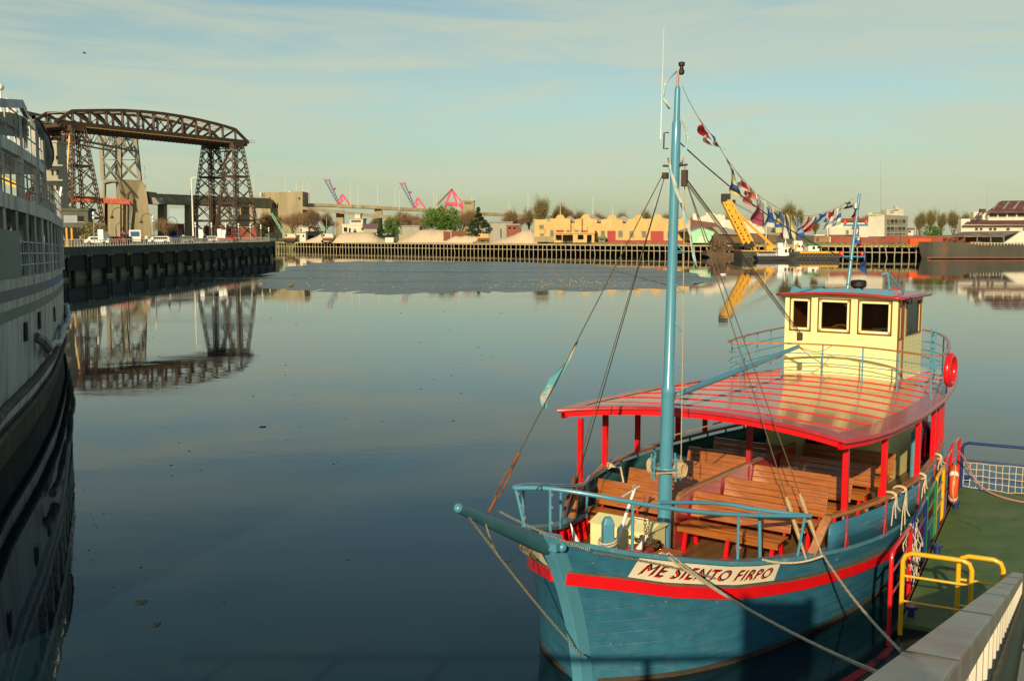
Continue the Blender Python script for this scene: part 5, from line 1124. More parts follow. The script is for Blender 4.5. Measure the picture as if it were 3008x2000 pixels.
for u0, nm in ((7.0, 'l'), (80.5, 'r')):
    trestle(u0, 0, 'steel', nm); trestle(u0, WB, 'steel', nm)
    q = MB(); lattice_bar(q, bp(u0, 2.2, 40.2), bp(u0, WB - 2.2, 40.2), 1.4, 1.4, 6, bd, .2); lattice_bar(q, bp(u0, 3.4, 30.6), bp(u0, WB - 3.4, 30.6), 1.2, 1.2, 5, bd, .2)
    q.bar(bp(u0, 2.2, 39.6), bp(u0, WB - 3.2, 31), .4); q.bar(bp(u0, WB - 2.2, 39.6), bp(u0, 3.2, 31), .4); q.build('portal_bracing', 'steel', br)
nac = thing('gondola', 'orange red transporter gondola platform hanging beside the left bridge tower', 'gondola', W(292, 588, 352))
q = MB(); q.slab([(-11.5, 0, 1.6), (9.2, 3, .2), (9.5, 3, -1.4), (-11.5, 0, -.4)], (-2, 6, 0)); q.build('platform', mat('gondola_orange', (.5, .07, .02), .6, .3, .6, c2=(.25, .06, .03), thr=(.5, .6)), nac)
q = MB()
for k in range(20): x = -11.5 + k * 1.1; q.bar((x, -.1 + k * .14, 1.5 - k * .06), (x + 1.1, -.1 + k * .14, .1 - k * .07), .12); q.bar((x, -.2 + k * .14, 1.6 - k * .06), (x, -.2 + k * .14, 2.4 - k * .06), .08)
q.build('truss_side', 'orange', nac)
# newer bridge behind it
b2 = thing('lattice_bridge', 'grey steel lift bridge standing behind the brown transporter bridge', 'bridge', W(372, 690, 446))
B0 = b2.location.copy()
def L2(px, py, D): return W(px, py, D) - B0
q = MB(); a = L2(404, 405, 450); b = L2(60, 326, 355)
for z in (0, -6): q.bar(a + Vector((0, 0, z * 1.0)), b + Vector((0, 0, z)), .7, .8)
for k in range(15):
    p = a.lerp(b, k / 15); r_ = a.lerp(b, (k + 1) / 15); q.bar(p, p + Vector((0, 0, -6)), .4); q.bar(p + Vector((0, 0, -6 * (k % 2))), r_ + Vector((0, 0, -6 * ((k + 1) % 2))), .4)
q.build('girder', 'greysteel', b2)
q = MB(); 
for z in (0, -6): q.bar(a + Vector((-9, 9, z)), b + Vector((-9, 9, z)), .6, .6)
for k in range(15):
    p = a.lerp(b, k / 15) + Vector((-9, 9, 0)); r_ = a.lerp(b, (k + 1) / 15) + Vector((-9, 9, 0)); q.bar(p + Vector((0, 0, -6 * (k % 2))), r_ + Vector((0, 0, -6 * ((k + 1) % 2))), .35)
q.build('girder', 'greysteel', b2)
twr = bpy.data.objects.new('steel_tower', None); col.objects.link(twr); twr.parent = b2
cols4 = [(347, 358, 432), (395, 412, 437), (303, 303, 462), (300, 296, 440)]
q = MB(); C4 = []
for (xt, xb, D) in ((352, 352, 436), (398, 411, 440), (297, 303, 452), (345, 345, 462)):
    q = MB(); a = L2(xt, 410, D); b = L2(xb, 530, D); C4.append((a, b)); q.bar(a, b, 1.5, 1.5); q.build('column', 'greysteel', twr)
q = MB()
for i, j in ((0, 1), (0, 2), (2, 3), (1, 3)):
    a0, b0_ = C4[i]; a1, b1_ = C4[j]
    for f0, f1 in ((0, .5), (.5, 1)):
        q.bar(a0.lerp(b0_, f0), a1.lerp(b1_, f1), .6); q.bar(a1.lerp(b1_, f0), a0.lerp(b0_, f1), .6)
    q.bar(a0, a1, .7, 1.0); q.bar(a0.lerp(b0_, .5), a1.lerp(b1_, .5), .35)
q.build('bracing', 'greysteel', twr)
# concrete pier
pr = thing('concrete_pier', 'tall tapering board marked concrete pier carrying the grey bridge tower', 'pier', (0, 0, 0))
D0 = 428; D1 = 432
f1 = [W(366, 712, D0), W(452, 712, D1 + 2), W(450, 690, D1 + 2), W(438, 600, D1 + 2), W(428, 555, D1 + 2), W(422, 536, D1 + 2), W(412, 529, D1 + 2), W(355, 527, D0), W(356, 600, D0)]
q = MB(); q.slab([W(357, 716, D0), W(449, 716, D1 + 2), W(436, 605, D1 + 2), W(428, 552, D1 + 2), W(415, 530, D1 + 2), W(353, 527, D0)], (-8, 16, 0)); q.build('main_block', 'concrete', pr)
a = W(303, 528, 440); b = W(353, 527, D0 + 1)
q = MB(); q.slab([W(301, 528, 442), W(352.5, 527, D0 + 1), W(352.5, 540, D0 + 1), W(340, 534, 432), W(325, 534, 435), W(301, 540, 442)], (-4, 12, 0)); q.build('arch_head', 'concrete', pr)
q = MB(); q.slab([W(301, 540, 442), W(307, 538, 441), W(307, 716, 441), W(301, 716, 442)], (-4, 12, 0)); q.slab([W(307, 590, 446), W(353, 590, 432), W(353, 716, 432), W(307, 716, 446)], (-4, 10, 0)); q.build('side_wall', 'concrete', pr)
q = MB()
for px in (350, 358, 371): q.slab([W(px, 573 if px > 365 else 592, D0 - 1.5), W(px + 3, 574 if px > 365 else 592, D0 - 1.5), W(px + 3, 712, D0 - 1.5), W(px, 712, D0 - 1.5)], (0, 2, 0))
q.build('buttress', 'concrete', pr)
# viaduct between pier and the abutment building, piers below
vd = thing('viaduct', 'concrete road viaduct span running right from the pier to the blocky bridge house', 'viaduct')
q = MB(); q.slab([W(433, 570, 440), W(790, 585, 540), W(790, 612, 540), W(440, 598, 440)], (0, 14, 0)); q.build('girder', 'concrete', vd)
q = MB(); q.slab([W(426, 563, 438), W(436, 563, 438), W(440, 600, 438), W(430, 600, 438)], (0, 10, 0)); q.slab([W(433, 568, 439.7), W(790, 583, 539.6), W(790, 586, 539.6), W(433, 571, 439.7)], (0, .3, 0)); q.build('parapet', 'concrete', vd)
q = MB(); q.slab([W(442, 580, 437), W(476, 582, 439), W(476, 600, 439), W(442, 600, 437)], (0, 3, 0)); q.build('joint_box', 'greyren', vd)
for (x0, x1, D) in ((463, 482, 452), (542, 575, 470), (614, 640, 490), (700, 745, 520)):
    q = MB(); q.slab([W(x0, 598, D), W(x1, 600, D), W(x1, 712, D), W(x0, 712, D)], (0, 4, 0)); q.build('pier', 'concrete', vd)
bh = thing('bridge_house', 'blocky concrete bridge house with narrow vertical slots behind bare trees', 'building')
q = MB(); q.slab([W(771, 566, 550), W(889, 563, 546), W(889, 700, 546), W(771, 700, 550)], (0, 18, 0)); q.build('block', 'concrete', bh)
q = MB(); q.slab([W(735, 576, 556), W(771, 574, 552), W(771, 650, 552), W(735, 640, 556)], (0, 14, 0)); q.build('side_block', 'greyren', bh)
for k in range(7): q = MB(); q.slab([W(793 + k * 7, 597, 549 - .6), W(796 + k * 7, 597, 549 - .6), W(796 + k * 7, 612, 549 - .6), W(793 + k * 7, 612, 549 - .6)], (0, .3, 0)); q.build('slot', 'dark', bh)
for x in (791, 877): q = MB(); q.slab([W(x, 580, 545.5 + (889 - x) * .035), W(x + 4, 580, 545.5 + (889 - x) * .035), W(x + 4, 586, 545.5 + (889 - x) * .035), W(x, 586, 545.5 + (889 - x) * .035)], (0, .3, 0)); q.build('window', 'dark', bh)
q = MB(); q.b2(W(763, 576, 548), W(770, 566, 550)); q.b2(W(847, 566, 548), W(857, 562, 550)); q.build('roof_hut', 'offwhite', bh)
hwv = thing('elevated_highway', 'long grey elevated highway descending to the right behind the trees', 'viaduct')
HP = [(889, 597, 556), (990, 600, 562), (1120, 606, 570), (1240, 613, 580), (1330, 619, 590), (1480, 627, 610), (1700, 637, 650)]
q = MB()
for a, b in zip(HP, HP[1:]): q.slab([W(*a), W(*b), W(b[0], b[1] + 8, b[2]), W(a[0], a[1] + 10, a[2])], (0, 12, 0))
q.build('deck', 'concrete', hwv)
q = MB()
for a, b in (((889, 607, 546), (985, 617, 550)), ((985, 617, 550), (1080, 628, 556)), ((1080, 628, 556), (1240, 640, 566))): q.slab([W(*a), W(*b), W(b[0], b[1] + 9, b[2]), W(a[0], a[1] + 9, a[2])], (0, 10, 0))
q.build('ramp', 'concrete', hwv)
for (x, t_, D) in ((987, 617, 556), (1210, 640, 566), (1400, 625, 600), (1100, 612, 572)): q = MB(); q.slab([W(x, t_, D), W(x + 22 * 556 / D, t_, D), W(x + 22 * 556 / D, 712, D), W(x, 712, D)], (0, 3, 0)); q.build('pier', 'concrete', hwv)
# ---------------- lamp posts on the viaducts
def lamp(name, label, base, h, arm=1.6, side=1, material='white', group=None, r=.09, double=False):
    t = thing(name, label, 'street lamp', base, 0, group); q = MB(); q.tube((0, 0, 0), (0, 0, h), r * 1.3, r * .7, 6); q.build('pole', material, t, smooth=True)
    q = MB(); q.path([(0, 0, h), (side * arm * .6, 0, h + .25), (side * arm, 0, h + .2)], r * .6, 5)
    if double: q.path([(0, 0, h), (-side * arm * .6, 0, h + .25), (-side * arm, 0, h + .2)], r * .6, 5)
    q.build('arm', material, t)
    q = MB(); q.ball((side * (arm + .3), 0, h + .15), .22, 8, (1.8, .8, .5)); q.build('lamp_head', 'galv', t, smooth=True); return t
LT = [(428, 490, 572, 440), (561, 504, 590, 475), (747, 512, 575, 540), (838, 527, 568, 556), (871, 531, 566, 560), (890, 525, 568, 552), (907, 533, 598, 552), (1030, 540, 607, 562), (1052, 550, 611, 560), (1110, 546, 602, 574), (1161, 553, 616, 575), (1173, 562, 619, 570), (1275, 565, 612, 585), (1283, 572, 615, 583), (1346, 557, 617, 592), (1386, 576, 622, 600), (1393, 584, 622, 598), (1495, 588, 626, 612), (1551, 569, 630, 622), (1741, 578, 640, 655), (1923, 590, 650, 660)]
for i, (x, y0, y1, D) in enumerate(LT):
    b = W(x, y1, D); tp = W(x, y0, D)
    lab = ['just right of the concrete pier', 'standing over the gap between pier and right tower', 'right of the brown tower', 'rising behind the bridge house roof, left', 'thin one behind the bridge house roof', 'at the right corner of the bridge house', 'just right of the bridge house', 'left of the pair right of the first magenta crane', 'right of the pair right of the first magenta crane', 'midway between the two slim magenta cranes', 'left of the second magenta crane', 'short one left of the second magenta crane', 'left one between second crane and the A shaped crane', 'right one between second crane and the A shaped crane', 'just right of the A shaped magenta crane', 'above the flat block right of the big tree', 'short one right of the flat block', 'left of the ochre warehouse', 'above the bare trees left of the ochre warehouse', 'above the third gable of the ochre warehouse', 'next to the blue mast'][i]
    lamp('street_lamp', 'tall pale highway lamp post ' + lab, b, tp.z - b.z, 1.8, 1 if i % 3 else -1, 'offwhite', 'lamp posts on the elevated roads', r=.11 * D / 470)
# magenta port cranes
def pcrane(label, x, y0, y1, D, sc_=1):
    t = thing('port_crane', label, 'crane', W(x, y1, D)); h = (y1 - y0) * D / 3000
    q = MB(); q.bar((-h * .08, 0, 0), (-h * .62, 0, h), .7); q.bar((h * .08 - h * .1, 0, 0), (-h * .45, 0, h), .7)
    for k in range(9): f = k / 9; g = (k + 1) / 9; q.bar((-h * .08 - h * .54 * f, 0, h * f), (-h * .02 - h * .43 * g, 0, h * g), .35)
    q.build('boom', 'navy', t)
    q = MB(); q.box((-h * .53, 0, h), (h * .28, 1, h * .05)); q.bar((0, 0, 0), (h * .08, 0, h * .42), 1.0); q.bar((h * .45, 0, -h * .1), (h * .08, 0, h * .42), 1.2); q.bar((-h * .15, 0, 0), (h * .05, 0, h * .4), .9); q.ball((-h * .22, 0, h * .64), h * .05, 8); q.bar((-h * .2, 0, 0), (h * .2, 0, h * .22), .6); q.build('frame', 'pink', t); return t
pcrane('slim magenta and blue port crane on the left, beside the bridge house', 1000, 530, 602, 760); pcrane('slim magenta and blue port crane to the left of the big green tree', 1222, 540, 612, 840)
t = thing('port_crane', 'A shaped magenta crane top rising behind the big green tree', 'crane', W(1330, 620, 800)); q = MB()
P3 = lambda x, y: W(x, y, 800) - t.location
for a, b, w in (((1327, 556), (1310, 600), 1.4), ((1327, 556), (1345, 605), 1.4), ((1327, 556), (1358, 597), 1.2), ((1307, 598), (1360, 604), 3.0), ((1310, 600), (1310, 625), 1.5), ((1357, 600), (1357, 625), 1.5)): q.bar(P3(*a), P3(*b), w)
q.build('frame', 'pink', t); q = MB(); q.bar(P3(1327, 556), P3(1283, 602), .7); q.bar(P3(1327, 560), P3(1288, 602), .4); q.build('boom', 'steel', t)
# blue/white shed & containers beyond the viaduct
for (x0, y0, x1, y1, D, m_, nm, lb_) in ((500, 612, 640, 700, 700, mat('pale_blue_shed', (.28, .36, .38), .6, .1, .2), 'warehouse', 'pale blue warehouse far behind the viaduct piers'),
    (489, 659, 527, 690, 480, 'brick', 'container', 'upper orange shipping container behind the viaduct'), (600, 665, 665, 700, 482, 'rust', 'container', 'rusty orange container stack between the right bridge legs'), (665, 668, 765, 705, 486, 'brick', 'container', 'dull red container stack at the foot of the right bridge leg'), (488, 676, 520, 700, 470, 'navy', 'container', 'blue container below the orange one')):
    a = W(x0, y1, D); b = W(x1, y0, D); t = thing(nm, lb_, nm, a); q = MB(); q.b2((0, 0, 0), (b.x - a.x, 7, b.z - a.z)); q.build('walls', m_, t); q = MB(); q.b2((-.1, -.2, b.z - a.z), (b.x - a.x + .1, 7.2, b.z - a.z + .3)); q.build('roof', 'greytin', t)
# ================================================================ LEFT BANK: buildings, people, cars, lamps
def bldg(name, label, cat, x0, y0, x1, y1, D, m, depth=10, wins=(), roof=None, shear=0, wm_='dark', rh=.5, ow=.3):
    """box-like building with inset windows given as pixel rects"""
    a = W(x0, y1, D); b = W(x1, y0, D); zb = min(a.z, HW - .4 if D > 240 and x0 > 800 else HQ - .1); t = thing(name, label, cat, (a.x, D, zb)); w = b.x - a.x; h = b.z - zb
    q = MB(); q.b2((0, 0, 0), (w, depth, h)); q.build('walls', m, t)
    if roof: q = MB(); q.b2((-ow, -ow, h), (w + ow, depth + ow, h + rh)); q.build('roof', roof, t)
    for (u0, v0, u1, v1) in wins:
        p = W(u0, v1, D); r_ = W(u1, v0, D); q = MB(); q.b2((p.x - a.x, -.06, p.z - zb), (r_.x - a.x, .1, r_.z - zb)); wn = q.build('window', wm_, t)
        fw = (r_.x - p.x) * .08; q = MB(); q.b2((p.x - a.x - fw, -.14, p.z - zb - .18), (r_.x - a.x + fw, -.06, p.z - zb - .02)); q.build('sill', 'greyren', wn)
    return t
bldg('apartment_block', 'grey apartment block with balconies rising behind the lifeboat', 'building', 118, 420, 166, 712, 230, 'greyren', 5, [(150, 455, 155, 470), (165, 458, 170, 470), (152, 500, 157, 515), (166, 500, 171, 515), (152, 545, 157, 560), (166, 545, 171, 560)], 'greyren')
q = MB()
for y in (487, 530, 572): a = W(140, y, 228.5); q.box(tuple(a + Vector((1.5, 0, 0))), (4.5, 2, .3))
ab = [o for o in bpy.data.objects if o.name == 'apartment_block'][0]
for v in q.v: v -= ab.location
q.build('balcony', 'greyren', ab)
bldg('low_building', 'dark low flat roofed building with a grey sheet on its front by the quay', 'building', 165, 620, 258, 712, 205, mat('dark_render', (.10, .10, .075), .9, .3, .3), 3, [(228, 635, 246, 651)], 'quay')
lb_ = [o for o in bpy.data.objects if o.name == 'low_building'][0]
q = MB(); a = W(188, 655, 204.8) - lb_.location; b = W(227, 633, 204.8) - lb_.location; q.b2((a.x, -.25, a.z), (b.x, -.15, b.z)); q.build('sheet', mat('grey_sheet', (.30, .31, .32), .8, .1, 1), lb_)
q = MB(); a = W(182, 700, 204.8) - lb_.location; b = W(262, 668, 204.8) - lb_.location; q.b2((a.x, -.2, a.z), (b.x, -.1, b.z)); q.build('shop_front', 'dark', lb_)
# people as small figures
def person(label, px, D, top, cloth, legs='dark', base=None, x=None):
    z0 = HQ; h = 1.72; b = W(px, 700, D); r = bpy.data.objects.new('person', None)
    V = {'pelvis': (0, 0, .95), 'chest': (0, 0, 1.3), 'neck': (0, 0, 1.47), 'head': (0, 0, 1.58), 'crown': (0, 0, 1.7), 'kl': (-.1, .04, .5), 'al': (-.11, 0, .06), 'tl': (-.11, -.12, .04), 'kr': (.1, -.05, .5), 'ar': (.12, .05, .06), 'tr': (.12, -.08, .04), 'sl': (-.19, 0, 1.4), 'el': (-.25, .03, 1.12), 'hl': (-.24, -.08, .88), 'sr': (.19, 0, 1.4), 'er': (.25, .02, 1.12), 'hr': (.25, -.06, .88)}
    rad = {'pelvis': .15, 'chest': .16, 'neck': .06, 'head': .10, 'crown': .07, 'kl': .07, 'al': .045, 'tl': .04, 'kr': .07, 'ar': .045, 'tr': .04, 'sl': .07, 'el': .045, 'hl': .035, 'sr': .07, 'er': .045, 'hr': .035}
    E_ = [('pelvis', 'chest'), ('chest', 'neck'), ('neck', 'head'), ('head', 'crown'), ('pelvis', 'kl'), ('kl', 'al'), ('al', 'tl'), ('pelvis', 'kr'), ('kr', 'ar'), ('ar', 'tr'), ('chest', 'sl'), ('sl', 'el'), ('el', 'hl'), ('chest', 'sr'), ('sr', 'er'), ('er', 'hr')]
    ks = list(V); me = bpy.data.meshes.new('person'); me.from_pydata([V[k] for k in ks], [(ks.index(a), ks.index(b)) for a, b in E_], []); o = bpy.data.objects.new('person', me); col.objects.link(o)
    sk = o.modifiers.new('skin', 'SKIN'); o.modifiers.new('sub', 'SUBSURF').levels = 1
    for i, k in enumerate(ks): me.skin_vertices[0].data[i].radius = (rad[k],) * 2
    me.skin_vertices[0].data[0].use_root = True
    dg = bpy.context.evaluated_depsgraph_get(); m2 = bpy.data.meshes.new_from_object(o.evaluated_get(dg)); o.modifiers.clear(); o.data = m2
    m2.materials.clear()
    for mm in (mat('skin', (.45, .25, .16), .6, .05), cloth, legs): m2.materials.append(M[mm] if isinstance(mm, str) else mm)
    for f in m2.polygons: z = f.center.z; f.material_index = 0 if (z > 1.48 or (abs(f.center.x) > .2 and z < .95)) else (1 if z > .92 else 2); f.use_smooth = True
    o.location = (b.x, D, z0); return tag(o, label, 'person')
person('person in a violet shirt at the quay railing next to the grey ship', 186, 150, 690, mat('violet_cloth', (.16, .10, .40), .8, .1))
person('person in a white shirt and dark trousers walking behind the quay railing', 430, 185, 700, mat('white_cloth', (.75, .72, .68), .8, .05))
person('small figure in dull red clothes left of the white shirted one', 418, 187, 700, mat('dullred_cloth', (.3, .1, .08), .8, .1))
person('person in light khaki standing in front of the low building', 238, 190, 700, mat('khaki_cloth', (.35, .28, .18), .8, .1)); person('person in grey beside the khaki one', 250, 192, 700, mat('grey_cloth', (.25, .22, .2), .8, .1))
# vehicles
def car(name, label, cat, loc, L_, Wd, H, body, rz=0, van=False, sep='dark'):
    t = thing(name, label, cat, loc, rz); q = MB(); hl = L_ / 2; pr_ = [(-hl, .35), (-hl, H * .62), (-hl * .8, H * .66), (-hl * .55, H), (hl * .85, H), (hl, H * .6), (hl, .35)] if not van else [(-hl, .35), (-hl, H * .5), (-hl * .82, H), (hl, H), (hl, .35)]
    q.slab([(x, -Wd / 2, z) for x, z in pr_], (0, Wd, 0)); q.build('body', body, t, bevel=.05)
    q = MB(); q.b2((-hl * .5, -Wd / 2 - .02, H * .62), (hl * .8, Wd / 2 + .02, H * .9)); q.build('side_windows', 'glass', t)
    q = MB(); q.b2((hl - .02, -Wd * .38, H * .5), (hl + .03, Wd * .38, H * .88)); q.build('rear_window', mat('blue_glass', (.05, .12, .28), .1, .1), t); q = MB(); q.b2((-hl - .03, -Wd * .38, H * .5), (-hl + .1, Wd * .38, H * .8)); q.build('windscreen', mat('blue_glass', (.05, .12, .28), .1, .1), t)
    for x in (-hl * .6, hl * .6):
        for y in (-Wd / 2, Wd / 2): q = MB(); q.lathe((x, y - .1, .33), [(.32, 0), (.33, .05), (.33, .17), (.32, .2)], 14, (0, 1, 0)); q.build('wheel', 'black', t, smooth=True)
    return t
v = W(397, 695, 215); car('fire_truck', 'red and white truck with a big windscreen parked on the left quay', 'truck', (v.x, 215, HQ), 6, 2.3, 2.7, 'white', R_(-70), True)
v = W(365, 695, 222); car('parked_van', 'dark red van to the left of the red and white truck', 'van', (v.x, 224, HQ), 5, 2.0, 2.3, 'reddoor', R_(-75), True)
cc = [('white', 'pale'), ('reddoor', 'dull red'), ('black', 'black'), ('white', 'white'), ('navy', 'dark blue'), ('galv', 'silver'), ('black', 'black'), ('white', 'white'), ('red', 'bright red')]
for i, px in enumerate((288, 330, 352, 470, 500, 535, 580, 610, 665)):
    D = (172, 178, 182, 196, 201, 208, 216, 224, 236)[i]; v = W(px, 700, D + 4)
    car('parked_car', ['pale car parked at the left end of the quay row', 'dull red car behind the railing near the low building', 'black car just left of the dark red van', 'white car right of the truck on the quay', 'dark blue car on the quay right of the white one', 'silver car on the quay before the tall pole', 'black car behind the railing left of the right bridge tower', 'white car behind the railing at the right tower foot', 'bright red car near the end of the quay'][i], 'car', (v.x, D + 4, HQ), 4.1, 1.7, 1.42, cc[i][0], R_(5 + 20 * (i % 3)))
def gooseneck(label, px, D, h, side=-1):
    t = thing('gooseneck_lamp', label, 'street lamp', (W(px, 700, D).x, D, HQ), 0, 'dark curved lamp posts on the left quay'); q = MB(); q.path([(0, 0, 0), (0, 0, h - 1.2)], .09, 6)
    q.path([(0, 0, h - 1.2)] + [(side * (1.1 - 1.1 * math.cos(a)), 0, h - 1.2 + 1.2 * math.sin(a)) for a in [k * math.pi / 10 for k in range(1, 11)]], .06, 6); q.build('pole', 'greenp' if False else 'steel', t)
    q = MB(); q.lathe((side * 2.2, 0, h - 1.75), [(.32, 0), (.25, .25), (.08, .5)], 10); q.build('lamp_shade', 'black', t); return t
gooseneck('tall curved lamp post in front of the concrete pier buttresses', 371, 168, 6.1); gooseneck('curved lamp post at the right edge of the concrete pier', 452, 190, 5.6); gooseneck('small curved lamp post in front of the middle of the pier', 388, 250, 4.6); gooseneck('curved lamp post right of the pier by the containers', 522, 215, 5.4); gooseneck('farthest small curved lamp post in front of the pier', 342, 250, 4.6, 1)
lamp('street_lamp', 'tall white lighting mast in front of the right bridge tower', (W(568, 700, 232).x, 232, HQ), 14.3, 1.2, 1, 'white', None, .16)
for i, (px, D) in enumerate(((277, 150), (451, 172), (575, 214), (622, 222), (664, 228), (702, 236), (736, 244), (767, 252), (790, 260))):
    t = thing('signal_post', ['white topped quay post nearest to the low building', 'white topped quay post at the right foot of the pier', 'white topped quay post left of the right bridge tower', 'white topped quay post in front of the left leg of the right tower', 'white topped quay post between the two right trestles', 'white topped quay post in the middle of the right trestle', 'white topped quay post at the right trestle', 'white topped quay post at the right leg of the bridge', 'last white topped quay post before the wharf'][i], 'post', (W(px, 700, D).x, D, HQ), 0, 'white topped posts along the quay')
    h = (5.2, 5, 4.4, 4.4, 4.4, 4.4, 4.4, 4.2, 3.6)[i] * .9; q = MB(); q.tube((0, 0, 0), (0, 0, h), .07, n=6); q.build('pole', 'galv', t); q = MB(); q.ball((0, 0, h + .1), .2, 8, (1, 1, 1.6)); q.ball((0, 0, h - .5), .2, 8, (1, 1, 1.2)); q.build('lamp', 'white', t)
for i, (px, D) in enumerate(((197, 150), (212, 152))):
    q = MB(); q.tube((0, 0, 0), (0, 0, 2.7), .17, n=10); o = q.build('bollard_post', 'craney', smooth=True); o.location = (W(px, 700, D).x, D, HQ); tag(o, ['left', 'right'][i] + ' one of two bright yellow posts by the quay railing', 'post')
for i, (px, D, h) in enumerate(((296, 172, 2.6), (308, 173, 2.2), (590, 218, 2.8), (645, 226, 3.0), (658, 229, 2.8))):
    t = thing('sign_panel', ['white square sign left of the pier on the quay', 'low white sign right of the square one', 'white panel on the quay below the left leg of the right tower', 'left white panel with an opening near the quay end', 'right white panel near the quay end'][i], 'sign', (W(px, 700, D).x, D, HQ)); q = MB(); q.tube((0, 0, 0), (0, 0, h * .6), .06); q.build('post', 'galv', t); q = MB(); q.b2((-.45, -.05, h * .35), (.45, .05, h)); q.build('panel', 'white', t)
# ================================================================ TREES
LEAF = {'g': mat('leaf_green', (0.075, 0.15, 0.012), .7, .35, 1.5, c2=(.13, .19, .02), thr=(.5, .7)), 'd': mat('leaf_dark', (0.025, 0.055, 0.012), .7, .35, 1.5, c2=(.05, .08, .02), thr=(.5, .7)), 'o': mat('leaf_olive', (0.20, 0.16, 0.045), .8, .3, 1.5), 'b': mat('twig_brown', (0.27, 0.17, 0.085), .9, .3, 1.5)}
M['bark'] = mat('bark', (.12, .08, .05), .9, .2, 2)
def rnd_dir():
    while True:
        v = Vector((random.uniform(-1, 1), random.uniform(-1, 1), random.uniform(-1, 1)))
        if .1 < v.length < 1: return v.normalized()
def leafy(name, label, m, seed, H=10, Wd=8, n=5200, ls=.28, conical=False, group=None):
    random.seed(seed); t = thing(name, label, 'tree'); tr = MB(); tr.path([(0, 0, 0), (.1, 0, H * .3), (0, .1, H * .75)], [.35, .28, .08], 7); cl = []
    if conical:
        for k in range(70):
            f = random.random() ** .8; r = (1 - f) * Wd / 2 * random.uniform(.5, 1.05); a = random.uniform(0, 6.28); cl.append((Vector((math.cos(a) * r, math.sin(a) * r, H * (.08 + .9 * f))), .35 + .6 * (1 - f)))
    else:
        for k in range(46):
            d = rnd_dir(); r = random.uniform(.45, 1.0); cl.append((Vector((d.x * Wd / 2 * r, d.y * Wd / 2 * r, H * .58 + d.z * H * .38 * r)), random.uniform(.9, 1.9) * Wd / 9))
    for c, r in cl[::4]: tr.path([(0, 0, min(H * .6, max(H * .15, c.z * .6))), c * .6 + Vector((0, 0, c.z * .25)), c], [.12, .07, .03], 4)
    tr.build('trunk', 'bark', t)
    q = MB()
    for k in range(n):
        c, r = random.choice(cl); d = rnd_dir(); p = c + Vector((d.x, d.y, d.z * .75)) * r * random.uniform(.55, 1.0); a = rnd_dir(); b = a.cross(rnd_dir()).normalized(); s = ls * random.uniform(.6, 1.3)
        q.poly([p - a * s * .5, p + b * s * .35, p + a * s * .5, p - b * s * .35])
    q.build('crown', m, t); return t
def bare(name, label, seed, H=9, spread=.5, twig='b', depth=5, tw=.028, upright=0.0, extra=2600):
    random.seed(seed); t = thing(name, label, 'tree'); tr = MB(); tips = []
    def grow(p, d, ln, r, k):
        e = p + d * ln; mid = p.lerp(e, .5) + rnd_dir() * ln * .06; tr.path([p, mid, e], [r, r * .85, r * .68], 4 if k > 1 else 3, cap=False)
        if k <= 3: tips.append((p.lerp(e, random.random()), (3.2 if k > 1 else 2), k)); tips.append((e, 2, k))
        if k == 0: return
        for i in range(3):
            nd = (d + rnd_dir() * spread + Vector((0, 0, upright + .10))).normalized(); grow(p.lerp(e, random.uniform(.35, 1)), nd, ln * random.uniform(.62, .86), r * .58, k - 1)
    grow(Vector((0, 0, 0)), Vector((.03, 0, 1)).normalized(), H * .24, H * .018, depth + 1)
    tr.build('trunk', 'bark', t); q = MB()
    for k in range(extra * 3):
        b0, rr_, _ = random.choice(tips); p = b0 + rnd_dir() * H * .05 * random.random() * rr_ * .6; a = rnd_dir() + Vector((0, 0, .7)); b = a.cross(rnd_dir()).normalized(); s = H * .055 * random.uniform(.5, 1.3); q.poly([p, p + a * s * .5 + b * tw * 1.2, p + a * s])
    q.build('crown', LEAF[twig], t); return t
big = leafy('leafy_tree', 'big dense green tree behind the sand heaps', LEAF['g'], 1, 11, 15, 9000, .42); a = W(1305, 705, 402); big.location = (a.x, 402, HW); big.scale = (1.12, 1, 1.36)
con = leafy('conifer_tree', 'dark green conifer right of the big green tree', LEAF['d'], 2, 10.5, 9, 9000, .36, True); a = W(1405, 705, 396); con.location = (a.x, 396, HW); con.scale = (1.45, 1.45, 1.28)
md = leafy('leafy_tree', 'small round green tree left of the big one', LEAF['g'], 3, 9, 6.5, 4200, .32); a = W(1155, 705, 410); md.location = (a.x, 410, HW); md.scale = (1.15, 1.1, 1.15)
cn2 = dup(con, W(1118, 705, 412).xy.to_3d() + Vector((0, 0, HW)), 1, 'small dark conifer left of the small round tree', .8)
cn3 = dup(con, W(1043, 705, 405).xy.to_3d() + Vector((0, 0, HW)), 2, 'small pointed conifer in front of the white house on the far bank', (.55, .55, .5))
lf_ = dup(md, W(775, 705, 440).xy.to_3d() + Vector((0, 0, HW)), 2, 'dark leafy tree at the foot of the right bridge leg', (1.3, 1, 1.2))
yt = leafy('leafy_tree', 'low olive green bush tree on the left quay by the low building', LEAF['o'], 5, 4.2, 5, 1200, .3); a = W(272, 705, 178); yt.location = (a.x, 178, HQ)
rt = leafy('leafy_tree', 'rounded green tree behind the brick wall between the grey block and the barge', LEAF['g'], 6, 6.5, 6.5, 3000, .3); a = W(2738, 690, 330); rt.location = (a.x, 330, HW)
bA = bare('bare_tree', 'bare grey brown tree in front of the bridge house, left', 11, 13, .75, 'b'); bB = bare('bare_tree', 'spreading bare tree right of the bridge house with yellowish twigs', 12, 12, .62, 'b'); bC = bare('bare_tree', 'bare tree with olive new leaf left of the ochre warehouse', 13, 12, .42, 'o', upright=.3, extra=1700)
protos = [bA, bB, bC]; used = set()
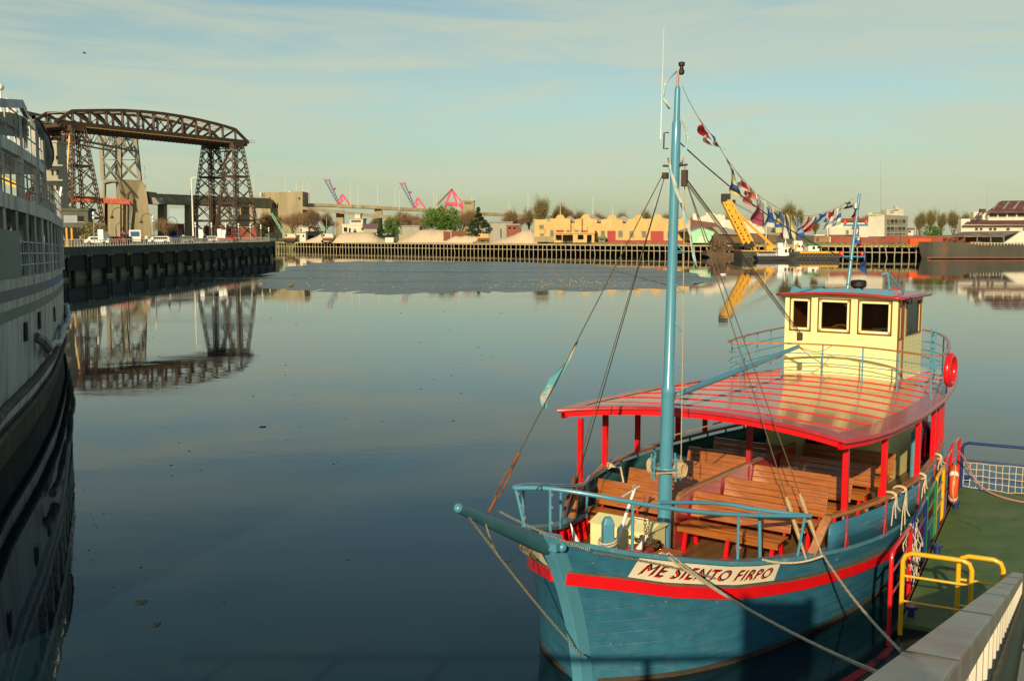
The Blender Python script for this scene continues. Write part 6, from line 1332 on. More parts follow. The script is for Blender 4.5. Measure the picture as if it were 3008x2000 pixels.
TR = [(0, 815, 436, 1.0, ''), (1, 925, 432, 1.1, ''), (2, 1590, 430, 1.5, ''), (0, 862, 440, 1.05, 'bare tree before the right half of the bridge house'), (1, 955, 445, 1.0, 'bare reddish tree under the end of the elevated road'),
      (0, 1350, 470, 1.15, 'bare brown tree in front of the flat pale block'), (1, 1385, 465, 1.1, 'bare reddish tree between the big tree and the conifer'), (0, 1210, 455, 1.1, 'bare brown tree under the highway ramp'), (2, 1140, 455, .9, 'olive bare tree behind the small conifer'), (1, 1665, 448, 1.2, 'bare tree between the first and second gables'), (0, 1530, 440, 1.05, 'bare tree above the small brick house'), (1, 1180, 445, .95, 'bare brown tree behind the small round green tree'), (0, 1235, 442, .9, 'bare brown tree just left of the big green tree'), (2, 1100, 450, .85, 'low bare tree below the highway left of the conifer'), (0, 490, 300, .8, 'bare tree right of the concrete pier'),
      (2, 1500, 440, 1.1, 'olive tinged bare tree behind the small grey house'), (2, 1555, 445, 1.15, 'bare tree behind the left end of the ochre warehouse'), (2, 1640, 445, 1.3, 'tall bare tree behind the first gable'), (2, 1700, 450, 1.1, 'olive bare tree behind the second gable'), (1, 1760, 455, 1.0, 'low bare tree behind the middle gable'),
      (2, 1830, 450, 1.05, 'olive bare tree behind the fourth gable'), (2, 1900, 450, 1.1, 'olive bare tree behind the fifth gable'), (2, 1960, 450, 1.0, 'olive bare tree left of the blue mast'), (2, 2035, 450, .9, 'olive bare tree right of the blue mast'), (2, 2090, 440, .9, 'low bare tree behind the white stepped wall'), (0, 2150, 440, 1.0, 'bare tree behind the crane jib top'),
      (2, 2310, 335, 1.35, 'tall yellowish bare tree behind the flag line'), (2, 2345, 330, 1.15, 'second yellowish bare tree behind the flag line'), (2, 2395, 325, .85, 'lower leafy bare tree above the tug'), (2, 2700, 380, 1.15, 'bare tree right of the grey block'), (2, 2730, 385, 1.25, 'olive bare tree right of the grey block'), (2, 2765, 385, 1.15, 'thin bare tree left of the white factory'), (2, 2800, 380, 1.2, 'olive bare tree just left of the white factory'), (2, 2830, 372, 1.1, 'bare tree touching the white factory wall'), (1, 2535, 380, 1.0, 'bare tree left of the grey block behind the cross arm')]
for i, px, D, s, lb_ in TR:
    a = W(px, 705, D); loc = Vector((a.x, D, HW - .2))
    if i not in used: used.add(i); protos[i].location = loc; s *= (1.5 if D > 400 else 1.2); protos[i].scale = (s, s, s)
    else: dup(protos[i], loc, random.uniform(0, 6), lb_, s * (1.5 if D > 400 else 1.2))
# ================================================================ FAR BANK
def heap(label, pts, D, dep):     # sand heap from its skyline
    a = W(pts[0][0], 705, D); t0 = Vector((a.x, D, HW - .3)); q = MB(); rows = []; n = 60; x0, x1 = pts[0][0], pts[-1][0]; random.seed(int(x0)); jit = [random.uniform(-.08, .08) for _ in range(n + 1)]
    for j in range(9):
        f = math.sin(math.pi * j / 8) ** .8 if 0 < j < 8 else 0; r = []
        for i in range(n + 1):
            px = x0 + (x1 - x0) * i / n; h = max(0, W(px, itp([(p[0], p[1]) for p in pts], px), D).z - HW + .3); r.append(Vector(((px - x0) / FPX * D, (j / 8 - .5) * dep * min(1, .3 + h / 3), h * f + jit[i] * f + random.uniform(-.05, .05) * f)))
        rows.append(r)
    q.grid(rows); o = q.build('sand_heap', 'sand', smooth=True); o.location = t0 + Vector((0, dep / 2, 0)); return tag(o, label, 'sand heap')
heap('low pale sand heap at the far left of the wharf', [(890, 708), (925, 695), (940, 684), (950, 692), (975, 706)], 408, 9)
heap('long flat topped sand heap right of the first excavator', [(972, 708), (990, 688), (1008, 683), (1080, 682), (1090, 686), (1110, 700), (1135, 708)], 396, 14)
heap('biggest pale sand heap in front of the big green tree', [(1163, 708), (1200, 692), (1228, 676), (1245, 674), (1325, 676), (1345, 700), (1360, 708)], 384, 16)
heap('small sand heap in front of the rusty bulkhead', [(1305, 709), (1335, 693), (1352, 695), (1372, 692), (1400, 695), (1420, 709)], 370, 8)
heap('sand heap right of the rusty bulkhead', [(1438, 712), (1495, 695), (1510, 690), (1538, 676), (1560, 674), (1580, 685), (1600, 697), (1612, 712)], 350, 14)
t = thing('steel_bulkhead', 'rusty steel plate bulkhead beside the sand heaps', 'bulkhead', W(1303, 708, 377)); q = MB(); q.b2((0, 0, 0), (8.6, .4, 3.6)); q.build('plate', 'rust', t)
for k in range(8): q = MB(); q.b2((k * 1.15, -.15, 0), (k * 1.15 + .15, 0, 3.6)); q.build('rib', 'rust', t)
def excavator(label, px, D, jib, jc, body='offwhite'):
    t = thing('crawler_crane', label, 'crane', (W(px, 705, D).x, D, HW - .2)); q = MB()
    for y in (-1, 1): q.path([(-2.2, y, .4), (-2.2, y, .8), (-1.8, y, 1.0), (1.8, y, 1.0), (2.2, y, .8), (2.2, y, .4), (1.8, y, .15), (-1.8, y, .15)], .25, 6, closed=True)
    q.build('track', 'dark', t); q = MB(); q.b2((-1.8, -1.4, 1.1), (2.4, 1.4, 1.9)); q.build('chassis', 'rust', t); q = MB(); q.slab([(-1.8, -1.4, 1.9), (2.4, -1.4, 1.9), (2.4, -1.4, 3.0), (2.0, -1.4, 3.5), (-1.3, -1.4, 3.5), (-1.8, -1.4, 3.0)], (0, 2.8, 0)); q.build('cab', body, t, bevel=.08)
    q = MB(); q.b2((-1.7, -1.43, 2.5), (-.9, 1.43, 3.2)); q.build('cab_window', 'glass', t)
    if jib:
        p = Vector((-1.6, 0, 1.8)); e = W(jib[0], jib[1], D) - t.location; q = MB(); lattice_bar(q, p, e, .7, .7, 14, (0, 1, 0), .13); q.bar((1.5, 0, 3.4), e, .06); q.build('jib', jc, t)
    return t
excavator('cream crawler crane with a green lattice jib at the left end of the wharf', 853, 418, (797, 627), 'mint')
excavator('cream and red crawler crane with a dark jib at the sand heaps', 963, 402, (914, 621), 'steel')
excavator('tan crawler excavator right of the rusty bulkhead', 1418, 372, None, 'steel', 'ochre')
bldg('site_hut', 'small white hut with two round windows by the green crane', 'hut', 870, 685, 898, 705, 420, 'offwhite', 4, [(875, 690, 880, 696), (889, 690, 893, 696)], 'greytin'); bldg('white_house', 'white house behind the hut', 'building', 880, 668, 906, 705, 436, 'offwhite', 8, [(882, 672, 886, 680)], 'greytin'); bldg('white_house', 'smaller white house right of the first', 'building', 911, 671, 926, 705, 437, 'offwhite', 8, (), 'tin')
bldg('dark_shed', 'long dark low shed behind the left sand heap', 'shed', 900, 683, 942, 705, 428, 'dark', 5, (), 'dark')
bldg('white_house', 'white flat house with a cream tower behind the long sand heap', 'building', 1006, 662, 1085, 705, 425, 'offwhite', 10, [(1010, 668, 1020, 680), (1025, 670, 1030, 688), (1062, 668, 1078, 676)], 'offwhite'); bldg('cream_tower_house', 'stepped cream tower above the white flat house', 'building', 1028, 645, 1066, 705, 440, 'offwhite', 10, [(1032, 648, 1060, 652)], 'greyren'); bldg('cream_tower_house', 'small cream box on top of the stepped tower', 'building', 1042, 630, 1058, 645, 444, 'offwhite', 5, (), 'greyren')
bldg('purple_roof_house', 'low house with dark purple roof between the trees', 'building', 1068, 672, 1110, 705, 422, 'greyren', 8, (), mat('purple_roof', (.10, .05, .07), .7, .2), rh=2)
bldg('grey_warehouse', 'grey warehouse left of the big green tree', 'warehouse', 1180, 666, 1232, 705, 436, 'greyren', 15, (), 'greytin'); bldg('grey_warehouse', 'grey warehouse half hidden right of the dark conifer', 'warehouse', 1430, 655, 1505, 712, 398, 'greyren', 8, [(1470, 672, 1473, 700)], 'greytin'); bldg('brick_house', 'small red brick house with grey roof left of the ochre warehouse', 'building', 1488, 662, 1525, 705, 372, 'brick', 10, [(1494, 667, 1500, 675), (1508, 667, 1514, 675)], 'greytin')
bldg('flat_block', 'pale flat building far behind right of the big green tree', 'building', 1360, 592, 1392, 640, 520, 'concrete', 10, [(1365, 596, 1385, 599)], 'concrete')
for (x0, y0, x1, y1, D, lb_, m__) in ((1172, 690, 1200, 708, 400, 'low wall panel left of the largest sand heap', 'wharf'), (1135, 689, 1155, 700, 396, 'dark sheet panel between the sand heaps', 'dark'), (1131, 698, 1156, 708, 392, 'pale low wall below the dark sheet', 'offwhite')):
    a = W(x0, y1, D); b = W(x1, y0, D); q = MB(); q.b2((0, 0, 0), (b.x - a.x, .3, b.z - a.z + .8)); o = q.build('low_wall', m__); o.location = a - Vector((0, 0, .8)); tag(o, lb_, 'wall')
# ochre warehouse with five curved gables
Dw = 345; Dw1 = 322
def planar(px, py, xa, Da, xb, Db_):      # point on the vertical wall plane that stands on the line between two ground points
    A = W(xa, 700, Da); Bq = W(xb, 700, Db_); n = Vector((-(Bq.y - A.y), Bq.x - A.x, 0)); r = ray(px, py); C0 = Vector((0, 0, EYE)); k = (A - C0).dot(n) / r.dot(n); return C0 + r * k
ow = thing('ochre_warehouse', 'long ochre warehouse with five curved gables, red doors and faint painted lettering', 'warehouse')
def OW(px, py):
    return planar(px, py, 1570, Dw, 2026, Dw1)
sky_ = [(1570, 710), (1570, 645), (1607, 645), (1607, 652), (1616, 652), (1616, 642), (1632, 642), (1634, 635)] + [(1646 + 12 * math.cos(a), 641 - 11 * math.sin(a)) for a in [math.pi * (1 - k / 8) for k in range(9)]] + [(1664, 643), (1676, 643), (1676, 655), (1688, 655), (1688, 645), (1706, 642), (1708, 636)] + [(1721 + 12 * math.cos(a), 640 - 11 * math.sin(a)) for a in [math.pi * (1 - k / 8) for k in range(9)]] + [(1738, 643), (1754, 645), (1754, 656), (1766, 656), (1766, 645), (1784, 643), (1786, 638)] + [(1798 + 12 * math.cos(a), 642 - 11 * math.sin(a)) for a in [math.pi * (1 - k / 8) for k in range(9)]] + [(1815, 645), (1829, 645), (1829, 656), (1838, 656), (1846, 645), (1860, 643)] + [(1875 + 13 * math.cos(a), 642 - 11 * math.sin(a)) for a in [math.pi * (1 - k / 8) for k in range(9)]] + [(1895, 643), (1912, 645), (1918, 641)] + [(1932 + 14 * math.cos(a), 642 - 12 * math.sin(a)) for a in [math.pi * (1 - k / 8) for k in range(9)]] + [(1950, 643), (1968, 643), (2005, 640)] + [(2006 + 12 * math.cos(a), 648 - 10 * math.sin(a)) for a in [math.pi * (.9 - k / 10) for k in range(7)]] + [(2022, 645), (2028, 648), (2028, 715)]
q = MB(); q.slab([OW(*p) for p in sky_], (0, .6, 0)); q.build('front_wall', 'ochre', ow)
q = MB(); q.slab([p_ + Vector((0, .9, 0)) for p_ in (OW(1574, 656), OW(2024, 656), OW(2024, 714), OW(1574, 710))], (4, 40, 0)); q.build('hall', 'tin', ow)
for x0, x1 in ((1640, 1700), (1705, 1780), (1785, 1870), (1870, 1990)): q = MB(); q.slab([OW(x0, 652) + Vector((0, 1, 0)), OW(x1, 652) + Vector((0, 1, 0)), OW((x0 + x1) / 2 + 5, 634) + Vector((0, 1, 0))], (3, 38, 0)); q.build('roof', 'greytin', ow)
q = MB(); q.slab([OW(1570, 703) - Vector((0, .05, 0)), OW(2028, 707) - Vector((0, .05, 0)), OW(2028, 715) - Vector((0, .05, 0)), OW(1570, 711) - Vector((0, .05, 0))], (0, .1, 0)); q.build('plinth', 'reddoor', ow)
for (x0, y0, x1, y1) in ((1784, 678, 1808, 707), (1911, 679, 1949, 713), (1633, 676, 1656, 682), (1707, 677, 1730, 682)): q = MB(); o_ = Vector((0, -.12, 0)); q.slab([OW(x0, y0) + o_, OW(x1, y0) + o_, OW(x1, y1) + o_, OW(x0, y1) + o_], (0, .1, 0)); q.build('door', 'reddoor', ow)
M['shutter'] = mat('grey_green_shutter', (.15, .17, .11), .7, .1, 1)
for (x0, y0, x1, y1) in ((1584, 661, 1597, 673), (1616, 676, 1626, 695), (1664, 676, 1674, 682), (1688, 676, 1699, 682), (1746, 678, 1752, 695), (1765, 678, 1777, 695), (1816, 678, 1829, 697), (1849, 679, 1861, 697), (1885, 679, 1898, 697), (1961, 680, 1972, 698), (1998, 680, 2010, 699), (1586, 686, 1597, 694)):
    q = MB(); o_ = Vector((0, -.1, 0)); q.slab([OW(x0, y0) + o_, OW(x1, y0) + o_, OW(x1, y1) + o_, OW(x0, y1) + o_], (0, .08, 0)); w_ = q.build('window', 'shutter', ow)
    q = MB(); o_ = Vector((0, -.2, 0)); q.slab([OW(x0 - 1, y1) + o_, OW(x1 + 1, y1) + o_, OW(x1 + 1, y1 + 1.5) + o_, OW(x0 - 1, y1 + 1.5) + o_], (0, .15, 0)); q.build('sill', 'ochre', w_)
def wtext(txt, px0, px1, py0, py1, parent, m, f3=OW, name='lettering', off=.12):
    cu = bpy.data.curves.new('txt', 'FONT'); cu.body = txt; cu.size = 1; cu.resolution_u = 2; cu.offset = .01; to = bpy.data.objects.new('txt', cu); col.objects.link(to); dg = bpy.context.evaluated_depsgraph_get(); me = bpy.data.meshes.new_from_object(to.evaluated_get(dg)); bpy.data.objects.remove(to)
    xs = [v.co.x for v in me.vertices]; ys = [v.co.y for v in me.vertices]; x0, x1, y0, y1 = min(xs), max(xs), min(ys), max(ys)
    for v in me.vertices: v.co = f3(px0 + (px1 - px0) * (v.co.x - x0) / (x1 - x0), py1 + (py0 - py1) * (v.co.y - y0) / (y1 - y0)) + Vector((0, -off, 0))
    me.materials.clear(); me.materials.append(m); o = bpy.data.objects.new(name, me); col.objects.link(o); o.parent = parent
M['fadedletter'] = mat('faded_lettering', (.66, .52, .27), .85, .1, .3, c2=(.62, .4, .16), thr=(.5, .6), scale2=.5)
wtext('LUIS J. HOUTIN', 1618, 1674, 648, 656, ow, M['fadedletter']); wtext('CAMPOS', 1706, 1751, 648, 655, ow, M['fadedletter']); wtext('LA UNION', 1768, 1812, 649, 656, ow, M['fadedletter']); wtext('CONSTRUCCIONES NAVALES', 1617, 1726, 665, 671, ow, M['fadedletter']); wtext('TALLERES', 1756, 1812, 666, 671, ow, M['fadedletter'])
for x in (1646, 1800): q = MB(); q.tube(OW(x, 630), OW(x, 603), .12, .06, 5); q.build('flag_pole', 'offwhite', ow)
for x, y in ((1677, 645), (1710, 642)): q = MB(); q.tube(OW(x, y) + Vector((0, -.2, 0)), OW(x, 682) + Vector((0, -.2, 0)), .15, n=5); q.build('down_pipe', 'steel', ow)
# ruined frame building before it
rb = thing('ruined_shed', 'roofless ochre shed with dark openings on the wharf before the warehouse', 'shed', W(1626, 712, 330)); ro = rb.location.copy()
q = MB(); 
def R3(px, py, d=0): return W(px, py, 330 + d) - ro
for (x0, x1, y0, y1) in ((1627, 1746, 685, 690), (1627, 1632, 690, 713), (1650, 1653, 690, 713), (1683, 1697, 690, 713), (1714, 1724, 690, 713), (1738, 1746, 690, 713), (1632, 1650, 706, 713), (1697, 1714, 704, 713)): a = R3(x0, y1); b = R3(x1, y0); q.b2((a.x, -.2, a.z), (b.x, .2, b.z))
a = R3(1727, 685); b = R3(1747, 667); q.b2((a.x, 0, a.z), (b.x, 2.5, b.z)); q.build('front_frame', 'ochre', rb)
q = MB(); a = R3(1626, 686); b = R3(1748, 683.5); q.b2((a.x, -.6, a.z), (b.x, 6, b.z)); q.build('roof_slab', 'ochre', rb)
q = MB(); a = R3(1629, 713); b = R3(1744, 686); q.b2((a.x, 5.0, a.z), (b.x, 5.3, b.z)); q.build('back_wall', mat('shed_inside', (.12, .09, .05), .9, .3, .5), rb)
q = MB(); a = W(1568, 711, 336); b = W(1625, 695, 336); q.b2((0, 0, 0), (b.x - a.x, .4, b.z - a.z)); o = q.build('concrete_wall', 'concrete'); o.location = a; tag(o, 'low grey block wall left of the ruined shed', 'wall')
bldg('machine_box', 'small grey green machine box in front of the first big red door', 'machine', 1758, 699, 1778, 712, 331, 'shutter', 3, [(1761, 702, 1775, 706)], 'shutter')
# tin shed, mint shed, white stepped building
def prow(name, label, cat, pts, D, dep, m, parts=(), D1=None):
    x0 = pts[0][0]; x1 = max(p[0] for p in pts); o0 = W(pts[0][0], pts[0][1], D); t = thing(name, label, cat, o0); D1 = D1 or D
    f3 = lambda px, py: planar(px, py, x0, D, x1, D1); q = MB(); q.slab([f3(*p) - o0 for p in pts], (o0.x / D * dep, dep, 0)); q.build('walls', m, t)
    for nm, pp2, mm, off, th in parts: q = MB(); q.slab([f3(*p) - o0 + Vector((0, off, 0)) for p in pp2], (0, th, 0)); q.build(nm, mm, t)
    return t
prow('tin_shed', 'rust red corrugated shed between ochre warehouse and mint shed', 'shed', [(2028, 712), (2116, 712), (2116, 668), (2100, 655), (2028, 645)], 322, 25, 'tin')
prow('mint_shed', 'mint green gabled boat shed with a white door', 'shed', [(2027, 714), (2082, 714), (2098, 686), (2098, 680), (2060, 667), (2027, 680)], 300, 26, 'mint', [('roof', [(2026, 681), (2060, 668), (2098, 681), (2098, 679), (2060, 666), (2026, 679)], 'greytin', -.3, 27), ('door', [(2050, 696), (2074, 696), (2074, 712), (2050, 712)], 'offwhite', -.12, .1)])
prow('long_shed', 'long low grey brown shed roof behind the rusty dredger', 'shed', [(2098, 714), (2280, 714), (2280, 690), (2165, 682), (2130, 672), (2098, 672)], 312, 20, mat('brown_boards', (.15, .09, .05), .9, .25, .5), [('roof', [(2090, 667), (2130, 668), (2170, 680), (2170, 690), (2110, 688)], 'greytin', -1, 22)])
prow('stepped_white_building', 'white building with stepped parapet behind the yellow crane', 'building', [(2110, 700), (2275, 700), (2275, 690), (2246, 690), (2246, 672), (2240, 672), (2240, 666), (2222, 666), (2222, 658), (2210, 658), (2210, 648), (2170, 650), (2160, 648), (2130, 645), (2130, 632), (2117, 632), (2117, 628), (2105, 632), (2092, 624), (2074, 624), (2074, 632), (2062, 636), (2048, 645), (2048, 628), (2035, 628), (2035, 645), (2060, 660), (2110, 668)], 345, 20, 'offwhite', [('door', [(2118, 650), (2127, 650), (2127, 668), (2118, 668)], 'white', -.2, .2)])
prow('grey_roof', 'grey tin roofed hall behind the white stepped building', 'warehouse', [(2150, 690), (2300, 690), (2300, 668), (2262, 645), (2240, 634), (2165, 632)], 360, 30, 'greytin')
def grass_patch(px, D): pass
# red brick wall and houses at the right
prow('brick_wall', 'long red brick boundary wall on the far bank', 'wall', [(2440, 715), (2880, 712), (2880, 694), (2660, 692), (2598, 691), (2598, 697), (2530, 697), (2440, 690)], 305, .6, 'brick', D1=285)
prow('tin_roofed_house', 'pale house with rusty flat roof left of the grey block', 'building', [(2430, 712), (2550, 712), (2550, 645), (2430, 645)], 330, 12, 'offwhite', [('roof', [(2425, 642), (2550, 642), (2550, 650), (2425, 652)], 'tin', -1, 14), ('lower_front', [(2432, 668), (2520, 668), (2520, 690), (2432, 690)], 'offwhite', -1.5, 1.2), ('window', [(2480, 676), (2488, 676), (2488, 688), (2480, 688)], 'shutter', -1.7, .2)])
prow('kiosk', 'small brown boarded hut with a flat cream roof on the wharf', 'hut', [(2392, 712), (2437, 712), (2437, 694), (2392, 694)], 296, 5, mat('kiosk_boards', (.28, .17, .08), .8, .2, 1), [('roof', [(2391, 689), (2421, 689), (2421, 693), (2391, 693)], 'offwhite', -.6, 6), ('shutter', [(2398, 698), (2406, 698), (2406, 709), (2398, 709)], 'tin', -.1, .1)])
# grey three storey block: two visible faces, sunlight put into the paler left one's colour
gb = thing('office_block', 'three storey grey block with ribbon windows, roof tank and a faded sign', 'building')
q = MB(); q.slab([W(2550, 692, 312), W(2598, 692, 300), W(2665, 692, 312), W(2668, 635, 312), W(2598, 630, 300), W(2550, 625, 312)], (0, 12, 0)); 
q2 = MB(); q2.slab([W(2548, 695, 300.5), W(2598, 695, 296.5), W(2598, 632, 296.5), W(2552, 623, 300.5)], (4, 8, 0)); q2.build('blank_side', 'offwhite', gb)
q3 = MB(); q3.slab([W(2598.3, 695, 296.6), W(2664, 695, 306), W(2668, 635, 306), W(2598.3, 631, 296.6)], (-1, 8, 0)); q3.build('window_front', 'greyren', gb)
for r_, (y0, y1) in enumerate(((645, 655), (667, 676), (686, 690))):
    for k in range(5):
        x0 = 2607 + k * 11.2; D = 296 + (x0 - 2598) * .15 - .35; q = MB(); q.slab([W(x0, y0, D), W(x0 + 8, y0 + .3, D + 1.1), W(x0 + 8, y1 + .3, D + 1.1), W(x0, y1, D)], (-.02, .2, 0)); w_ = q.build('window', 'glass' if (k + r_) % 3 else 'shutter', gb)
        q = MB(); q.slab([W(x0 - 1, y1 + .6, D - .2), W(x0 + 9, y1 + 1, D + .9), W(x0 + 9, y1 + 2, D + .9), W(x0 - 1, y1 + 1.6, D - .2)], (0, .3, 0)); q.build('sill', 'offwhite', w_)
q = MB(); q.slab([W(2605, 634, 304), W(2654, 634, 308), W(2654, 614, 308), W(2605, 616, 304)], (0, 5, 0)); q.slab([W(2630, 616, 305), W(2640, 616, 306), W(2640, 606, 306), W(2630, 606, 305)], (0, 2, 0)); q.build('roof_tank', 'offwhite', gb)
q = MB(); q.slab([W(2617, 619, 303.6), W(2628, 619, 304.5), W(2628, 621, 304.5), W(2617, 621, 303.6)], (0, .2, 0)); q.build('roof_slot', 'dark', gb)
gbf = lambda px, py: planar(px, py, 2548, 300.5, 2598, 296.5)
M['signgreen'] = mat('faded_green_letters', (.18, .22, .05), .8, .2, 1)
wtext('NAVALES', 2562, 2588, 625, 629.5, gb, M['signgreen'], gbf, off=.2); wtext('REPARACIONES', 2553, 2594, 631, 635.5, gb, M['signgreen'], gbf, off=.2)
bldg('small_house', 'small white house right of the grey block', 'building', 2667, 675, 2683, 700, 315, 'offwhite', 8, [(2668, 678, 2676, 682)], 'tin')
for (x, y0, y1, D) in ((2587, 470, 624, 330), (2900, 530, 600, 420)):
    q = MB(); b_ = W(x, y1 if x < 2600 else 690, D); q.tube((0, 0, 0), W(x, y0, D) - b_, .14, .04, 4); o = q.build('radio_mast', 'galv'); o.location = b_; tag(o, 'very thin tall aerial mast ' + ('behind the grey block' if x < 2600 else 'behind the white factory'), 'aerial')
# white factory at far right
fc = thing('white_factory', 'white factory with rusty red pitched roofs in three tiers at the right edge', 'factory'); FD = 295
def F_(px, py, d=0): return W(px, py, FD + d)
def fpart(nm, pts, m, d, th): q = MB(); q.slab([F_(x, y, d) for x, y in pts], (0, th, 0)); return q.build(nm, m, fc)
fpart('lower_wall', [(2823, 712), (3080, 712), (3080, 660), (2823, 660)], 'offwhite', 0, 3)
fpart('left_wall', [(2823, 680), (2850, 680), (2850, 643), (2823, 643)], 'offwhite', 6, 2)
fpart('tower_wall', [(2860, 660), (2905, 660), (2905, 623), (2860, 623)], 'offwhite', 10, 2)
fpart('upper_wall', [(2903, 650), (3080, 650), (3080, 620), (2903, 620)], 'offwhite', 8, 2)
q = MB(); q.slab([F_(2826, 663, -1), F_(3080, 662, -1), F_(3080, 645, 9), F_(2848, 646, 9)], (0, 0, -.25)); q.build('middle_roof', 'tin', fc)
q = MB(); q.slab([F_(2900, 622, 6), F_(3080, 621, 6), F_(3080, 589, 22), F_(2942, 590, 22)], (0, 0, -.3)); q.build('top_roof', 'tin', fc)
for k in range(4): q = MB(); x = 2915 + k * 30; q.slab([F_(x, 615, 9.6) + Vector((0, 0, .15)), F_(x + 6, 615, 9.6) + Vector((0, 0, .15)), F_(x + 22, 594, 20) + Vector((0, 0, .15)), F_(x + 17, 594, 20) + Vector((0, 0, .15))], (0, 0, .08)); q.build('roof_light', 'greyren', fc)
for (x0, x1, y0, y1, d) in ((2907, 2929, 628, 637, 7.8), (2934, 2956, 628, 637, 7.8), (2962, 2984, 627, 636, 7.8), (2990, 3012, 627, 636, 7.8), (2865, 2873, 670, 676, -.2), (2879, 2886, 670, 676, -.2), (2906, 2914, 670, 676, -.2), (2919, 2927, 670, 676, -.2), (2957, 2966, 670, 676, -.2), (3006, 3014, 670, 676, -.2)):
    w_ = fpart('window', [(x0, y1), (x1, y1), (x1, y0), (x0, y0)], 'glass', d, .25); q = MB(); q.slab([F_(x0 - .5, y1 + .8, d - .2), F_(x1 + .5, y1 + .8, d - .2), F_(x1 + .5, y1, d - .2), F_(x0 - .5, y1, d - .2)], (0, .2, 0)); q.build('sill', 'offwhite', w_)
q = MB(); q.slab([F_(2780, 694, -13), F_(2945, 694, -13), F_(2998, 679, -4), F_(2830, 681, -4)], (0, 0, -.2)); q.build('lean_to_roof', mat('patched_tin', (.2, .13, .1), .7, .3, .5, c2=(.3, .28, .24), thr=(.5, .6), scale2=.3), fc)
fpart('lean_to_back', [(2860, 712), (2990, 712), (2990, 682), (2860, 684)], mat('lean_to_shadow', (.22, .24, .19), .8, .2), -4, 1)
for x in (2832, 2870, 2910, 2948): q = MB(); q.bar(F_(x, 694, -12.5), F_(x, 712, -12.5), .3); q.build('lean_to_post', 'shutter', fc)
q = MB(); q.slab([F_(2950, 714, -14), F_(3080, 714, -14), F_(3080, 665, -14), F_(3000, 680, -14)], (0, .8, 0)); q.build('ramp_wall', 'offwhite', fc)
# ================================================================ BOATS ON THE FAR SIDE
def hullbox(t, pts, dep, m, name='hull'): q = MB(); q.slab(pts, (0, dep, 0)); return q.build(name, m, t)
def wpt(px, py, D, t): return W(px, py, D) - t.location
M['dredge'] = mat('dull_brown_wreck', (.13, .075, .04), .85, .35, .5, c2=(.07, .05, .03), thr=(.45, .65))
db = thing('rusty_dredger', 'small rust brown derelict dredger moored at the wharf left of the yellow crane', 'boat', ZP(2130, 757, 0)); Dd = db.location.y
hullbox(db, [wpt(2076, 750, Dd, db), wpt(2090, 758, Dd, db), wpt(2176, 758, Dd, db), wpt(2178, 744, Dd, db), wpt(2120, 742, Dd, db), wpt(2078, 738, Dd, db)], 7, 'dredge')
random.seed(9); q = MB()
for k in range(36):
    x = random.uniform(2082, 2172); y = random.uniform(728, 744) if x > 2125 else random.uniform(712, 744); a = wpt(x, y, Dd + random.uniform(.5, 5), db); q.box(tuple(a), (random.uniform(.3, 1.6), random.uniform(.3, 1.2), random.uniform(.3, 1.6)), random.random())
q.build('deck_gear', 'dredge', db); q = MB(); a = wpt(2095, 742, Dd + 2, db); b = wpt(2130, 692, Dd + 4, db); q.b2((a.x, 2, a.z), (b.x, 5, b.z)); q.build('deck_house', 'dredge', db)
q = MB()
for x in (2100, 2112, 2124): q.bar(wpt(x, 742, Dd + 1, db), wpt(x + 8, 690, Dd + 3, db), .2); 
q.build('frame', 'dredge', db)
bk_ = thing('crane_barge', 'long dark barge with tyre fenders carrying the tall yellow twin jib crane', 'boat', ZP(2300, 762, 0)); Db = bk_.location.y
hullbox(bk_, [wpt(2180, 762, Db, bk_), wpt(2465, 762, Db, bk_), wpt(2468, 742, Db, bk_), wpt(2180, 738, Db, bk_)], 10, mat('barge_black', (.03, .033, .028), .7, .3, .4, c2=(.07, .06, .04), thr=(.5, .7)))
q = MB(); a = wpt(2350, 744, Db - .2, bk_); b = wpt(2464, 739, Db - .2, bk_); q.b2((a.x, -.1, a.z), (b.x, 8, b.z)); q.build('deck_band', 'craney', bk_)
q = MB(); a = wpt(2180, 740, Db, bk_); b = wpt(2345, 736, Db, bk_); q.b2((a.x, .2, a.z), (b.x, 9.5, b.z)); q.build('deck', 'ochre', bk_)
for k in range(12):
    x = (2192, 2205, 2345, 2356, 2368, 2380, 2392, 2404, 2416, 2428, 2440, 2452)[k]; q = MB(); c = wpt(x, 752, Db - .3, bk_); q.path([c + Vector((math.cos(a) * .42, 0, math.sin(a) * .42)) for a in [j * math.pi / 6 for j in range(12)]], .16, 6, closed=True); q.build('tyre_fender', mat('grey_tyre', (.09, .085, .07), .8, .2), bk_)
q = MB(); lo1 = wpt(2190, 720, Db + 3, bk_)
for (xa, ya, xb, yb, w) in ((2189, 712, 2130, 592, 1.6), (2203, 712, 2137, 590, 1.5)): lattice_bar(q, wpt(xa, ya, Db + 3, bk_), wpt(xb, yb, Db + 3, bk_), w, w * .8, 14, (0, 1, 0), .5); q.bar(wpt(xa, ya, Db + 3.5, bk_), wpt(xb, yb, Db + 3.5, bk_), w * .8, .3)
q.build('jib', 'craney', bk_); q = MB()
for (xa, ya, xb, yb) in ((2189, 712, 2200, 730), (2203, 712, 2214, 728)): q.bar(wpt(xa, ya, Db + 3, bk_), wpt(xb, yb, Db + 3, bk_), 1.0)
q.box(tuple(wpt(2132, 582, Db + 3, bk_)), (2.2, 1.5, 2.2)); q.box(tuple(wpt(2146, 592, Db + 3, bk_)), (2.4, 1.2, .8)); q.build('jib_ends', 'black', bk_)
q = MB(); q.bar(wpt(2216, 728, Db + 2, bk_), wpt(2226, 746, Db, bk_), .6)
for d in (0, 5): q.bar(wpt(2149 - d * .6, 608 + d * .3, Db + 3, bk_), wpt(2280 - d, 730, Db + 3, bk_), .35)
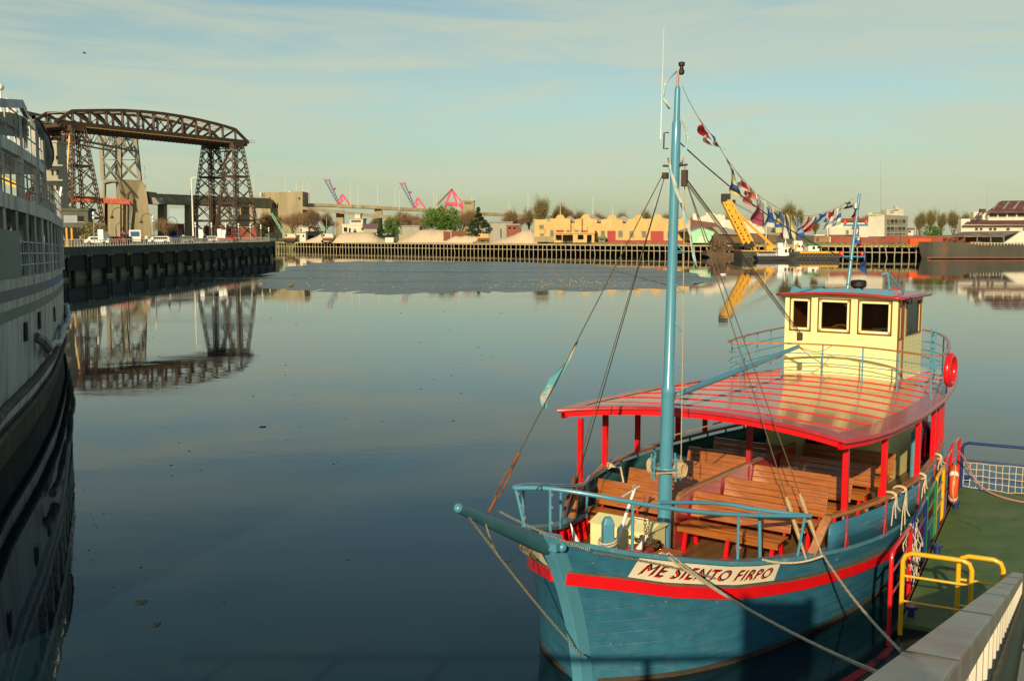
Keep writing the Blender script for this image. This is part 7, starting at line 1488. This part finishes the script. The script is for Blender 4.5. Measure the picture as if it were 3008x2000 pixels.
q.build('back_stay_leg', 'craney', bk_); q = MB(); a = wpt(2252, 735, Db + 2, bk_); b = wpt(2270, 723, Db + 2, bk_); q.b2((a.x, 2, a.z), (b.x, 5, b.z)); q.build('winch_house', 'craney', bk_)
q = MB(); 
for d in (0, 4, 8): q.bar(wpt(2155, 594 + d * .6, Db + 3, bk_), wpt(2290, 665 + d, Db + 4, bk_), .07)
q.build('wires', 'wire', bk_)
q = MB(); a = wpt(2375, 738, Db + 3, bk_); b = wpt(2407, 721, Db + 3, bk_); q.b2((a.x, 3, a.z), (b.x, 7, b.z)); dh = q.build('deck_house', 'white', bk_); q = MB(); q.b2((a.x - .3, 2.6, b.z), (b.x + .4, 7.4, b.z + .5)); q.build('roof', 'greenp', dh); q = MB(); q.b2((a.x + 1, 2.9, a.z + .5), (a.x + 1.7, 3.0, b.z - .3)); q.b2((a.x + 2.2, 2.9, b.z - .8), (a.x + 2.8, 3.0, b.z - .35)); q.build('window', 'dark', dh)
tg = thing('tug_boat', 'small tug with white wheelhouse and black hull in front of the crane barge', 'boat', ZP(2280, 765, 0)); Dt = tg.location.y
hullbox(tg, [wpt(2222, 752, Dt, tg), wpt(2228, 764, Dt, tg), wpt(2325, 764, Dt, tg), wpt(2340, 748, Dt, tg), wpt(2325, 750, Dt, tg), wpt(2290, 754, Dt, tg)], 4, 'black')
hp_ = [[wpt(2285, 749, Dt, tg), wpt(2318, 749, Dt, tg), wpt(2318, 733, Dt, tg), wpt(2285, 733, Dt, tg)]]
q = MB(); a = wpt(2288, 752, Dt, tg); b = wpt(2320, 728, Dt, tg); q.b2((a.x, .6, a.z), (b.x, 3.4, b.z)); q.b2((a.x - .1, .8, b.z), (a.x + 1.2, 2, b.z + 1.2)); wh2 = q.build('wheelhouse', 'white', tg); q = MB(); q.b2((a.x - .2, .3, b.z - .1), (b.x + .2, 3.7, b.z + .12)); q.build('roof', 'white', wh2)
for k in range(3): q = MB(); x = a.x + 1.6 + k * .85; q.b2((x, .52, b.z - 1.2), (x + .55, .6, b.z - .4)); q.build('window', 'dark', wh2)
q = MB(); c = wpt(2307, 728, Dt + 1, tg); q.tube(c, c + Vector((0, 0, 2.2)), .09); q.tube(c + Vector((-.4, 0, 0)), c + Vector((0, 0, 1.8)), .06); q.tube(c + Vector((.8, 0, 0)), c + Vector((0, 0, 1.8)), .06); q.build('mast', 'white', tg)
q = MB()
for k in range(12): x = 2226 + k * 5; q.tube(wpt(x, 753, Dt, tg), wpt(x, 746.5, Dt, tg), .05, n=4)
q.tube(wpt(2224, 747, Dt, tg), wpt(2284, 746, Dt, tg), .06, n=4); q.tube(wpt(2224, 750, Dt, tg), wpt(2284, 749.5, Dt, tg), .05, n=4); q.build('guard_rail', 'white', tg)
w2 = thing('work_boat', 'white and yellow work boat superstructure behind the tug bow', 'boat', ZP(2350, 760, 0) + Vector((0, 2, 0))); D2 = w2.location.y
hullbox(w2, [wpt(2325, 758, D2, w2), wpt(2385, 758, D2, w2), wpt(2390, 745, D2, w2), wpt(2320, 746, D2, w2)], 3.4, 'black')
q = MB(); a = wpt(2333, 748, D2, w2); b = wpt(2366, 726, D2, w2); q.b2((a.x, .5, a.z), (b.x, 3, b.z)); a = wpt(2335, 726, D2, w2); b = wpt(2360, 708, D2, w2); q.b2((a.x, .8, a.z), (b.x, 2.6, b.z)); q.build('cabin', 'white', w2)
q = MB(); q.bar(wpt(2332, 738, D2 + .4, w2), wpt(2344, 714, D2 + .4, w2), .5); q.bar(wpt(2362, 716, D2 + .4, w2), wpt(2360, 740, D2 + .4, w2), .4); q.build('trim', 'craney', w2); q = MB()
for x in (2338, 2348, 2357): c = wpt(x, 722 + (x % 3), D2 + .45, w2); q.lathe(c, [(.3, 0), (.3, .06)], 10, (0, 1, 0)); 
q.build('porthole', 'dark', w2); q = MB(); q.tube(wpt(2335, 710, D2 + 1, w2), wpt(2335, 690, D2 + 1, w2), .12); q.tube(wpt(2356, 712, D2 + 1, w2), wpt(2372, 736, D2 + 1, w2), .08); q.build('mast', 'white', w2)
bb = thing('black_barge', 'long rusting black and red barge hull lying along the right wharf', 'boat', ZP(2700, 761, 0)); D3 = bb.location.y
M['oldhull'] = mat('rust_streaked_black_hull', (.075, .07, .05), .75, .3, .3, c2=(.18, .08, .045), thr=(.54, .72), scale2=.25, stretch=(1, 1, .35))
q = MB(); rows = []
for k in range(31):
    x = 2697 + (3140 - 2697) * k / 30; f = k / 30; top = 712 + (10 if f > .25 else 0) * min(1, (f - .25) * 6 if f > .25 else 0) - 2 * (1 - f)
    bow = max(0, 1 - k / 3); rows.append([wpt(x - 0 + 10 * (1 - bow) * 0 + (10 if k == 0 else 0), 761, D3 + 3 * bow, bb) * 1.0, wpt(x + (6 if k == 0 else 0), 742, D3 - .4 * (1 - bow) + 3 * bow, bb), wpt(x, top, D3 - .8 * (1 - bow) + 3 * bow, bb)])
q.grid(rows); q.build('hull_side', 'oldhull', bb, smooth=True)
q = MB(); a = rows[0]; e = rows[-1]; q.slab([a[2] + Vector((0, 0, -.3)), e[2] + Vector((0, 0, -.3)), e[2] + Vector((0, 8, -.3)), a[2] + Vector((4, 4, -.3))], (0, 0, -.2)); q.build('deck', 'rust', bb)
q = MB(); q.slab([a[0], a[2], a[2] + Vector((5, 8, 0)), a[0] + Vector((5, 8, 0))], (.2, .05, 0)); q.build('hull_end', 'oldhull', bb)
q = MB(); a = wpt(2700, 757, D3 - .5, bb); b = wpt(3100, 757, D3 - .5, bb); q.bar(a + Vector((2, 0, 0)), b, .5, .25); q.build('rubbing_band', 'brick', bb)
q = MB()
for k in range(26): x = 2855 + k * 9.5; q.bar(wpt(x, 724, D3 - .6, bb), wpt(x, 713, D3 - .6, bb), .12)
q.bar(wpt(2850, 712, D3 - .6, bb), wpt(3100, 720, D3 - .6, bb), .1); q.build('guard_rail', 'offwhite', bb)
random.seed(5); q = MB()
for k in range(26): c = wpt(random.uniform(2775, 2830), random.uniform(700, 711), D3 + random.uniform(1, 4), bb); q.box(tuple(c), (random.uniform(.3, 1.2), .6, random.uniform(.2, .9)), random.random())
q.build('deck_gear', 'rust', bb)
q = MB(); a = wpt(2674, 722, D3 + 8, bb); b = wpt(2735, 702, D3 + 8, bb); q.b2((a.x, 8, a.z), (b.x, 10, b.z)); ob = q.build('container', 'orange'); ob.location = bb.location; 
for v in (): pass
tag(ob, 'orange red rack of boxes on the wharf beside the black barge bow', 'boxes')
q = MB(); lattice_bar(q, W(2835, 680, 300), W(2888, 620, 300), .9, .9, 12, (0, 1, 0), .14); q.box(tuple(W(2886, 619, 300)), (1.6, 1, 1)); tag(q.build('derrick', 'steel'), 'dark lattice derrick jib leaning in front of the white factory', 'crane')
for i, (px, D, h, lb_) in enumerate(((1325, 372, 4.2, 'white street lamp in front of the big green tree'), (2812, 300, 4.6, 'white curved street lamp left of the white factory lean-to'), (2250, 300, 7.5, 'grey lamp post above the crane barge'), (1583, 350, 4.0, 'lamp by the small brick house'))):
    lamp('street_lamp', lb_, (W(px, 705, D).x, D, HW - .2), h, 1.6, -1, 'white', None, .1)
for i, (px, y0, D, lb_) in enumerate(((979, 650, 420, 'dark wooden pole left of the long sand heap'), (990, 650, 421, 'second dark wooden pole left of the long sand heap'), (960, 640, 424, 'pale green pole above the red and cream crane'), (2598, 671, 300, 'thin dark pole before the brick wall'), (2692, 660, 320, 'utility pole right of the grey block'), (2645, 690, 290, 'pale post on the red brick wall'))):
    q = MB(); b_ = Vector((W(px, 700, D).x, D, HW - .2)); q.tube((0, 0, 0), (0, 0, W(px, y0, D).z - b_.z), .12, .08, 5); o = q.build('utility_pole', 'steel' if i != 2 else 'mint'); o.location = b_; tag(o, lb_, 'pole')
# grass and scrub along the wharf top
random.seed(4); q = MB()
for k in range(5200):
    f = random.random(); seg = random.choice([(1740, 2060, 322), (2180, 2700, 296), (2400, 2560, 292), (1390, 1450, 372), (2750, 2900, 285)]); px = random.uniform(seg[0], seg[1]); D = seg[2] + random.uniform(-3, 5) - (px - seg[0]) * .04; a = W(px, 712, D); p = Vector((a.x, D, HW - .15)); s = random.uniform(.15, .7) * (1.4 if random.random() < .1 else 1)
    q.poly([p, p + Vector((random.uniform(.2, .6) * s, 0, s * .6)), p + Vector((random.uniform(-.3, .3), 0, s)), p + Vector((-.3 * s, 0, s * .4))])
tag(q.build('scrub', LEAF['o']), 'rough grass and scrub growing along the top of the far wharf', None, kind='stuff')

random.seed(21)
for i, (px, D, lb_) in enumerate(((1150, 400, 'low heap of rubble and planks left of the biggest sand heap'), (1770, 326, 'pile of planks on the wharf before the first big red door'), (1860, 322, 'low heap of scrap on the wharf beneath the fourth gable'), (2480, 296, 'heap of scrap timber before the red brick wall'), (2560, 293, 'heap of scrap below the grey office block'), (2640, 290, 'scattered scrap metal along the wharf right of the grey block'))):
    t0 = Vector((W(px, 705, D).x, D, HW)); q = MB()
    for k in range(26): q.box((random.gauss(0, 2.2), random.uniform(-.8, .8), random.uniform(.0, .5)), (random.uniform(.2, 1.8), random.uniform(.1, .5), random.uniform(.1, .4)), random.uniform(0, 3))
    o = q.build('scrap_heap', 'dredge' if i % 2 else 'rust'); o.location = t0; tag(o, lb_, 'scrap heap', None, 'stuff')
